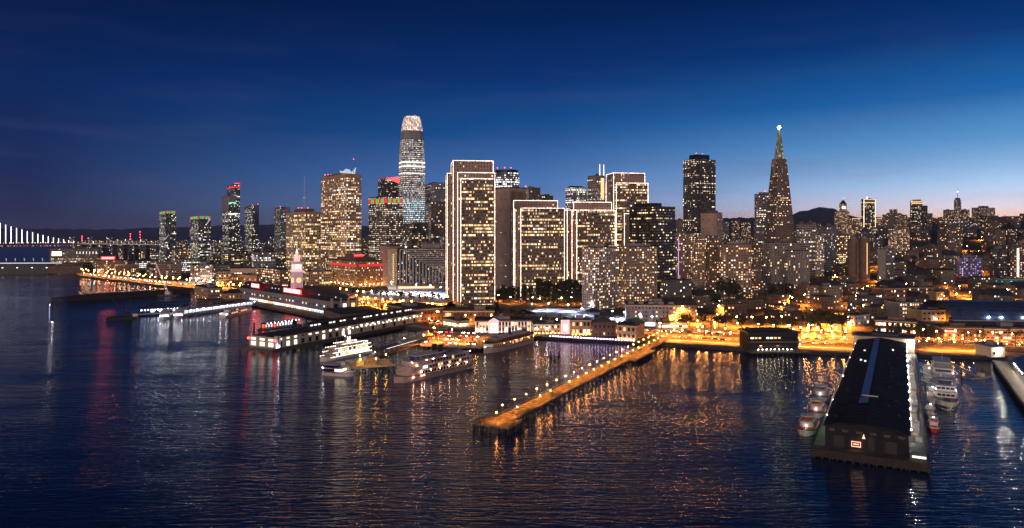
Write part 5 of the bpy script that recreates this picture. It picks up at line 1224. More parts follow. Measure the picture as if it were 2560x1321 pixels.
r, a, b, h = lowrise('yellow_building', 'yellow two-storey building with dark square windows', 2300, 2304, 2364, 776, 803, 6, 'tan', 2, 5, 0, .1, ww=2.6, wh=1.8); q = MB(); q.ball((a * .55, -2, 2.4), .5, 6, 4); q.build('door_lamp', MT['whitelamp'], r)
r, a, b, h = lowrise('apartment_building', 'grey-green apartment block with scattered lit windows left of the yellow building', 2244, 2248, 2300, 757, 797, 8, 'gray', 4, 8, 0, .45, WW, ww=1.3)
r, a, b, h = lowrise('orange_lit_tower', 'narrow block glowing orange from lamps at its base', 2337, 2340, 2360, 730, 762, 8, 'tan', 3, 2, 0, .6, WW)
for x in (1, 5, 9): q = MB(); q.ball((x, -2.5, 2 + x), .35, 6, 4); q.build('wall_lamp', MT['sodium'], r)
r, a, b, h = lowrise('apartment_building', 'brown apartment block left of the narrow orange-glowing block', 2266, 2270, 2336, 720, 760, 8, 'brown', 5, 9, 0, .4, ['winwarm', 'winwhite'], ww=1.3)
r, a, b, h = lowrise('brick_warehouse', 'dark brick warehouse with orange glow on its right end', 2205, 2209, 2266, 722, 768, 8, 'brick', 4, 7, 0, .25, WW, ww=1.2)
r, a, b, h = lowrise('teal_building', 'teal-lit block near the right edge', 2504, 2508, 2590, 698, 735, 6, FC['teal'], 1, 0, 0, 0)
q = MB(); q.ball((12, -3, 3), .5, 6, 4); q.build('wall_lamp', lamp_mat('teal_lamp', (.3, 1, .9), 160), r)
r, a, b, h = lowrise('townhouse_row', 'grey stepped townhouse row behind the floodlit courts', 1562, 1566, 1692, 763, 805, -6, 'gray', 4, 14, 0, .3, ['winwhite', 'winwarm'], ww=1.5, wh=1.6)
for k in range(5): part(r, 'bay', MT['gray'], (a * k / 5 + 2, a * k / 5 + 6, -1.6, 0, 0, h * .8), (a * k / 5 + 2, a * k / 5 + 7, 2, 8, h, h + 3))
r, a, b, h = lowrise('low_block', 'low pale block with a bright white shopfront strip right of the courts', 1640, 1644, 1716, 808, 822, 4, 'white', 1, 8, 0, .9, ['wincool', 'winwhite'], ww=3, wh=1.6, depth=10)
# floodlit courts
for nm, pts, lb in (('tennis_court', [(1318, 790), (1486, 800), (1484, 774), (1340, 770)], None), ('tennis_court', [(1512, 806), (1640, 818), (1650, 800), (1536, 788)], None)):
    P = [gp(*p) for p in pts]; q = MB(); q.face([(p.x, p.y, 3.12) for p in P]); tag(q.build('court_surface', mat('court_surface', (.42, .48, .62), .7, var=.12, scale=.05)), kind='structure')
CL = []; cs_d = bpy.data.lights.new('court_spot', 'SPOT'); cs_d.energy = 42000; cs_d.color = (.80, .87, 1); cs_d.spot_size = R(150); cs_d.spot_blend = .5; cs_d.shadow_soft_size = .3
for i, (px, py) in enumerate([(1330, 778), (1372, 776), (1420, 780), (1455, 790), (1478, 776), (1530, 797), (1560, 800), (1600, 806), (1630, 812), (1640, 803)]):
    p = gp(px, py); r = empty('court_light', (p.x, p.y, 3), 0, 'tall white floodlight at the pale courts, %s from the left' % nth(i), 'floodlight', 'floodlights round the courts')
    q = MB(); q.tube((0, 0, 0), (0, 0, 8), .12); q.build('pole', MT['metal'], r); q = MB(); q.box(-.5, .5, -.3, .3, 7.6, 8.0); q.build('head', MT['courtlight'], r); so = bpy.data.objects.new('lamp_light', cs_d); COL.objects.link(so); so.parent = r; so.location = (0, 0, 7.5)
for px, py, c_, lb in ((1482, 786, 'navy', 'dark pyramid-roofed hut among the pale courts'), (1310, 790, 'black', 'dark pyramid-roofed kiosk left of the courts'), (1590, 812, 'green_roof', 'teal tent roof beside the courts')):
    p = gp(px, py); r = empty('pavilion', (p.x, p.y, 3), R(10), lb, 'pavilion'); s_ = 8 if c_ != 'black' else 11
    part(r, 'wall', MT['gray'], (-s_ * .8, s_ * .8, -s_ * .6, s_ * .6, 0, 2.8)); q = MB(); q.loft([[(-s_, -s_ * .8, 2.9), (s_, -s_ * .8, 2.9), (s_, s_ * .8, 2.9), (-s_, s_ * .8, 2.9)], [(-.4, -.4, 7), (.4, -.4, 7), (.4, .4, 7), (-.4, .4, 7)]]); q.build('roof', MT[c_], r)
P = [gp(*p) for p in [(1105, 768), (1290, 782), (1282, 754), (1140, 748)]]; q = MB(); q.face([(p.x, p.y, 3.1) for p in P]); tag(q.build('lawn', MT['grass']), kind='structure')
r, a, b, h = lowrise('glass_kiosk', 'white-lit glass pavilion at the back of the lawn', 1160, 1163, 1214, 738, 752, 4, 'white', 1, 8, 0, .95, ['winwhite', 'winbright'], ww=2.8, wh=2.6, depth=10)
for i, (px, py) in enumerate([(985, 738), (1003, 734), (1022, 740), (1046, 738), (1062, 742), (1085, 744)]):
    p = gp(px, py); m = [MT['purple'], MT['redhot'], MT['whitelamp']][i % 3]; r = empty('market_stall', (p.x, p.y, 3), R(6), 'small lit market tent on the plaza below the finned hotel, %s from the left' % nth(i), 'market tent', 'market tents on the plaza')
    part(r, 'canopy', MT['white'], (-4, 4, -3, 3, 3, 3.3)); q = MB(); q.loft([[(-4, -3, 3.3), (4, -3, 3.3), (4, 3, 3.3), (-4, 3, 3.3)], [(0, 0, 5.6)] * 4]); q.build('roof', MT['white'], r)
    for x in (-3.8, 3.8): part(r, 'pole', MT['metal'], (x - .1, x + .1, -2.8, -2.6, 0, 3))
    q = MB(); q.ball((0, -3.2, 2.6), .4, 6, 4); q.build('lamp', m, r)
# ------------------------------------------------------------------ far-left water: breakwater pier, ferry terminals
A = at(172, 905); B = at(478, 1020); dv = B - A; L = dv.length
r = empty('breakwater', (A.x, A.y, 0), math.atan2(dv.y, dv.x), 'long dark low breakwater pier lying across the water at left', 'breakwater')
part(r, 'wall', MT['pile'], (0, L, 0, 6, -2, 7.2)); part(r, 'cap', MT['dark_concrete'], (-.4, L, -.4, 6.4, 7.3, 8.0)); part(r, 'end_landing', MT['pile'], (-18, -.5, 0, 6, 5, 6)); piles(r, -17, -1, .5, 5.5, 6, 2, 5, .5)
A = at(335, 742); B = at(470, 770); dv = B - A; L = dv.length
r = empty('ferry_terminal', (A.x, A.y, 0), math.atan2(dv.y, dv.x), 'dark-roofed ferry terminal with a row of blue-white lamps under the eaves', 'ferry terminal')
part(r, 'deck', MT['dark_concrete'], (-4, L + 6, -6, 30, .8, 2.2)); part(r, 'wall', MT['navy'], (10, L, 6, 24, 2.2, 7.2)); part(r, 'roof', MT['navy'], (5, L + 3, -1, 27, 7.3, 8.3), (14, L - 6, 4, 22, 8.3, 12.5)); piles(r, -2, L + 4, -5.5, -5.5, 14, 1, 1)
for i in range(14): q = MB(); q.ball((7 + i * (L - 8) / 14, -.5, 6.4), .42 + .25 * (i in (5, 8)), 6, 4); q.build('eave_lamp', lamp_mat('cool_eave_lamp', (.62, .74, 1), 45) if i == 0 else bpy.data.materials['cool_eave_lamp'], r)
for i in range(8): put('window', winmesh(3.6, 2.4, MT[RW.choice(['wincool', 'winwhite', 'winoff'])]), r, (14 + i * (L - 20) / 8, 6, 3), 0)
A = at(466, 738); B = at(640, 836); dv = B - A; L = dv.length
r = empty('gangway_canopy', (A.x, A.y, 0), math.atan2(dv.y, dv.x), 'long white-lit covered gangway running right from the ferry terminal', 'covered gangway')
part(r, 'deck', MT['dark_concrete'], (0, L, -3, 5, 1.6, 2.6)); part(r, 'roof', MT['gray'], (0, L, -3, 5, 7.6, 8.0)); part(r, 'lit_ceiling', mat('gangway_ceiling', (.5, .5, .5), .6, emit=(.75, .85, 1), strength=.9), (1, L - 1, 3.6, 4.0, 3.6, 7.0)); piles(r, 1, L - 1, -2.6, -2.6, 26, 1, 1.6)
for i in range(22): part(r, 'post', MT['black'], (i * L / 22, i * L / 22 + .35, -2.9, -2.6, 2.6, 7.6))
for i in range(12): q = MB(); q.ball((4 + i * L / 12, -2.0, 7.0), .3, 6, 4); q.build('lamp', MT['whitelamp'], r)
A = at(560, 900); B = at(640, 960); r = empty('hump_roofed_hall', (A.x, A.y, 0), R(30), 'dim brown hall with a low hump roof left of the market hall', 'hall')
part(r, 'deck', MT['dark_concrete'], (-30, 40, -8, 26, 1, 3)); part(r, 'wall', MT['tan'], (0, 36, 0, 22, 3, 11)); q = MB(); q.loft([[(-2, -2, 11), (38, -2, 11), (38, 24, 11), (-2, 24, 11)], [(12, 8, 15), (26, 8, 15), (26, 14, 15), (12, 14, 15)]]); q.build('roof', MT['roof'], r); winrow(r, 1, 0, 35, 0, 5, 8, 1.2, 2.4, .3, WW)
r, a, b, h = lowrise('tan_hall', 'ochre building with dim lamps behind the covered gangway', 470, 520, 556, 722, 745, 40, 'tan', 2, 6, 6, .25, depth=24)
r, a, b, h = lowrise('palm_court_building', 'tan building whose facade shows tall streaks of light, left of the clock tower', 572, 642, 652, 690, 722, 60, 'tan', 2, 2, 10, .6, ww=1.0, wh=3.2)
r, a, b, h = lowrise('white_lit_building', 'low building with bright white and pink lit frontage at far left of the market hall', 566, 570, 640, 672, 708, 10, 'cream', 2, 10, 0, .5, ['winwhite', 'wincool', 'winbright'], ww=3, wh=2)
# coloured float terminal between market hall and office pier
A = gp(664, 823, 1); B = gp(752, 812, 1); dv = B - A; L = dv.length
r = empty('float_terminal', (A.x, A.y, 0), math.atan2(dv.y, dv.x), 'glazed floating gate lit red and blue between the two long piers', 'ferry terminal')
part(r, 'float', MT['dark_concrete'], (-2, L + 3, -2, 9, -.5, 1)); part(r, 'roof', MT['steel'], (-1, L + 2, -1, 8, 6.4, 6.9)); part(r, 'back_wall', MT['glass'], (0, L, 6, 6.3, 1, 6.3))
cs = ['redglow', 'winwarm', 'wincool', 'winwhite', 'redglow', 'winwarm', 'wincool', 'wincool', 'winwhite', 'wincool', 'wincool', 'winoff']
for i, c_ in enumerate(cs): put('lit_panel', winmesh(1.6, 2.8, MT[c_]), r, (1.4 + i * (L - 2) / 12, 5.9, 1.5), 0); part(r, 'post', MT['black'], (i * L / 12, i * L / 12 + .2, -.9, -.7, 1, 6.4))
for i in range(10): q = MB(); q.ball((1.5 + i * L / 10, -.8, 6.0), .24, 6, 4); q.build('lamp', MT['whitelamp'] if i % 3 else MT['purple'], r)
for x in (-12, L + 6): part(r, 'mooring_pile', MT['pile'], (x, x + 1, 0, 1, -2, 8))
A = gp(766, 826, 1); r = empty('float_shelter', (A.x, A.y, 0), R(52), 'small translucent white shelter beside the coloured floating gate', 'shelter')
part(r, 'float', MT['dark_concrete'], (-1, 17, -1, 7, -.4, .8)); part(r, 'screen', MT['winoff'], (0, 16, 5.6, 6, .8, 6)); part(r, 'roof', MT['white'], (-.5, 16.5, -.5, 6.5, 6, 6.5)); part(r, 'screen_light', mat('pale_screen', (.5, .6, .6), .6, emit=(.8, .9, .9), strength=.5), (0, 16, 5.3, 5.55, 1, 5.6))
for x in (0, 5.2, 10.5, 15.7): part(r, 'post', MT['black'], (x, x + .25, -.2, .05, .8, 6))

# channel markers and mooring piles
for px, py, hgt, lamp, lb in ((124, 806, 17, 1, 'slender channel marker with a white lamp and pale glowing stem at far left'), (131, 813, 2.6, 1, 'small lit buoy at the foot of the tall channel marker'), (172, 812, 4, 0, 'small dark buoy right of the lit marker')):
    p = gp(px, py, 0); r = empty('channel_marker' if hgt > 10 else 'buoy', (p.x, p.y, 0), 0, lb, 'marker' if hgt > 10 else 'buoy')
    q = MB(); q.tube((0, 0, -1), (0, 0, 1), 1.2, .9, n=8); q.tube((0, 0, 1), (0, 0, hgt), .4, .25, n=6); q.build('body', MT['steel'] if lamp else MT['navy'], r)
    if hgt > 10: q = MB(); q.tube((0, -.4, 4), (0, -.4, hgt - 2), .3, n=5); q.build('lit_stem', mat('pale_blue_stem', (.3, .3, .6), .5, emit=(.55, .6, 1), strength=.7, var=0), r)
    if lamp: q = MB(); q.ball((0, 0, hgt + .3), .26, 6, 4); q.build('lamp', MT['whitelamp'], r)
for i, (px, py) in enumerate([(1377, 891), (1386, 897), (1397, 890)]):
    p = gp(px, py, 0); q = MB(); q.tube((0, 0, -2), (0, 0, 3.4), .75, .7, n=8); q.tube((.5, .2, -2), (.5, .2, 3.2), .4, n=6); o = q.build('mooring_pile', MT['pile']); o.location = p
    tag(o, ['left', 'middle, nearest', 'right'][i] + ' of the three dark piles standing alone in the basin', 'mooring pile', 'three lone piles in the basin')
for i, (px, py) in enumerate([(1970, 940), (1980, 952), (2089, 905), (1958, 932)]):
    p = gp(px, py, 0); q = MB(); q.tube((0, 0, -2), (0, 0, 6.5), .4, n=7); o = q.build('mooring_pile', MT['pile']); o.location = p
    tag(o, 'thin tall pile in the water left of the shed pier, %s from the left' % nth([1, 2, 3, 0][i]), 'mooring pile', 'tall thin piles left of the shed pier')

# ------------------------------------------------------------------ boats
def hull(L, Bm, h, bow=.28, stern=.85, sheer=.5, fl=.82, wl=0.0, double=False, n=16):
    """local x from stern (-L/2) to bow (+L/2)"""
    R_ = []
    for k in range(n + 1):
        t = k / n; x = -L / 2 + L * t
        if double: wdt = math.sqrt(max(0.02, 1 - abs(2 * t - 1) ** 3.2))
        else:
            wdt = 1.0 if t < 1 - bow else math.sqrt(max(0.0, 1 - ((t - (1 - bow)) / bow) ** 1.7)) * .985 + .015
            if t < .12: wdt *= stern + (1 - stern) * t / .12
        hb = Bm / 2 * wdt; zd = h * (1 + sheer * max(0, t - .55) ** 2 * 3) if not double else h * (1 + sheer * .25 * (2 * t - 1) ** 2)
        R_.append((x, hb, zd))
    q = MB()
    for (x0, b0, z0), (x1, b1, z1) in zip(R_, R_[1:]):
        for s_ in (-1, 1):
            lo0, lo1 = b0 * fl, b1 * fl
            f1 = [(x0, s_ * lo0, -.6), (x1, s_ * lo1, -.6), (x1, s_ * b1, z1), (x0, s_ * b0, z0)]; q.face(f1 if s_ < 0 else f1[::-1])
        q.face([(x0, -b0, z0 - .25), (x1, -b1, z1 - .25), (x1, b1, z1 - .25), (x0, b0, z0 - .25)])
    for (x, b_, z), d_ in ((R_[0], 1), (R_[-1], -1)): f1 = [(x, -b_ * fl, -.6), (x, -b_, z), (x, b_, z), (x, b_ * fl, -.6)]; q.face(f1 if d_ > 0 else f1[::-1])
    return q, R_
def rub(R_, z, t, m, name, root, h=None):
    q = MB()
    for (x0, b0, z0), (x1, b1, z1) in zip(R_, R_[1:]):
        za, zb_ = z0 * z, z1 * z
        for s_ in (-1, 1): f1 = [(x0, s_ * (b0 * (.82 + .18 * z) + .06), za - t), (x1, s_ * (b1 * (.82 + .18 * z) + .06), zb_ - t), (x1, s_ * (b1 * (.84 + .16 * z) + .1), zb_ + t), (x0, s_ * (b0 * (.84 + .16 * z) + .1), za + t)]; q.face(f1 if s_ < 0 else f1[::-1])
    return q.build(name, m, root)
def rounded(x0, x1, hb, rf=1.0, rb=0.3, n=6):
    P = []
    for i in range(n + 1): t = -math.pi / 2 + math.pi * i / n; P.append((x1 - hb * rf + hb * rf * math.cos(t), hb * math.sin(t)))
    for i in range(n + 1): t = math.pi / 2 + math.pi * i / n; P.append((x0 + hb * rb + hb * rb * math.cos(t), hb * math.sin(t)))
    return P
def boat(name, label, cat, p0, p1, z=0):
    d = p1 - p0; return empty(name, ((p0.x + p1.x) / 2, (p0.y + p1.y) / 2, z), math.atan2(d.y, d.x), label, cat), d.length
def deck(root, x0, x1, hb, z0, z1, m, name='deck_house', rf=.6, rb=.3, slab=True, over=.5):
    q = MB(); q.prism(rounded(x0, x1, hb, rf, rb), z0, z1 - .25 if slab else z1); o = q.build(name, m, root)
    if slab: q = MB(); q.prism(rounded(x0 - over, x1 + over, hb + over, rf, rb), z1 - .24, z1, bottom=True); q.build('deck_edge', MT['white'], root)
    return o
def boatwins(root, x0, x1, y, z, n, w_, h_, lit, mats, both=True):
    for s_ in ((-1, 1) if both else (-1,)):
        for i in range(n):
            m = MT[RW.choice(mats)] if RW.random() < lit else MT['winoff']
            put('window', winmesh(w_, h_, m), root, (x0 + (x1 - x0) * (i + .5) / n, s_ * y, z), 0 if s_ < 0 else math.pi)
def globes(root, pts, m, r_=.22, name='lamp'):
    for p in pts: q = MB(); q.ball(p, r_, 6, 4); q.build(name, m, root)
pinkw = mat('pink_lit_white_paint', (.58, .40, .33), .55, var=.12, scale=.4)  # white paint tinted with the pink light of the ship's lamps

# 1 the large four-deck excursion ship (bow at left)
r, L = boat('excursion_ship', 'large multi-deck excursion ship with rows of dark windows, nearest vessel at centre', 'ship', gp(1166, 918, 0), gp(985, 958, 0))
q, R_ = hull(L, 14, 3.2, .18, .9); q.build('hull', pinkw, r); deck(r, -L / 2 + 1, L / 2 - 5, 6.6, 3.2, 6.0, pinkw, rf=.5); deck(r, -L / 2 + 1, L / 2 - 6, 6.9, 6.0, 8.8, pinkw, rf=.5); deck(r, -L / 2 + 3, L / 2 - 9, 6.6, 8.8, 11.6, pinkw, rf=.6)
boatwins(r, -L / 2 + 5, L / 2 - 16, 6.64, 3.8, 16, 1.5, 1.8, .08, WW); boatwins(r, -L / 2 + 5, L / 2 - 20, 6.94, 6.6, 16, 1.5, 1.7, .12, WW); boatwins(r, -L / 2 + 8, L / 2 - 24, 6.64, 9.4, 12, 1.5, 1.7, .14, WW)
put('lit_window_bay', winmesh(4, 1.8, MT['wincool']), r, (L / 2 - 19, 6.95, 6.7), math.pi); deck(r, -L / 2 + 22, L / 2 - 14, 4.2, 11.6, 14.4, MT['navy'], 'wheelhouse', .7); part(r, 'canopy', MT['navy'], (-L / 2 + 8, L / 2 - 26, -4.5, 4.5, 13.6, 14)); part(r, 'funnel', MT['black'], (-6, -3, -3.6, -2, 14.4, 18.5), (-6, -3, 2, 3.6, 14.4, 18.5))
rub(R_, .95, .2, MT['wood'], 'rubbing_strake', r); globes(r, [(x, 7.2, z) for x, z in ((L / 2 - 9, 2.8), (L / 2 - 16, 2.8), (L / 2 - 18, 3.0), (L / 2 - 12, 9.4), (L / 2 - 20, 11.8), (-4, 12.0), (6, 11.8), (-L / 2 + 4, 12.2), (L / 2 - 8, 11.8))] + [(-L / 2 + 8 + k * 8, s_ * 7.6, 5.4) for k in range(6) for s_ in (-1, 1)], MT['shiplamp'], .17)
for z, hb, x0, x1 in ((6.0, 7.1, -L / 2 + 1, L / 2 - 6), (8.8, 7.4, -L / 2 + 1, L / 2 - 7), (11.6, 7.0, -L / 2 + 3, L / 2 - 10)):
    q = MB()
    for s_ in (-1, 1):
        q.tube((x0, s_ * hb, z + 1.0), (x1 - 6, s_ * hb, z + 1.0), .06, n=4)
        for k in range(int((x1 - 6 - x0) / 2.5)): q.tube((x0 + k * 2.5, s_ * hb, z), (x0 + k * 2.5, s_ * hb, z + 1.0), .06, n=4, cap=False)
    q.build('railing', MT['steel'], r)
part(r, 'gangplank', MT['steel'], (-L / 2 + 2, -L / 2 + 8, 7, 9.5, 1, 1.3))
# 2 the historic ferry
r, L = boat('historic_ferry', 'old double-ended brown ferryboat moored against the quay, orange-lit side', 'ferry', gp(1330, 852, 0), gp(1212, 884, 0))
q, R_ = hull(L, 15, 3.4, double=True, sheer=1.2); q.build('hull', MT['cream'], r)
q = MB(); q.prism([(x, b_ * .97) for x, b_, z in R_[1:-1]] [::-1] + [(x, -b_ * .97) for x, b_, z in R_[1:-1]], 3.4, 7.0); q.build('deck_house', MT['cream'], r)
q = MB(); q.prism([(x, b_ * 1.03) for x, b_, z in R_][::-1] + [(x, -b_ * 1.03) for x, b_, z in R_], 7.0, 7.4, bottom=True); q.build('upper_deck', MT['wood'], r)
for i in range(26):
    t = (i + 2) / 30; x = -L / 2 + L * t; b_ = 7.5 * math.sqrt(1 - abs(2 * t - 1) ** 3.2) * .97 + .05
    for s_ in (-1, 1): put('window', winmesh(.9, 1.6, MT['winoff'] if RW.random() < .85 else MT['winwarm']), r, (x, s_ * b_, 4.4), 0 if s_ < 0 else math.pi)
deck(r, -L / 2 + 9, L / 2 - 9, 5.2, 7.4, 9.8, MT['brown'], 'cabin', .8, .8); deck(r, L / 2 - 15, L / 2 - 11, 2.2, 9.8, 12.2, MT['brown'], 'wheelhouse', 1, 1); deck(r, -L / 2 + 11, -L / 2 + 15, 2.2, 9.8, 12.2, MT['brown'], 'wheelhouse', 1, 1); q = MB(); q.tube((0, 0, 9.8), (0, 0, 15), 1.2, n=10); q.build('funnel', MT['black'], r)
rub(R_, .98, .25, MT['brown'], 'rubbing_strake', r); q = MB()
for x, b_, z in R_[1:-1]:
    for s_ in (-1, 1): q.box(x - .1, x + .1, s_ * b_ - .1, s_ * b_ + .1, 7.4, 8.6)
q.build('railing', MT['wood'], r); globes(r, [(L / 2 - .5, 0, 4.6), (-L / 2 + 1, 0, 4.6)], MT['whitelamp'], .3); globes(r, [(k * 9 - 22, s_ * 9.2, 6.6) for k in range(6) for s_ in (-1, 1)], MT['sodium7'], .13, 'added_side_lamp')  # under-eave globes added to turn the ferry's sides orange
# 3 festively lit sternwheeler
r, L = boat('festive_boat', 'excursion boat strung with hundreds of small white lights, left of the ochre float', 'ship', gp(921, 882, 0), gp(800, 905, 0))
q, R_ = hull(L, 11, 2.4, .2); q.build('hull', MT['white'], r); deck(r, -L / 2 + 2, L / 2 - 6, 4.9, 2.4, 5.2, MT['gray']); deck(r, -L / 2 + 3, L / 2 - 9, 4.7, 5.2, 8.0, MT['gray']); deck(r, -L / 2 + 8, L / 2 - 16, 4.0, 8.0, 10.2, MT['gray'], 'wheelhouse')
boatwins(r, -L / 2 + 4, L / 2 - 10, 4.95, 3.0, 16, 1.4, 1.7, .9, ['winwarm', 'winbright', 'winwhite']); boatwins(r, -L / 2 + 5, L / 2 - 12, 4.75, 5.8, 14, 1.3, 1.5, .6, ['winwarm', 'winwhite'])
fm = lamp_mat('fairy_light', (1, .72, .52), 24)
q = MB(); rn = random.Random(3)
for z, hb, x0, x1 in ((5.4, 5.5, -L / 2 + 2, L / 2 - 6), (8.2, 5.3, -L / 2 + 3, L / 2 - 9), (10.4, 4.6, -L / 2 + 8, L / 2 - 16), (2.7, 5.7, -L / 2 + 1, L / 2 - 5)):
    k = 0
    while x0 + k * 1.5 < x1:
        for s_ in (-1, 1): q.ball((x0 + k * 1.5, s_ * hb, z), .17, 4, 3)
        k += 1
tag(q.build('string_light', fm, r), kind='stuff')
q = MB(); q.tube((0, 0, 10.2), (0, 0, 15), .2); q.tube((8, 0, 10.2), (8, 0, 14), .15); q.build('mast', MT['white'], r); globes(r, [(0, 0, 15.2), (-8, 2, 11.2), (-L / 2 + 4, 3, 9.6), (-L / 2 + 2, 0, 9.0)], MT['whitelamp'], .22)
for x in (-4.5, -2.5): q = MB(); q.tube((x, 0, 10.2), (x, 0, 14.5), .5, n=8); q.build('funnel', MT['winwhite'], r)
# 4 low cruise boat with the bright cabin
r, L = boat('cruise_boat', 'low dark-sided cruise boat with a glaring white cabin window', 'boat', gp(812, 936, 0), gp(884, 941, 0))
q, R_ = hull(L, 8, 2.2, .3); q.build('hull', MT['white'], r); deck(r, -L / 2 + 1, L / 2 - 7, 3.6, 2.2, 4.8, MT['navy']); deck(r, -L / 2 + 1, L / 2 - 10, 3.4, 4.8, 7.0, MT['navy']); part(r, 'lit_cabin_window', MT['winbright'], (L / 2 - 11, L / 2 - 6.4, -3.75, -3.62, 2.9, 4.4), (L / 2 - 6.9, L / 2 - 6.75, -2.6, 2.6, 2.9, 4.3)); boatwins(r, -L / 2 + 2, L / 2 - 12, 3.65, 3.1, 6, 2.4, 1.0, .05, ['wincool']); boatwins(r, -L / 2 + 2, L / 2 - 12, 3.45, 5.4, 6, 2.4, 1.0, .0, ['wincool'])
globes(r, [(-L / 2 + 1, -3.9, 4.9)], MT['whitelamp'], .25); part(r, 'railing', MT['steel'], (L / 2 - 6, L / 2 - 2, -2.6, -2.5, 3.8, 3.9)); rub(R_, .9, .18, MT['orange'], 'rubbing_strake', r)
# 5 ochre-lit landing platform
A = gp(882, 934, 0); B = gp(988, 925, 0); dv = B - A; L = dv.length
r = empty('landing_platform', (A.x, A.y, 0), math.atan2(dv.y, dv.x), 'ochre-lit landing platform on trestle legs between two excursion vessels', 'landing stage')
part(r, 'deck', MT['cream'], (0, L, 0, 24, 2.6, 3.4)); piles(r, .5, L - .5, .6, 23, 8, 2, 2.6)
q = MB()
for k in range(7): x = 1 + k * L / 7.2; q.tube((x, .5, 0), (x + L / 7.2, .5, 2.6), .15, n=4); q.tube((x + L / 7.2, .5, 0), (x, .5, 2.6), .15, n=4)
q.build('brace', MT['pile'], r); part(r, 'ticket_booth', MT['cream'], (4, 9, 8, 13, 3.4, 6.4)); part(r, 'ticket_booth', MT['tan'], (13, 19, 14, 19, 3.4, 6.8)); part(r, 'gangway', MT['steel'], (20, 22, 6, 24, 4.4, 4.8))
for x, y in ((6, 5), (16, 4), (L - 2, 16), (9, 20)): q = MB(); q.tube((x, y, 3.4), (x, y, 7.2), .09); q.build('lamp_post', MT['metal'], r); q = MB(); q.ball((x, y, 7.5), .34, 7, 5); q.build('lamp_globe', lamp_mat('ochre_globe', (1, .46, .03), 240) if x == 6 else bpy.data.materials['ochre_globe'], r)
# 6 greenish boarding canopies behind the ship
A = gp(948, 886, 2); B = gp(1085, 846, 2); dv = B - A; L = dv.length
r = empty('boarding_canopy', (A.x, A.y, 0), math.atan2(dv.y, dv.x), 'long greenish grey canopy over the boarding float behind the large ship', 'canopy')
part(r, 'float', MT['dark_concrete'], (0, L, -1, 10, -.4, 1.2)); q = MB()
for (y0, z0, y1, z1) in ((-1, 5.4, 3.5, 6.6), (3.5, 6.6, 8, 5.4)): q.face([(L * .4, y0, z0), (L, y0, z0), (L, y1, z1), (L * .4, y1, z1)])
q.build('roof', mat('green_grey_roof', (.20, .27, .27), .5, var=.2), r); part(r, 'roof', MT['black'], (0, L * .36, 0, 7, 4.6, 4.9)); part(r, 'edge_light', MT['winwhite'], (L * .1, L * .62, -1.3, -1.1, 4.6, 4.85))
for k in range(12): part(r, 'post', MT['steel'], (k * L / 12, k * L / 12 + .2, 0, .2, 1.2, 4.6))
part(r, 'service_cabin', MT['gray'], (L * .78, L * .92, 1, 6, 6.6, 9.2)); globes(r, [(k * L / 6 + 4, 3.5, 4.3) for k in range(6)], lamp_mat('greenish_lamp', (.7, 1, .85), 60), .2)
for i, (pa, pb, lb) in enumerate((((930, 876), (1082, 838), 'thin pale walkway sloping up to the parking deck'), ((1000, 866), (1100, 850), 'short boarding walkway below the pale sloping one'))):
    A = gp(*pa, 2); B = gp(*pb, 3); dv = B - A; r = empty('walkway', (A.x, A.y, 0), math.atan2(dv.y, dv.x), lb, 'walkway'); part(r, 'deck', MT['cream'], (0, dv.length, -1.2, 1.2, 1.6, 1.9)); part(r, 'railing', MT['steel'], (0, dv.length, -1.25, -1.18, 2.7, 2.8), *[(x, x + .1, -1.25, -1.18, 1.9, 2.7) for x in range(0, int(dv.length), 3)])
# small craft in that basin
for i, (a_, b_, lb) in enumerate((((925, 893), (948, 888), 'small open motorboat moored behind the festive boat'), ((1000, 858), (1022, 852), 'small cabin boat near the boarding walkways'))):
    r, L = boat('motorboat', lb, 'boat', gp(*a_, 0), gp(*b_, 0)); L = max(L, 8); q, R_ = hull(L, 3, 1.1, .4); q.build('hull', MT['white'], r); deck(r, -L * .2, L * .15, 1.1, 1.0, 2.4, MT['white'], 'cabin'); globes(r, [(0, 0, 2.8)], MT['whitelamp'], .16)
# 7 left-hand vessels
r, L = boat('motor_yacht', 'white motor yacht with swept lines moored below the covered gangway', 'yacht', gp(556, 797, 0), gp(629, 778, 0))
q, R_ = hull(L, 9, 3.0, .4, sheer=1.0); q.build('hull', MT['white'], r); deck(r, -L / 2 + 4, L / 2 - 16, 3.9, 3.0, 5.6, MT['white']); deck(r, -L / 2 + 9, L / 2 - 24, 3.3, 5.6, 8.0, MT['white']); boatwins(r, -L / 2 + 6, L / 2 - 20, 3.95, 3.6, 8, 3, 1.1, .5, ['winwarm']); boatwins(r, -L / 2 + 11, L / 2 - 28, 3.35, 6.2, 5, 3, 1, .3, ['winwarm']); globes(r, [(-L / 2 + 2, 3, 5), (-L / 2 + 3, -3, 4)], MT['whitelamp'], .3)
for i, (a_, b_, lb) in enumerate((((424, 790), (408, 800), 'left of two ferries facing us below the ferry terminal'), ((462, 786), (440, 799), 'right of two ferries facing us below the ferry terminal'))):
    r, L = boat('moored_ferry', lb, 'ferry', gp(*a_, 0), gp(*b_, 0)); L = 34; q, R_ = hull(L, 10, 2.6, .2, sheer=.3); q.build('hull', MT['white'], r); deck(r, -L / 2 + 2, L / 2 - 5, 4.3, 2.6, 5.4, MT['gray'], rf=.2); deck(r, -L / 2 + 4, L / 2 - 9, 4.0, 5.4, 8.2, MT['gray'], rf=.2); boatwins(r, -L / 2 + 4, L / 2 - 8, 4.35, 3.2, 8, 1.8, 1.1, .4, ['winwarm', 'wincool']); globes(r, [(L / 2 - 4.5, y, 3.4) for y in (-3.6, -1.2, 1.2, 3.6)], MT['whitelamp'], .3); q = MB(); q.tube((0, 0, 8.2), (0, 0, 13), .15); q.build('mast', MT['steel'], r)
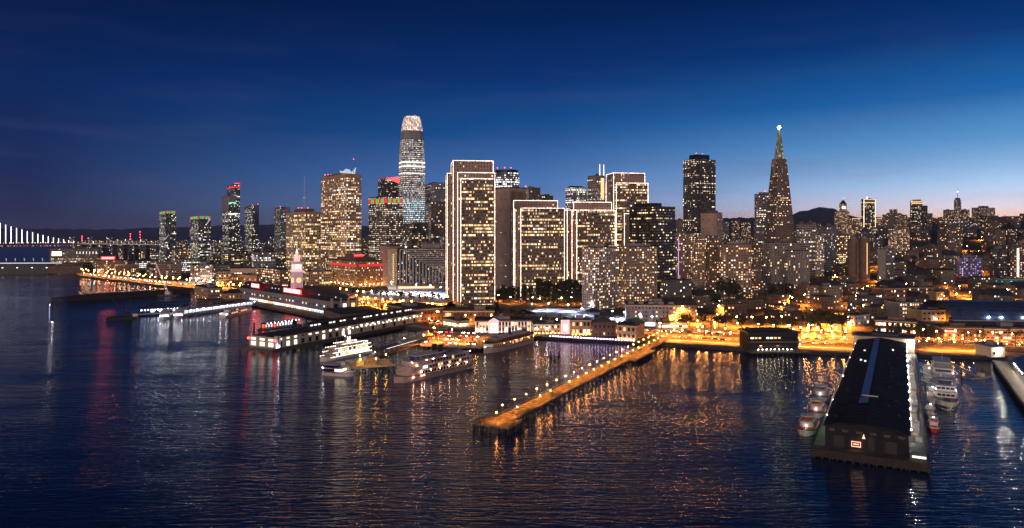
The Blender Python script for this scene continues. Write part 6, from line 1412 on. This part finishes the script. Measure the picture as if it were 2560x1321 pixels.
A = gp(268, 800, 0); B = gp(345, 797, 0); r = empty('crane_barge', (A.x, A.y, 0), math.atan2(B.y - A.y, B.x - A.x), 'black silhouetted crane barge with a long raised boom at left', 'barge'); L = (B - A).length
part(r, 'hull', MT['black'], (0, L, -6, 6, -.5, 2.6)); part(r, 'cabin', MT['black'], (L * .6, L * .8, -3, 3, 2.6, 7)); q = MB(); q.tube((L * .62, 0, 5), (2, 0, 24), .6, .35, n=4); q.tube((L * .62, 0, 7), (2, 0, 24), .25, n=4); q.build('boom', MT['black'], r)
q = MB(); q.tube((L * .66, 0, 7), (L * .76, 0, 20), .6, .5, n=4); q.tube((L * .62, 0, 7), (L * .60, 0, 15), .5, n=4); q.tube((L * .76, 0, 20), (2, 0, 24), .12, n=3); q.build('gantry', MT['black'], r); q = MB(); q.tube((1, 4, 2.6), (1, 4, 6), .15); q.build('bollard_post', MT['black'], r); part(r, 'deck_house', MT['white'], (L * .84, L * .98, -3, 3, 2.6, 5.4))
p = at(420, 985); r = empty('lattice_crane', (p.x, p.y, 0), 0, 'tall white lattice crane boom leaning left over the waterfront road', 'crane'); q = MB(); t0 = Vector((0, 0, 3)); t1 = Vector((-24, 12, zt(656, 985)))
for s_ in (-1.2, 1.2):
    q.tube(t0 + Vector((s_, 0, 0)), t1 + Vector((s_ * .3, 0, 0)), .28, .2, n=4)
for k in range(16): a_, b_ = t0.lerp(t1, k / 16), t0.lerp(t1, (k + 1) / 16); s_ = 1.1 * (1 - k / 22) * (1 if k % 2 else -1); q.tube(a_ + Vector((s_, 0, 0)), b_ - Vector((s_, 0, 0)), .15, n=3)
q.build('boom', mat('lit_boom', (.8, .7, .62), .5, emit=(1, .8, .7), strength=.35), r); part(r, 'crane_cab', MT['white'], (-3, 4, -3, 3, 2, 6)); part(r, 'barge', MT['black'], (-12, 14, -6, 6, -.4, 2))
# 8 vessels round the big shed pier
def loc9(x, y): q_ = apron(x, y); return Vector((q_[0], q_[1], 0))
for (xa, ya, yb_, lb, hc, sc, wd) in ((-27, 122, 99, 'grey-white pilot boat with high wheelhouse, left side of the shed pier', 'white', 'gray', 8.6), (-25.6, 86, 63, 'orange-topped pilot boat with white bow left of the shed pier, middle one', 'white', 'orange', 8.6), (-26.4, 52, 29, 'orange-decked pilot boat in green light left of the shed pier, nearest one', 'white', 'red', 9)):
    r, L = boat('pilot_boat', lb, 'boat', loc9(xa, ya), loc9(xa, yb_)); q, R_ = hull(L, wd, 2.0, .42, sheer=.8); q.build('hull', MT[hc], r); q = MB(); q.prism([(x, b_ * .86) for x, b_, z in R_[:-2]][::-1] + [(x, -b_ * .86) for x, b_, z in R_[:-2]], 1.9, 2.25); q.build('deck', MT['red'] if sc != 'gray' else MT['gray'], r)
    deck(r, -L * .25, L * .18, wd * .32, 2.2, 4.6, MT['white'], 'cabin', .5); deck(r, -L * .16, L * .08, wd * .25, 4.6, 6.6, MT[sc], 'wheelhouse', .5); boatwins(r, -L * .2, L * .1, wd * .33, 3.1, 3, 1.6, .9, .1, WW)
    for y in (-1.2, 0, 1.2): put('window', winmesh(.9, .8, MT['winoff']), r, (L * .085, y, 5.2), R(90))
    q = MB(); q.tube((-L * .05, 0, 6.6), (-L * .05, 0, 11), .12); q.tube((-L * .05, -1.6, 9.5), (-L * .05, 1.6, 9.5), .07); q.build('mast', MT['steel'], r); rub(R_, .95, .22, MT['black'], 'fender', r)
    globes(r, [(L * .2, 0, 3.0)], MT['whitelamp'], .12)
r, L = boat('catamaran_ferry', 'white ferry with a yellow stripe round its dark bow, right of the shed pier', 'ferry', loc9(31.6, 158), loc9(31.6, 112)); q, R_ = hull(L, 11.5, 3.0, .36, sheer=.5); q.build('hull', MT['white'], r)
rub(R_, .62, .32, MT['yellow'], 'yellow_stripe', r); rub(R_, .28, .7, MT['navy'], 'boot_stripe', r); q = MB(); q.prism([(x, b_ * .9) for x, b_, z in R_[:-2]][::-1] + [(x, -b_ * .9) for x, b_, z in R_[:-2]], 2.9, 3.1); q.build('deck', MT['gray'], r)
deck(r, -L / 2 + 2, L / 2 - 16, 4.8, 3.0, 5.8, MT['white'], rf=.25); deck(r, -L / 2 + 3, L / 2 - 20, 4.6, 5.8, 8.6, MT['white'], rf=.25); deck(r, -L / 2 + 14, L / 2 - 24, 3.0, 8.6, 11, MT['navy'], 'wheelhouse', .3)
boatwins(r, -L / 2 + 4, L / 2 - 20, 4.85, 3.7, 9, 2.0, 1.1, .3, ['winwarm', 'wincool']); boatwins(r, -L / 2 + 5, L / 2 - 23, 4.65, 6.5, 8, 2.0, 1.1, .1, ['wincool'])
for y in (-3, -1, 1, 3): put('front_window', winmesh(1.6, 1.1, MT['winoff']), r, (L / 2 - 16 - .05, y, 3.9), R(90)); put('front_window', winmesh(1.6, 1.1, MT['winoff']), r, (L / 2 - 20 - .05, y, 6.7), R(90))
part(r, 'railing', MT['steel'], (L / 2 - 19.5, L / 2 - 16, -4.6, -4.5, 6.8, 6.9), (L / 2 - 19.5, L / 2 - 16, 4.5, 4.6, 6.8, 6.9), (L / 2 - 16.1, L / 2 - 16, -4.6, 4.6, 6.8, 6.9)); globes(r, [(L / 2 - 17, -4.6, 7.2), (L / 2 - 17, 4.6, 7.2), (-4, 3, 9.2)], MT['whitelamp'], .16); q = MB(); q.tube((2, 0, 11), (2, 0, 15), .14); q.build('mast', MT['steel'], r); part(r, 'anchor_winch', MT['black'], (L / 2 - 10, L / 2 - 7, -1.6, 1.6, 3.1, 4.2))
r, L = boat('stacked_ferry', 'grey-white three-deck ferry moored behind the yellow-striped one', 'ferry', loc9(33, 218), loc9(33, 172)); q, R_ = hull(L, 12, 3.0, .3, sheer=.5); q.build('hull', MT['white'], r)
for k, (x1, hb) in enumerate(((12, 5.2), (15, 5.0), (20, 4.2))): deck(r, -L / 2 + 2 + k, L / 2 - x1, hb, 3.0 + 2.8 * k, 5.8 + 2.8 * k, MT['gray'] if k != 1 else MT['white'], rf=.25); boatwins(r, -L / 2 + 5, L / 2 - x1 - 4, hb + .05, 3.8 + 2.8 * k, 8, 2.2, 1.1, .25, ['winwarm', 'wincool'])
part(r, 'blue_windscreen', MT['navy'], (L / 2 - 14.9, L / 2 - 14.6, -4, 4, 6.4, 7.8)); q = MB(); q.tube((-4, 0, 11), (-4, 0, 16), .15); q.build('mast', MT['steel'], r); globes(r, [(L / 2 - 12, 4.8, 6.6), (-6, -4, 9)], MT['whitelamp'], .16)
for (xa, ya, yb_, lb) in ((26.0, 214, 180, 'slim white launch between the far gangways and the three-deck ferry'), (25.8, 150, 124, 'slim white launch tied beside the apron before the yellow-striped ferry')):
    r, L = boat('launch', lb, 'boat', loc9(xa, ya), loc9(xa, yb_)); q, R_ = hull(L, 5.4, 2.0, .35, sheer=.6); q.build('hull', MT['white'], r); deck(r, -L / 2 + 1.5, L / 2 - 9, 2.2, 2.0, 4.4, MT['white'], 'cabin', .4); deck(r, -L / 2 + 4, L / 2 - 13, 1.8, 4.4, 6.4, MT['white'], 'wheelhouse', .4); boatwins(r, -L / 2 + 3, L / 2 - 11, 2.25, 2.8, 6, 1.6, .9, .4, ['winwarm', 'wincool']); q = MB(); q.tube((0, 0, 6.4), (0, 0, 10), .1); q.build('mast', MT['steel'], r); globes(r, [(2, 0, 6.9), (-L / 2 + 2, 1.5, 4.8)], MT['whitelamp'], .14)
for (xa, ya, yb_, lb, c1, c2) in ((23.6, 104, 91, 'small grey workboat tied up behind the red and white one', 'gray', 'white'), (24, 78, 63, 'small red and white workboat beside the bright apron', 'white', 'red')):
    r, L = boat('workboat', lb, 'boat', loc9(xa, ya), loc9(xa, yb_)); q, R_ = hull(L, 5, 1.5, .45, sheer=.8); q.build('hull', MT[c1 if c2 != 'red' else 'red'], r); deck(r, -L * .2, L * .1, 1.7, 1.4, 3.6, MT[c1], 'cabin', .4); deck(r, -L * .1, L * .04, 1.2, 3.6, 5.0, MT[c2], 'wheelhouse', .4); rub(R_, .96, .3, MT['white'], 'fender', r); part(r, 'foredeck', MT[c2], (L * .14, L * .34, -1.2, 1.2, 1.6, 2.0)); part(r, 'engine_box', MT[c2], (-L * .42, -L * .25, -1, 1, 1.4, 2.3)); globes(r, [(0, 0, 5.4)], MT['whitelamp'], .12)
for i, y in enumerate((150, 176, 200)):
    o9 = loc9(21.5, y); r = empty('boarding_gangway', (o9.x, o9.y, 0), th9, 'steel boarding gangway between shed pier and ferries, %s from near end' % nth(i), 'gangway', 'gangways between the shed pier and its ferries'); q = MB(); q.tube((0, 12, 5.5), (9, -6, 3.4), .3, n=4); q.tube((0, 12, 6.9), (9, -6, 4.8), .15, n=4)
    for k in range(8): a_ = Vector((0, 12, 5.5)).lerp(Vector((9, -6, 3.4)), k / 8); q.tube(a_, a_ + Vector((0, 0, 1.4)), .08, n=3)
    q.build('truss', MT['white'], r); q = MB(); q.tube((9.5, -6.5, -2), (9.5, -6.5, 8.5), .5, n=8); q.build('mooring_pile', MT['white'], r); part(r, 'float', MT['gray'], (5, 13, -10, 4, -.3, .8))

# ------------------------------------------------------------------ street lamps
def lampkind(h, r_, m, name, gl, gc=(1, .28, .028)):
    root = empty(name, (0, 0, -50)); q = MB(); q.tube((0, 0, 0), (0, 0, h), .11, .07, n=5, cap=False); q.tube((0, 0, 0), (0, 0, .5), .2, .14, n=6); p_ = q.build('lamp_post', MT['metal'], root); q = MB(); q.ball((0, 0, h + r_ * .8), r_, 6, 4); g_ = q.build('globe', m, root); kids = [(p_, []), (g_, [])]
    if gl: ld = bpy.data.lights.new('lamp_light', 'SPOT'); ld.energy = gl; ld.color = gc; ld.spot_size = R(168); ld.spot_blend = .55; ld.shadow_soft_size = .3; lo_ = bpy.data.objects.new('lamp_light', ld); COL.objects.link(lo_); lo_.parent = root; lo_.location = (0, 0, h - .15); kids.append((lo_, []))
    return root, kids
MT['sodium_far'] = lamp_mat('far_sodium_globe', (1, .38, .07), 90)
LK = {'hill': lampkind(9, .5, MT['sodium'], 'street_lamp', 210000), 'far': lampkind(9.5, .75, MT['sodium_far'], 'street_lamp', 60000), 'sodium': lampkind(7.6, .42, MT['sodium'], 'street_lamp', 33000), 'pier': lampkind(4.4, .24, MT['sodium7'], 'pier_lamp', 3600, (1, .34, .045)), 'white': lampkind(5.2, .36, MT['whitelamp'], 'white_lamp', ''), 'flood': lampkind(17, .5, MT['flood'], 'floodlight_mast', 450000, (.78, .82, 1))}
used = set()
def lamp(kind, p, label, cat, group):
    root, kids = LK[kind]
    if kind not in used:
        used.add(kind); root.location = p; tag(root, label, cat, group); return root
    return copy_tree(root, kids, p, 0, label, group)
RL = random.Random(17)
def lamprow(kind, pxa, pxb, n, off, where, group=None, jitter=6):
    for i in range(n):
        px = pxa + (pxb - pxa) * (i + RL.uniform(.2, .8)) / n; d = shore(px) + off + RL.uniform(-jitter, jitter)
        p = at(px, d); p.z = ground(p.x, p.y); lamp(kind, p, ('orange' if kind in ('sodium', 'far') else 'white') + ' street lamp %s, %s from left' % (where, nth(i)), 'street lamp', group or 'lamps along the waterfront road')
lamprow('far', 180, 640, 30, 30, 'on the water side of the curving road at left'); lamprow('far', 190, 700, 28, 78, 'on the land side of the curving road at left'); lamprow('white', 205, 430, 18, 4, 'on the seawall edge of the far-left curve', 'white lamps on the far seawall', 1)
lamprow('far', 890, 1100, 10, 62, 'on the plaza behind the market hall, nearest row', jitter=10); lamprow('far', 880, 1110, 13, 130, 'on the plaza behind the market hall, middle row', jitter=14); lamprow('far', 840, 1130, 14, 210, 'on the plaza behind the market hall, far row', jitter=16)
lamprow('sodium', 1110, 1660, 17, 50, 'on the road behind the columned and ochre buildings'); lamprow('sodium', 1230, 1560, 12, 262, 'among trees behind the courts', jitter=25)
lamprow('sodium', 1665, 2120, 15, 18, 'on the promenade right of the long public pier', jitter=2); lamprow('sodium', 1665, 2120, 16, 44, 'in the road median right of the long public pier', jitter=3); lamprow('hill', 1680, 2150, 11, 122, 'between the houses right of the public pier', jitter=12); lamprow('sodium', 1680, 2150, 10, 78, 'on the far kerb right of the long public pier', jitter=4)
lamprow('sodium', 2300, 2480, 6, 20, 'on the promenade right of the shed pier', jitter=2); lamprow('sodium', 2300, 2600, 11, 60, 'on the road right of the shed pier', jitter=6); lamprow('sodium', 1960, 2120, 9, 62, 'in the orange-lit yard left of the shed pier', jitter=12)
for i in range(66):
    px = RL.uniform(1700, 2560); d = 700 + 1150 * RL.random() ** 1.6; p = at(px, d); p.z = ground(p.x, p.y) + 3
    lamp('hill' if RL.random() < .82 else 'white', p, 'hillside street lamp near %s' % ['the black glass tower', 'the dark granite tower', 'the tan apartment slab', 'the pyramid tower', 'the brown rounded towers', 'the lit-edged hill tower', 'the golden-topped tower', 'the spired hill tower', 'the right edge'][min(8, int((px - 1640) / 103))] + ', %s row up, %s of all' % (nth(int((d - 700) / 150)), nth(i)), 'street lamp', 'lamps scattered over the hillside')
for i in range(8):
    for k_, (pts) in enumerate(ROADS):
        t = (i + .3) / 8 * (len(pts) - 1); j = int(t); f_ = t - j; px = pts[j][0] + (pts[j + 1][0] - pts[j][0]) * f_; d = pts[j][1] + (pts[j + 1][1] - pts[j][1]) * f_; p = at(px, d); p.z = ground(p.x, p.y)
        lamp('hill', p, 'street lamp on the %s uphill street, %s from the waterfront' % (['left', 'right'][k_], nth(i)), 'street lamp', 'lamps along the uphill streets')
for i, (px, py) in enumerate([(1060, 858), (1098, 850), (1130, 843), (1160, 852), (1190, 842), (1085, 838)]):
    p = gp(px, py + 6, 3.4); lamp('sodium', p, 'orange lamp on the parking deck, number %s counted from lower left' % ORD[i], 'street lamp', 'lamps on the parking deck')
c7, s7 = math.cos(th7), math.sin(th7); k = 0
for i in range(23):
    x = 5 + i * L7 / 22.6
    for s_, nm in ((1, 'left'), (-1, 'right')):
        if i in (1, 4) and s_ < 0: continue
        lamp('pier', (A7.x + c7 * x - s7 * s_ * 3.9, A7.y + s7 * x + c7 * s_ * 3.9, 3.5), 'globe lamp in the %s row of the public pier, %s from its tip' % (nm, nth(i)), 'pier lamp', 'globe lamps along the public pier')
lamp('pier', (A7.x - 8 * c7, A7.y - 8 * s7, 3.5), 'lone globe lamp on the wide tip of the public pier', 'pier lamp', 'globe lamps along the public pier')
for i, (px, py, d) in enumerate([(517, 668, 1230), (978, 706, 1010), (1040, 712, 1000), (1076, 714, 990), (1102, 718, 960)]):
    p = at(px, d); p.z = 3; o = lamp('flood', p, 'tall mast with a dazzling blue-white floodlight, %s from the left' % nth(i), 'floodlight', 'tall blue-white floodlight masts')
    o.scale = (1, 1, (zt(py, d) - 3) / 17.4)

# ------------------------------------------------------------------ cars
def carkind(name, c_):
    root = empty(name, (0, 0, -60)); q = MB()
    pr = [(-2.2, .35), (2.2, .35), (2.2, .85), (1.2, .95), (.6, 1.42), (-1.2, 1.42), (-1.9, .95), (-2.2, .9)]
    for (x0, z0), (x1, z1) in zip(pr, pr[1:] + pr[:1]): q.face([(x0, .88, z0), (x1, .88, z1), (x1, -.88, z1), (x0, -.88, z0)])
    q.face([(x, -.88, z) for x, z in pr]); q.face([(x, .88, z) for x, z in pr[::-1]]); body = q.build('body', MT[c_], root)
    q = MB(); w_ = [(1.05, .98), (.55, 1.36), (-1.15, 1.36), (-1.7, .98)]; q.face([(x, -.9, z) for x, z in w_[::-1]][::-1]); q.face([(x, .9, z) for x, z in w_]); q.face([(1.17, -.75, 1.0), (1.17, .75, 1.0), (.66, .75, 1.4), (.66, -.75, 1.4)]); gl = q.build('windows', MT['glass'], root)
    gl.name = 'window'
    kids = [(body, []), (gl, [])]
    for y in (-.6, .6):
        q = MB(); q.box(2.2, 2.26, y - .2, y + .2, .55, .8); kids.append((q.build('headlight', MT['head'], root), []))
        q = MB(); q.box(-2.26, -2.2, y - .2, y + .2, .6, .85); kids.append((q.build('tail_light', MT['tail'], root), []))
    for x in (-1.35, 1.35):
        for y in (-.82, .82): q = MB(); q.tube((x, y - .1, .33), (x, y + .1, .33), .33, n=8); kids.append((q.build('wheel', MT['black'], root), []))
    return root, kids
CK = {'white': carkind('car', 'white'), 'black': carkind('car', 'black'), 'grey': carkind('car', 'gray'), 'red': carkind('car', 'red')}
cused = set()
def car(c_, p, rz, label, group):
    root, kids = CK[c_]
    if c_ not in cused: cused.add(c_); root.location = p; root.rotation_euler = (0, 0, rz); tag(root, label, 'car', group)
    else: copy_tree(root, kids, p, rz, label, group)
def carrow(pxa, pxb, n, off, where, flip):
    for i in range(n):
        px = pxa + (pxb - pxa) * (i + RL.uniform(.1, .9)) / n; d = shore(px) + off; p = at(px, d, 3.05); q_ = at(px + 4, shore(px + 4) + off); c_ = RL.choice(['white', 'black', 'grey', 'white', 'grey', 'red'])
        car(c_, p, math.atan2(q_.y - p.y, q_.x - p.x) + (math.pi if flip else 0), '%s car %s, %s from left' % (c_, where, nth(i)), 'cars on the waterfront road')
carrow(200, 640, 26, 28, 'on the near lane of the curving road', True); carrow(200, 640, 26, 59, 'on the far lane of the curving road', False); carrow(900, 1100, 12, 34, 'on the near lane behind the market hall', True); carrow(900, 1100, 12, 56, 'on the far lane behind the market hall', False)
carrow(1610, 1870, 18, 28, 'on the near lane right of the public pier', True); carrow(1610, 1870, 18, 58, 'on the far lane right of the public pier', False); carrow(1985, 2120, 9, 30, 'on the near lane left of the shed pier', True); carrow(1985, 2120, 9, 52, 'on the far lane left of the shed pier', False); carrow(2300, 2560, 16, 50, 'on the near lane right of the shed pier', True); carrow(2300, 2560, 14, 61, 'on the far lane right of the shed pier', False)
e1, e2 = PARK[1] - PARK[0], PARK[3] - PARK[0]; k = 0
for i in range(4):
    for j in range(9):
        if RL.random() < .25: continue
        p = PARK[0] + e1 * (.08 + .1 * j) + e2 * (.14 + .24 * i); c_ = RL.choice(['white', 'black', 'grey', 'red'])
        car(c_, (p.x, p.y, 3.41), RL.choice([1.35, -1.8]), '%s car parked on the parking deck, %s row, bay %s' % (c_, ORD[i], ORD[j]), 'cars parked on the parking deck')
for i in range(10):
    px = 1975 + i * 15; p = at(px, shore(px) + 78, 3.2); c_ = RL.choice(['white', 'black', 'grey']); car(c_, p, R(80), '%s car parked in the orange-lit yard, %s from left' % (c_, nth(i)), 'cars parked in the orange-lit yard')

# ------------------------------------------------------------------ trees
def treekind(h, cr, m, seed, poplar=False, n=330):
    rn = random.Random(seed); root = empty('tree', (0, 0, -70)); q = MB(); q.tube((0, 0, 0), (0, 0, h * .5), .035 * h, .02 * h, n=6, cap=False)
    cl = []
    for k in range(4 if poplar else 8):
        t = rn.uniform(0, 2 * math.pi); rd = cr * rn.uniform(.25, .75) * (.3 if poplar else 1); z = h * rn.uniform(.45, .9) if not poplar else h * (.3 + .18 * k); c = Vector((math.cos(t) * rd, math.sin(t) * rd, z)); cl.append((c, cr * rn.uniform(.38, .62))); q.tube((0, 0, h * .4), c, .015 * h, .006 * h, n=4, cap=False)
    cl.append((Vector((0, 0, h * .72)), cr * .6)); tr_ = q.build('trunk', MT['bark'], root); q = MB()
    for k in range(n):
        c, rd = rn.choice(cl); d_ = Vector((rn.gauss(0, 1), rn.gauss(0, 1), rn.gauss(0, .8))).normalized() * rd * rn.uniform(.5, 1.08) ** .6; p = c + d_; s_ = rn.uniform(.35, .75) * (h / 10) ** .5
        a_ = Vector((rn.uniform(-1, 1), rn.uniform(-1, 1), rn.uniform(-1, 1))).normalized(); b_ = a_.orthogonal().normalized(); a_ = a_ * s_; b_ = b_ * s_ * .8
        q.face([p - a_, p - b_, p + a_, p + b_])
    return root, [(tr_, []), (q.build('crown', m, root), [])]
def palmkind():
    root = empty('palm_tree', (0, 0, -80)); q = MB(); q.tube((0, 0, 0), (.3, 0, 9), .3, .22, n=7, cap=False); tr_ = q.build('trunk', MT['bark'], root); q = MB(); rn = random.Random(6)
    for k in range(22):
        t = 2 * math.pi * k / 22 + rn.uniform(-.2, .2); el_ = rn.uniform(-.5, 1.1); p = Vector((.3, 0, 9)); dr = Vector((math.cos(t) * math.cos(el_), math.sin(t) * math.cos(el_), math.sin(el_)))
        sd = Vector((-math.sin(t), math.cos(t), 0)); pts = [p]
        for j in range(4): dr = (dr + Vector((0, 0, -.28))).normalized(); pts.append(pts[-1] + dr * .9)
        for j in range(4):
            w0, w1 = .36 * (1 - .1 * j), .36 * (1 - .3 * (j + 1) * .8); q.face([pts[j] - sd * w0, pts[j + 1] - sd * max(w1, .03), pts[j + 1] + sd * max(w1, .03), pts[j] + sd * w0])
    return root, [(tr_, []), (q.build('crown', MT['palm'], root), [])]
TK = {'round': treekind(11, 5, MT['leaf'], 1), 'dark': treekind(14, 6.5, MT['leaf_dark'], 2, n=420), 'warm': treekind(9, 4, MT['leaf_warm'], 3), 'tall': treekind(26, 5.5, MT['leaf_dark'], 4, True, 520), 'palm': palmkind()}
tused = set()
def tree(kd, px, d, label, group, sc=1.0):
    p = at(px, d); p.z = ground(p.x, p.y); root, kids = TK[kd]; rz = RL.uniform(0, 6.28)
    if kd not in tused: tused.add(kd); root.location = p; tag(root, label, 'tree', group); o = root
    else: o = copy_tree(root, kids, p, rz, label, group)
    s_ = sc * RL.uniform(.85, 1.15); o.scale = (s_, s_, s_)
def treerow(kd, pxa, pxb, n, off, where, group, sc=1.0, j=4):
    for i in range(n):
        px = pxa + (pxb - pxa) * (i + RL.uniform(.15, .85)) / n; tree(kd, px, shore(px) + off + RL.uniform(-j, j), {'round': 'leafy', 'dark': 'dark spreading', 'warm': 'amber-leaved', 'tall': 'tall dark column-like', 'palm': 'palm'}[kd] + ' tree %s, %s from left' % (where, nth(i)), group, sc)
treerow('palm', 1120, 1660, 18, 68, 'on the road behind the ochre buildings', 'palms along the waterfront road'); treerow('palm', 1680, 2120, 10, 44, 'in the median left of the shed pier', 'palms along the waterfront road', 1, 1); treerow('palm', 2310, 2560, 7, 44, 'in the median right of the shed pier', 'palms along the waterfront road', 1, 1); treerow('palm', 900, 1090, 8, 50, 'on the plaza road', 'palms along the waterfront road')
treerow('round', 870, 1130, 14, 250, 'on the plaza behind the market hall', 'leafy trees on the plaza', .8, 30); treerow('round', 1110, 1300, 14, 112, 'round the lawn', 'trees round the lawn', .8, 14); treerow('warm', 1110, 1320, 8, 85, 'in front of the lawn', 'trees round the lawn', 1, 8); treerow('dark', 1130, 1290, 11, 300, 'behind the lawn', 'trees round the lawn', 1, 8)
treerow('tall', 1345, 1456, 13, 290, 'before the middle outlined towers', 'tall dark trees below the outlined towers', 1.05, 20); treerow('tall', 1256, 1330, 7, 280, 'between first and second outlined tower', 'tall dark trees below the outlined towers', .8, 25); treerow('round', 1330, 1560, 12, 262, 'behind the courts', 'trees behind the courts', 1, 12)
treerow('dark', 1690, 2000, 8, 96, 'along the far kerb right of the public pier', 'kerbside trees right of the public pier', .9, 6); treerow('dark', 2010, 2110, 4, 100, 'at the orange-lit yard', 'big spreading trees at the yard', 1.25, 6); treerow('round', 2180, 2560, 14, 76, 'before the low restaurants behind the shed pier', 'trees before the low restaurants', .8, 3)
treerow('round', 200, 700, 22, 84, 'beside the curving road at left', 'trees beside the curving road', .9, 8); treerow('round', 640, 880, 10, 130, 'behind the market hall roof', 'trees behind the market hall', .8, 12)
for i, (px, d, s_) in enumerate([(1822, 800, 2.2), (1935, 840, 1.8), (1965, 850, 1.6), (2060, 900, 1.7), (1790, 790, 1.2), (2330, 1000, 1.5), (2480, 1400, 1.8), (2545, 1700, 2), (2520, 1850, 2)]): tree('dark', px, d, 'big dark domed tree on the hillside, %s in order from nearest the public pier' % nth(i), 'big dark trees on the hillside', s_)
for i in range(26):
    px = RL.uniform(2250, 2570); d = RL.uniform(1300, 2100); tree('dark', px, d, 'dark hillside tree between houses at right, %s of a loose scatter' % nth(i), 'trees scattered between the hillside houses', .9)
for k, (root, kids) in list(TK.items()) + list(CK.items()) + list(LK.items()):
    if root.location.z < -40:
        for c, _ in kids: bpy.data.objects.remove(c)
        bpy.data.objects.remove(root)
print('objects', len(bpy.data.objects))

# ------------------------------------------------------------------ evening air
hz = MB(); hz.box(-15500, 15500, -1400, 14600, -5, 420)
hm = bpy.data.materials.new('evening_haze'); hm.use_nodes = True; ht = hm.node_tree; ht.nodes.clear()
vo = N(ht, 'ShaderNodeVolumePrincipled'); vo.inputs['Color'].default_value = (.45, .58, .95, 1); vo.inputs['Density'].default_value = 4e-5; vo.inputs['Anisotropy'].default_value = 0.2
mo_ = N(ht, 'ShaderNodeOutputMaterial'); ht.links.new(vo.outputs[0], mo_.inputs['Volume'])
struct('haze', hz, hm, 'stuff')
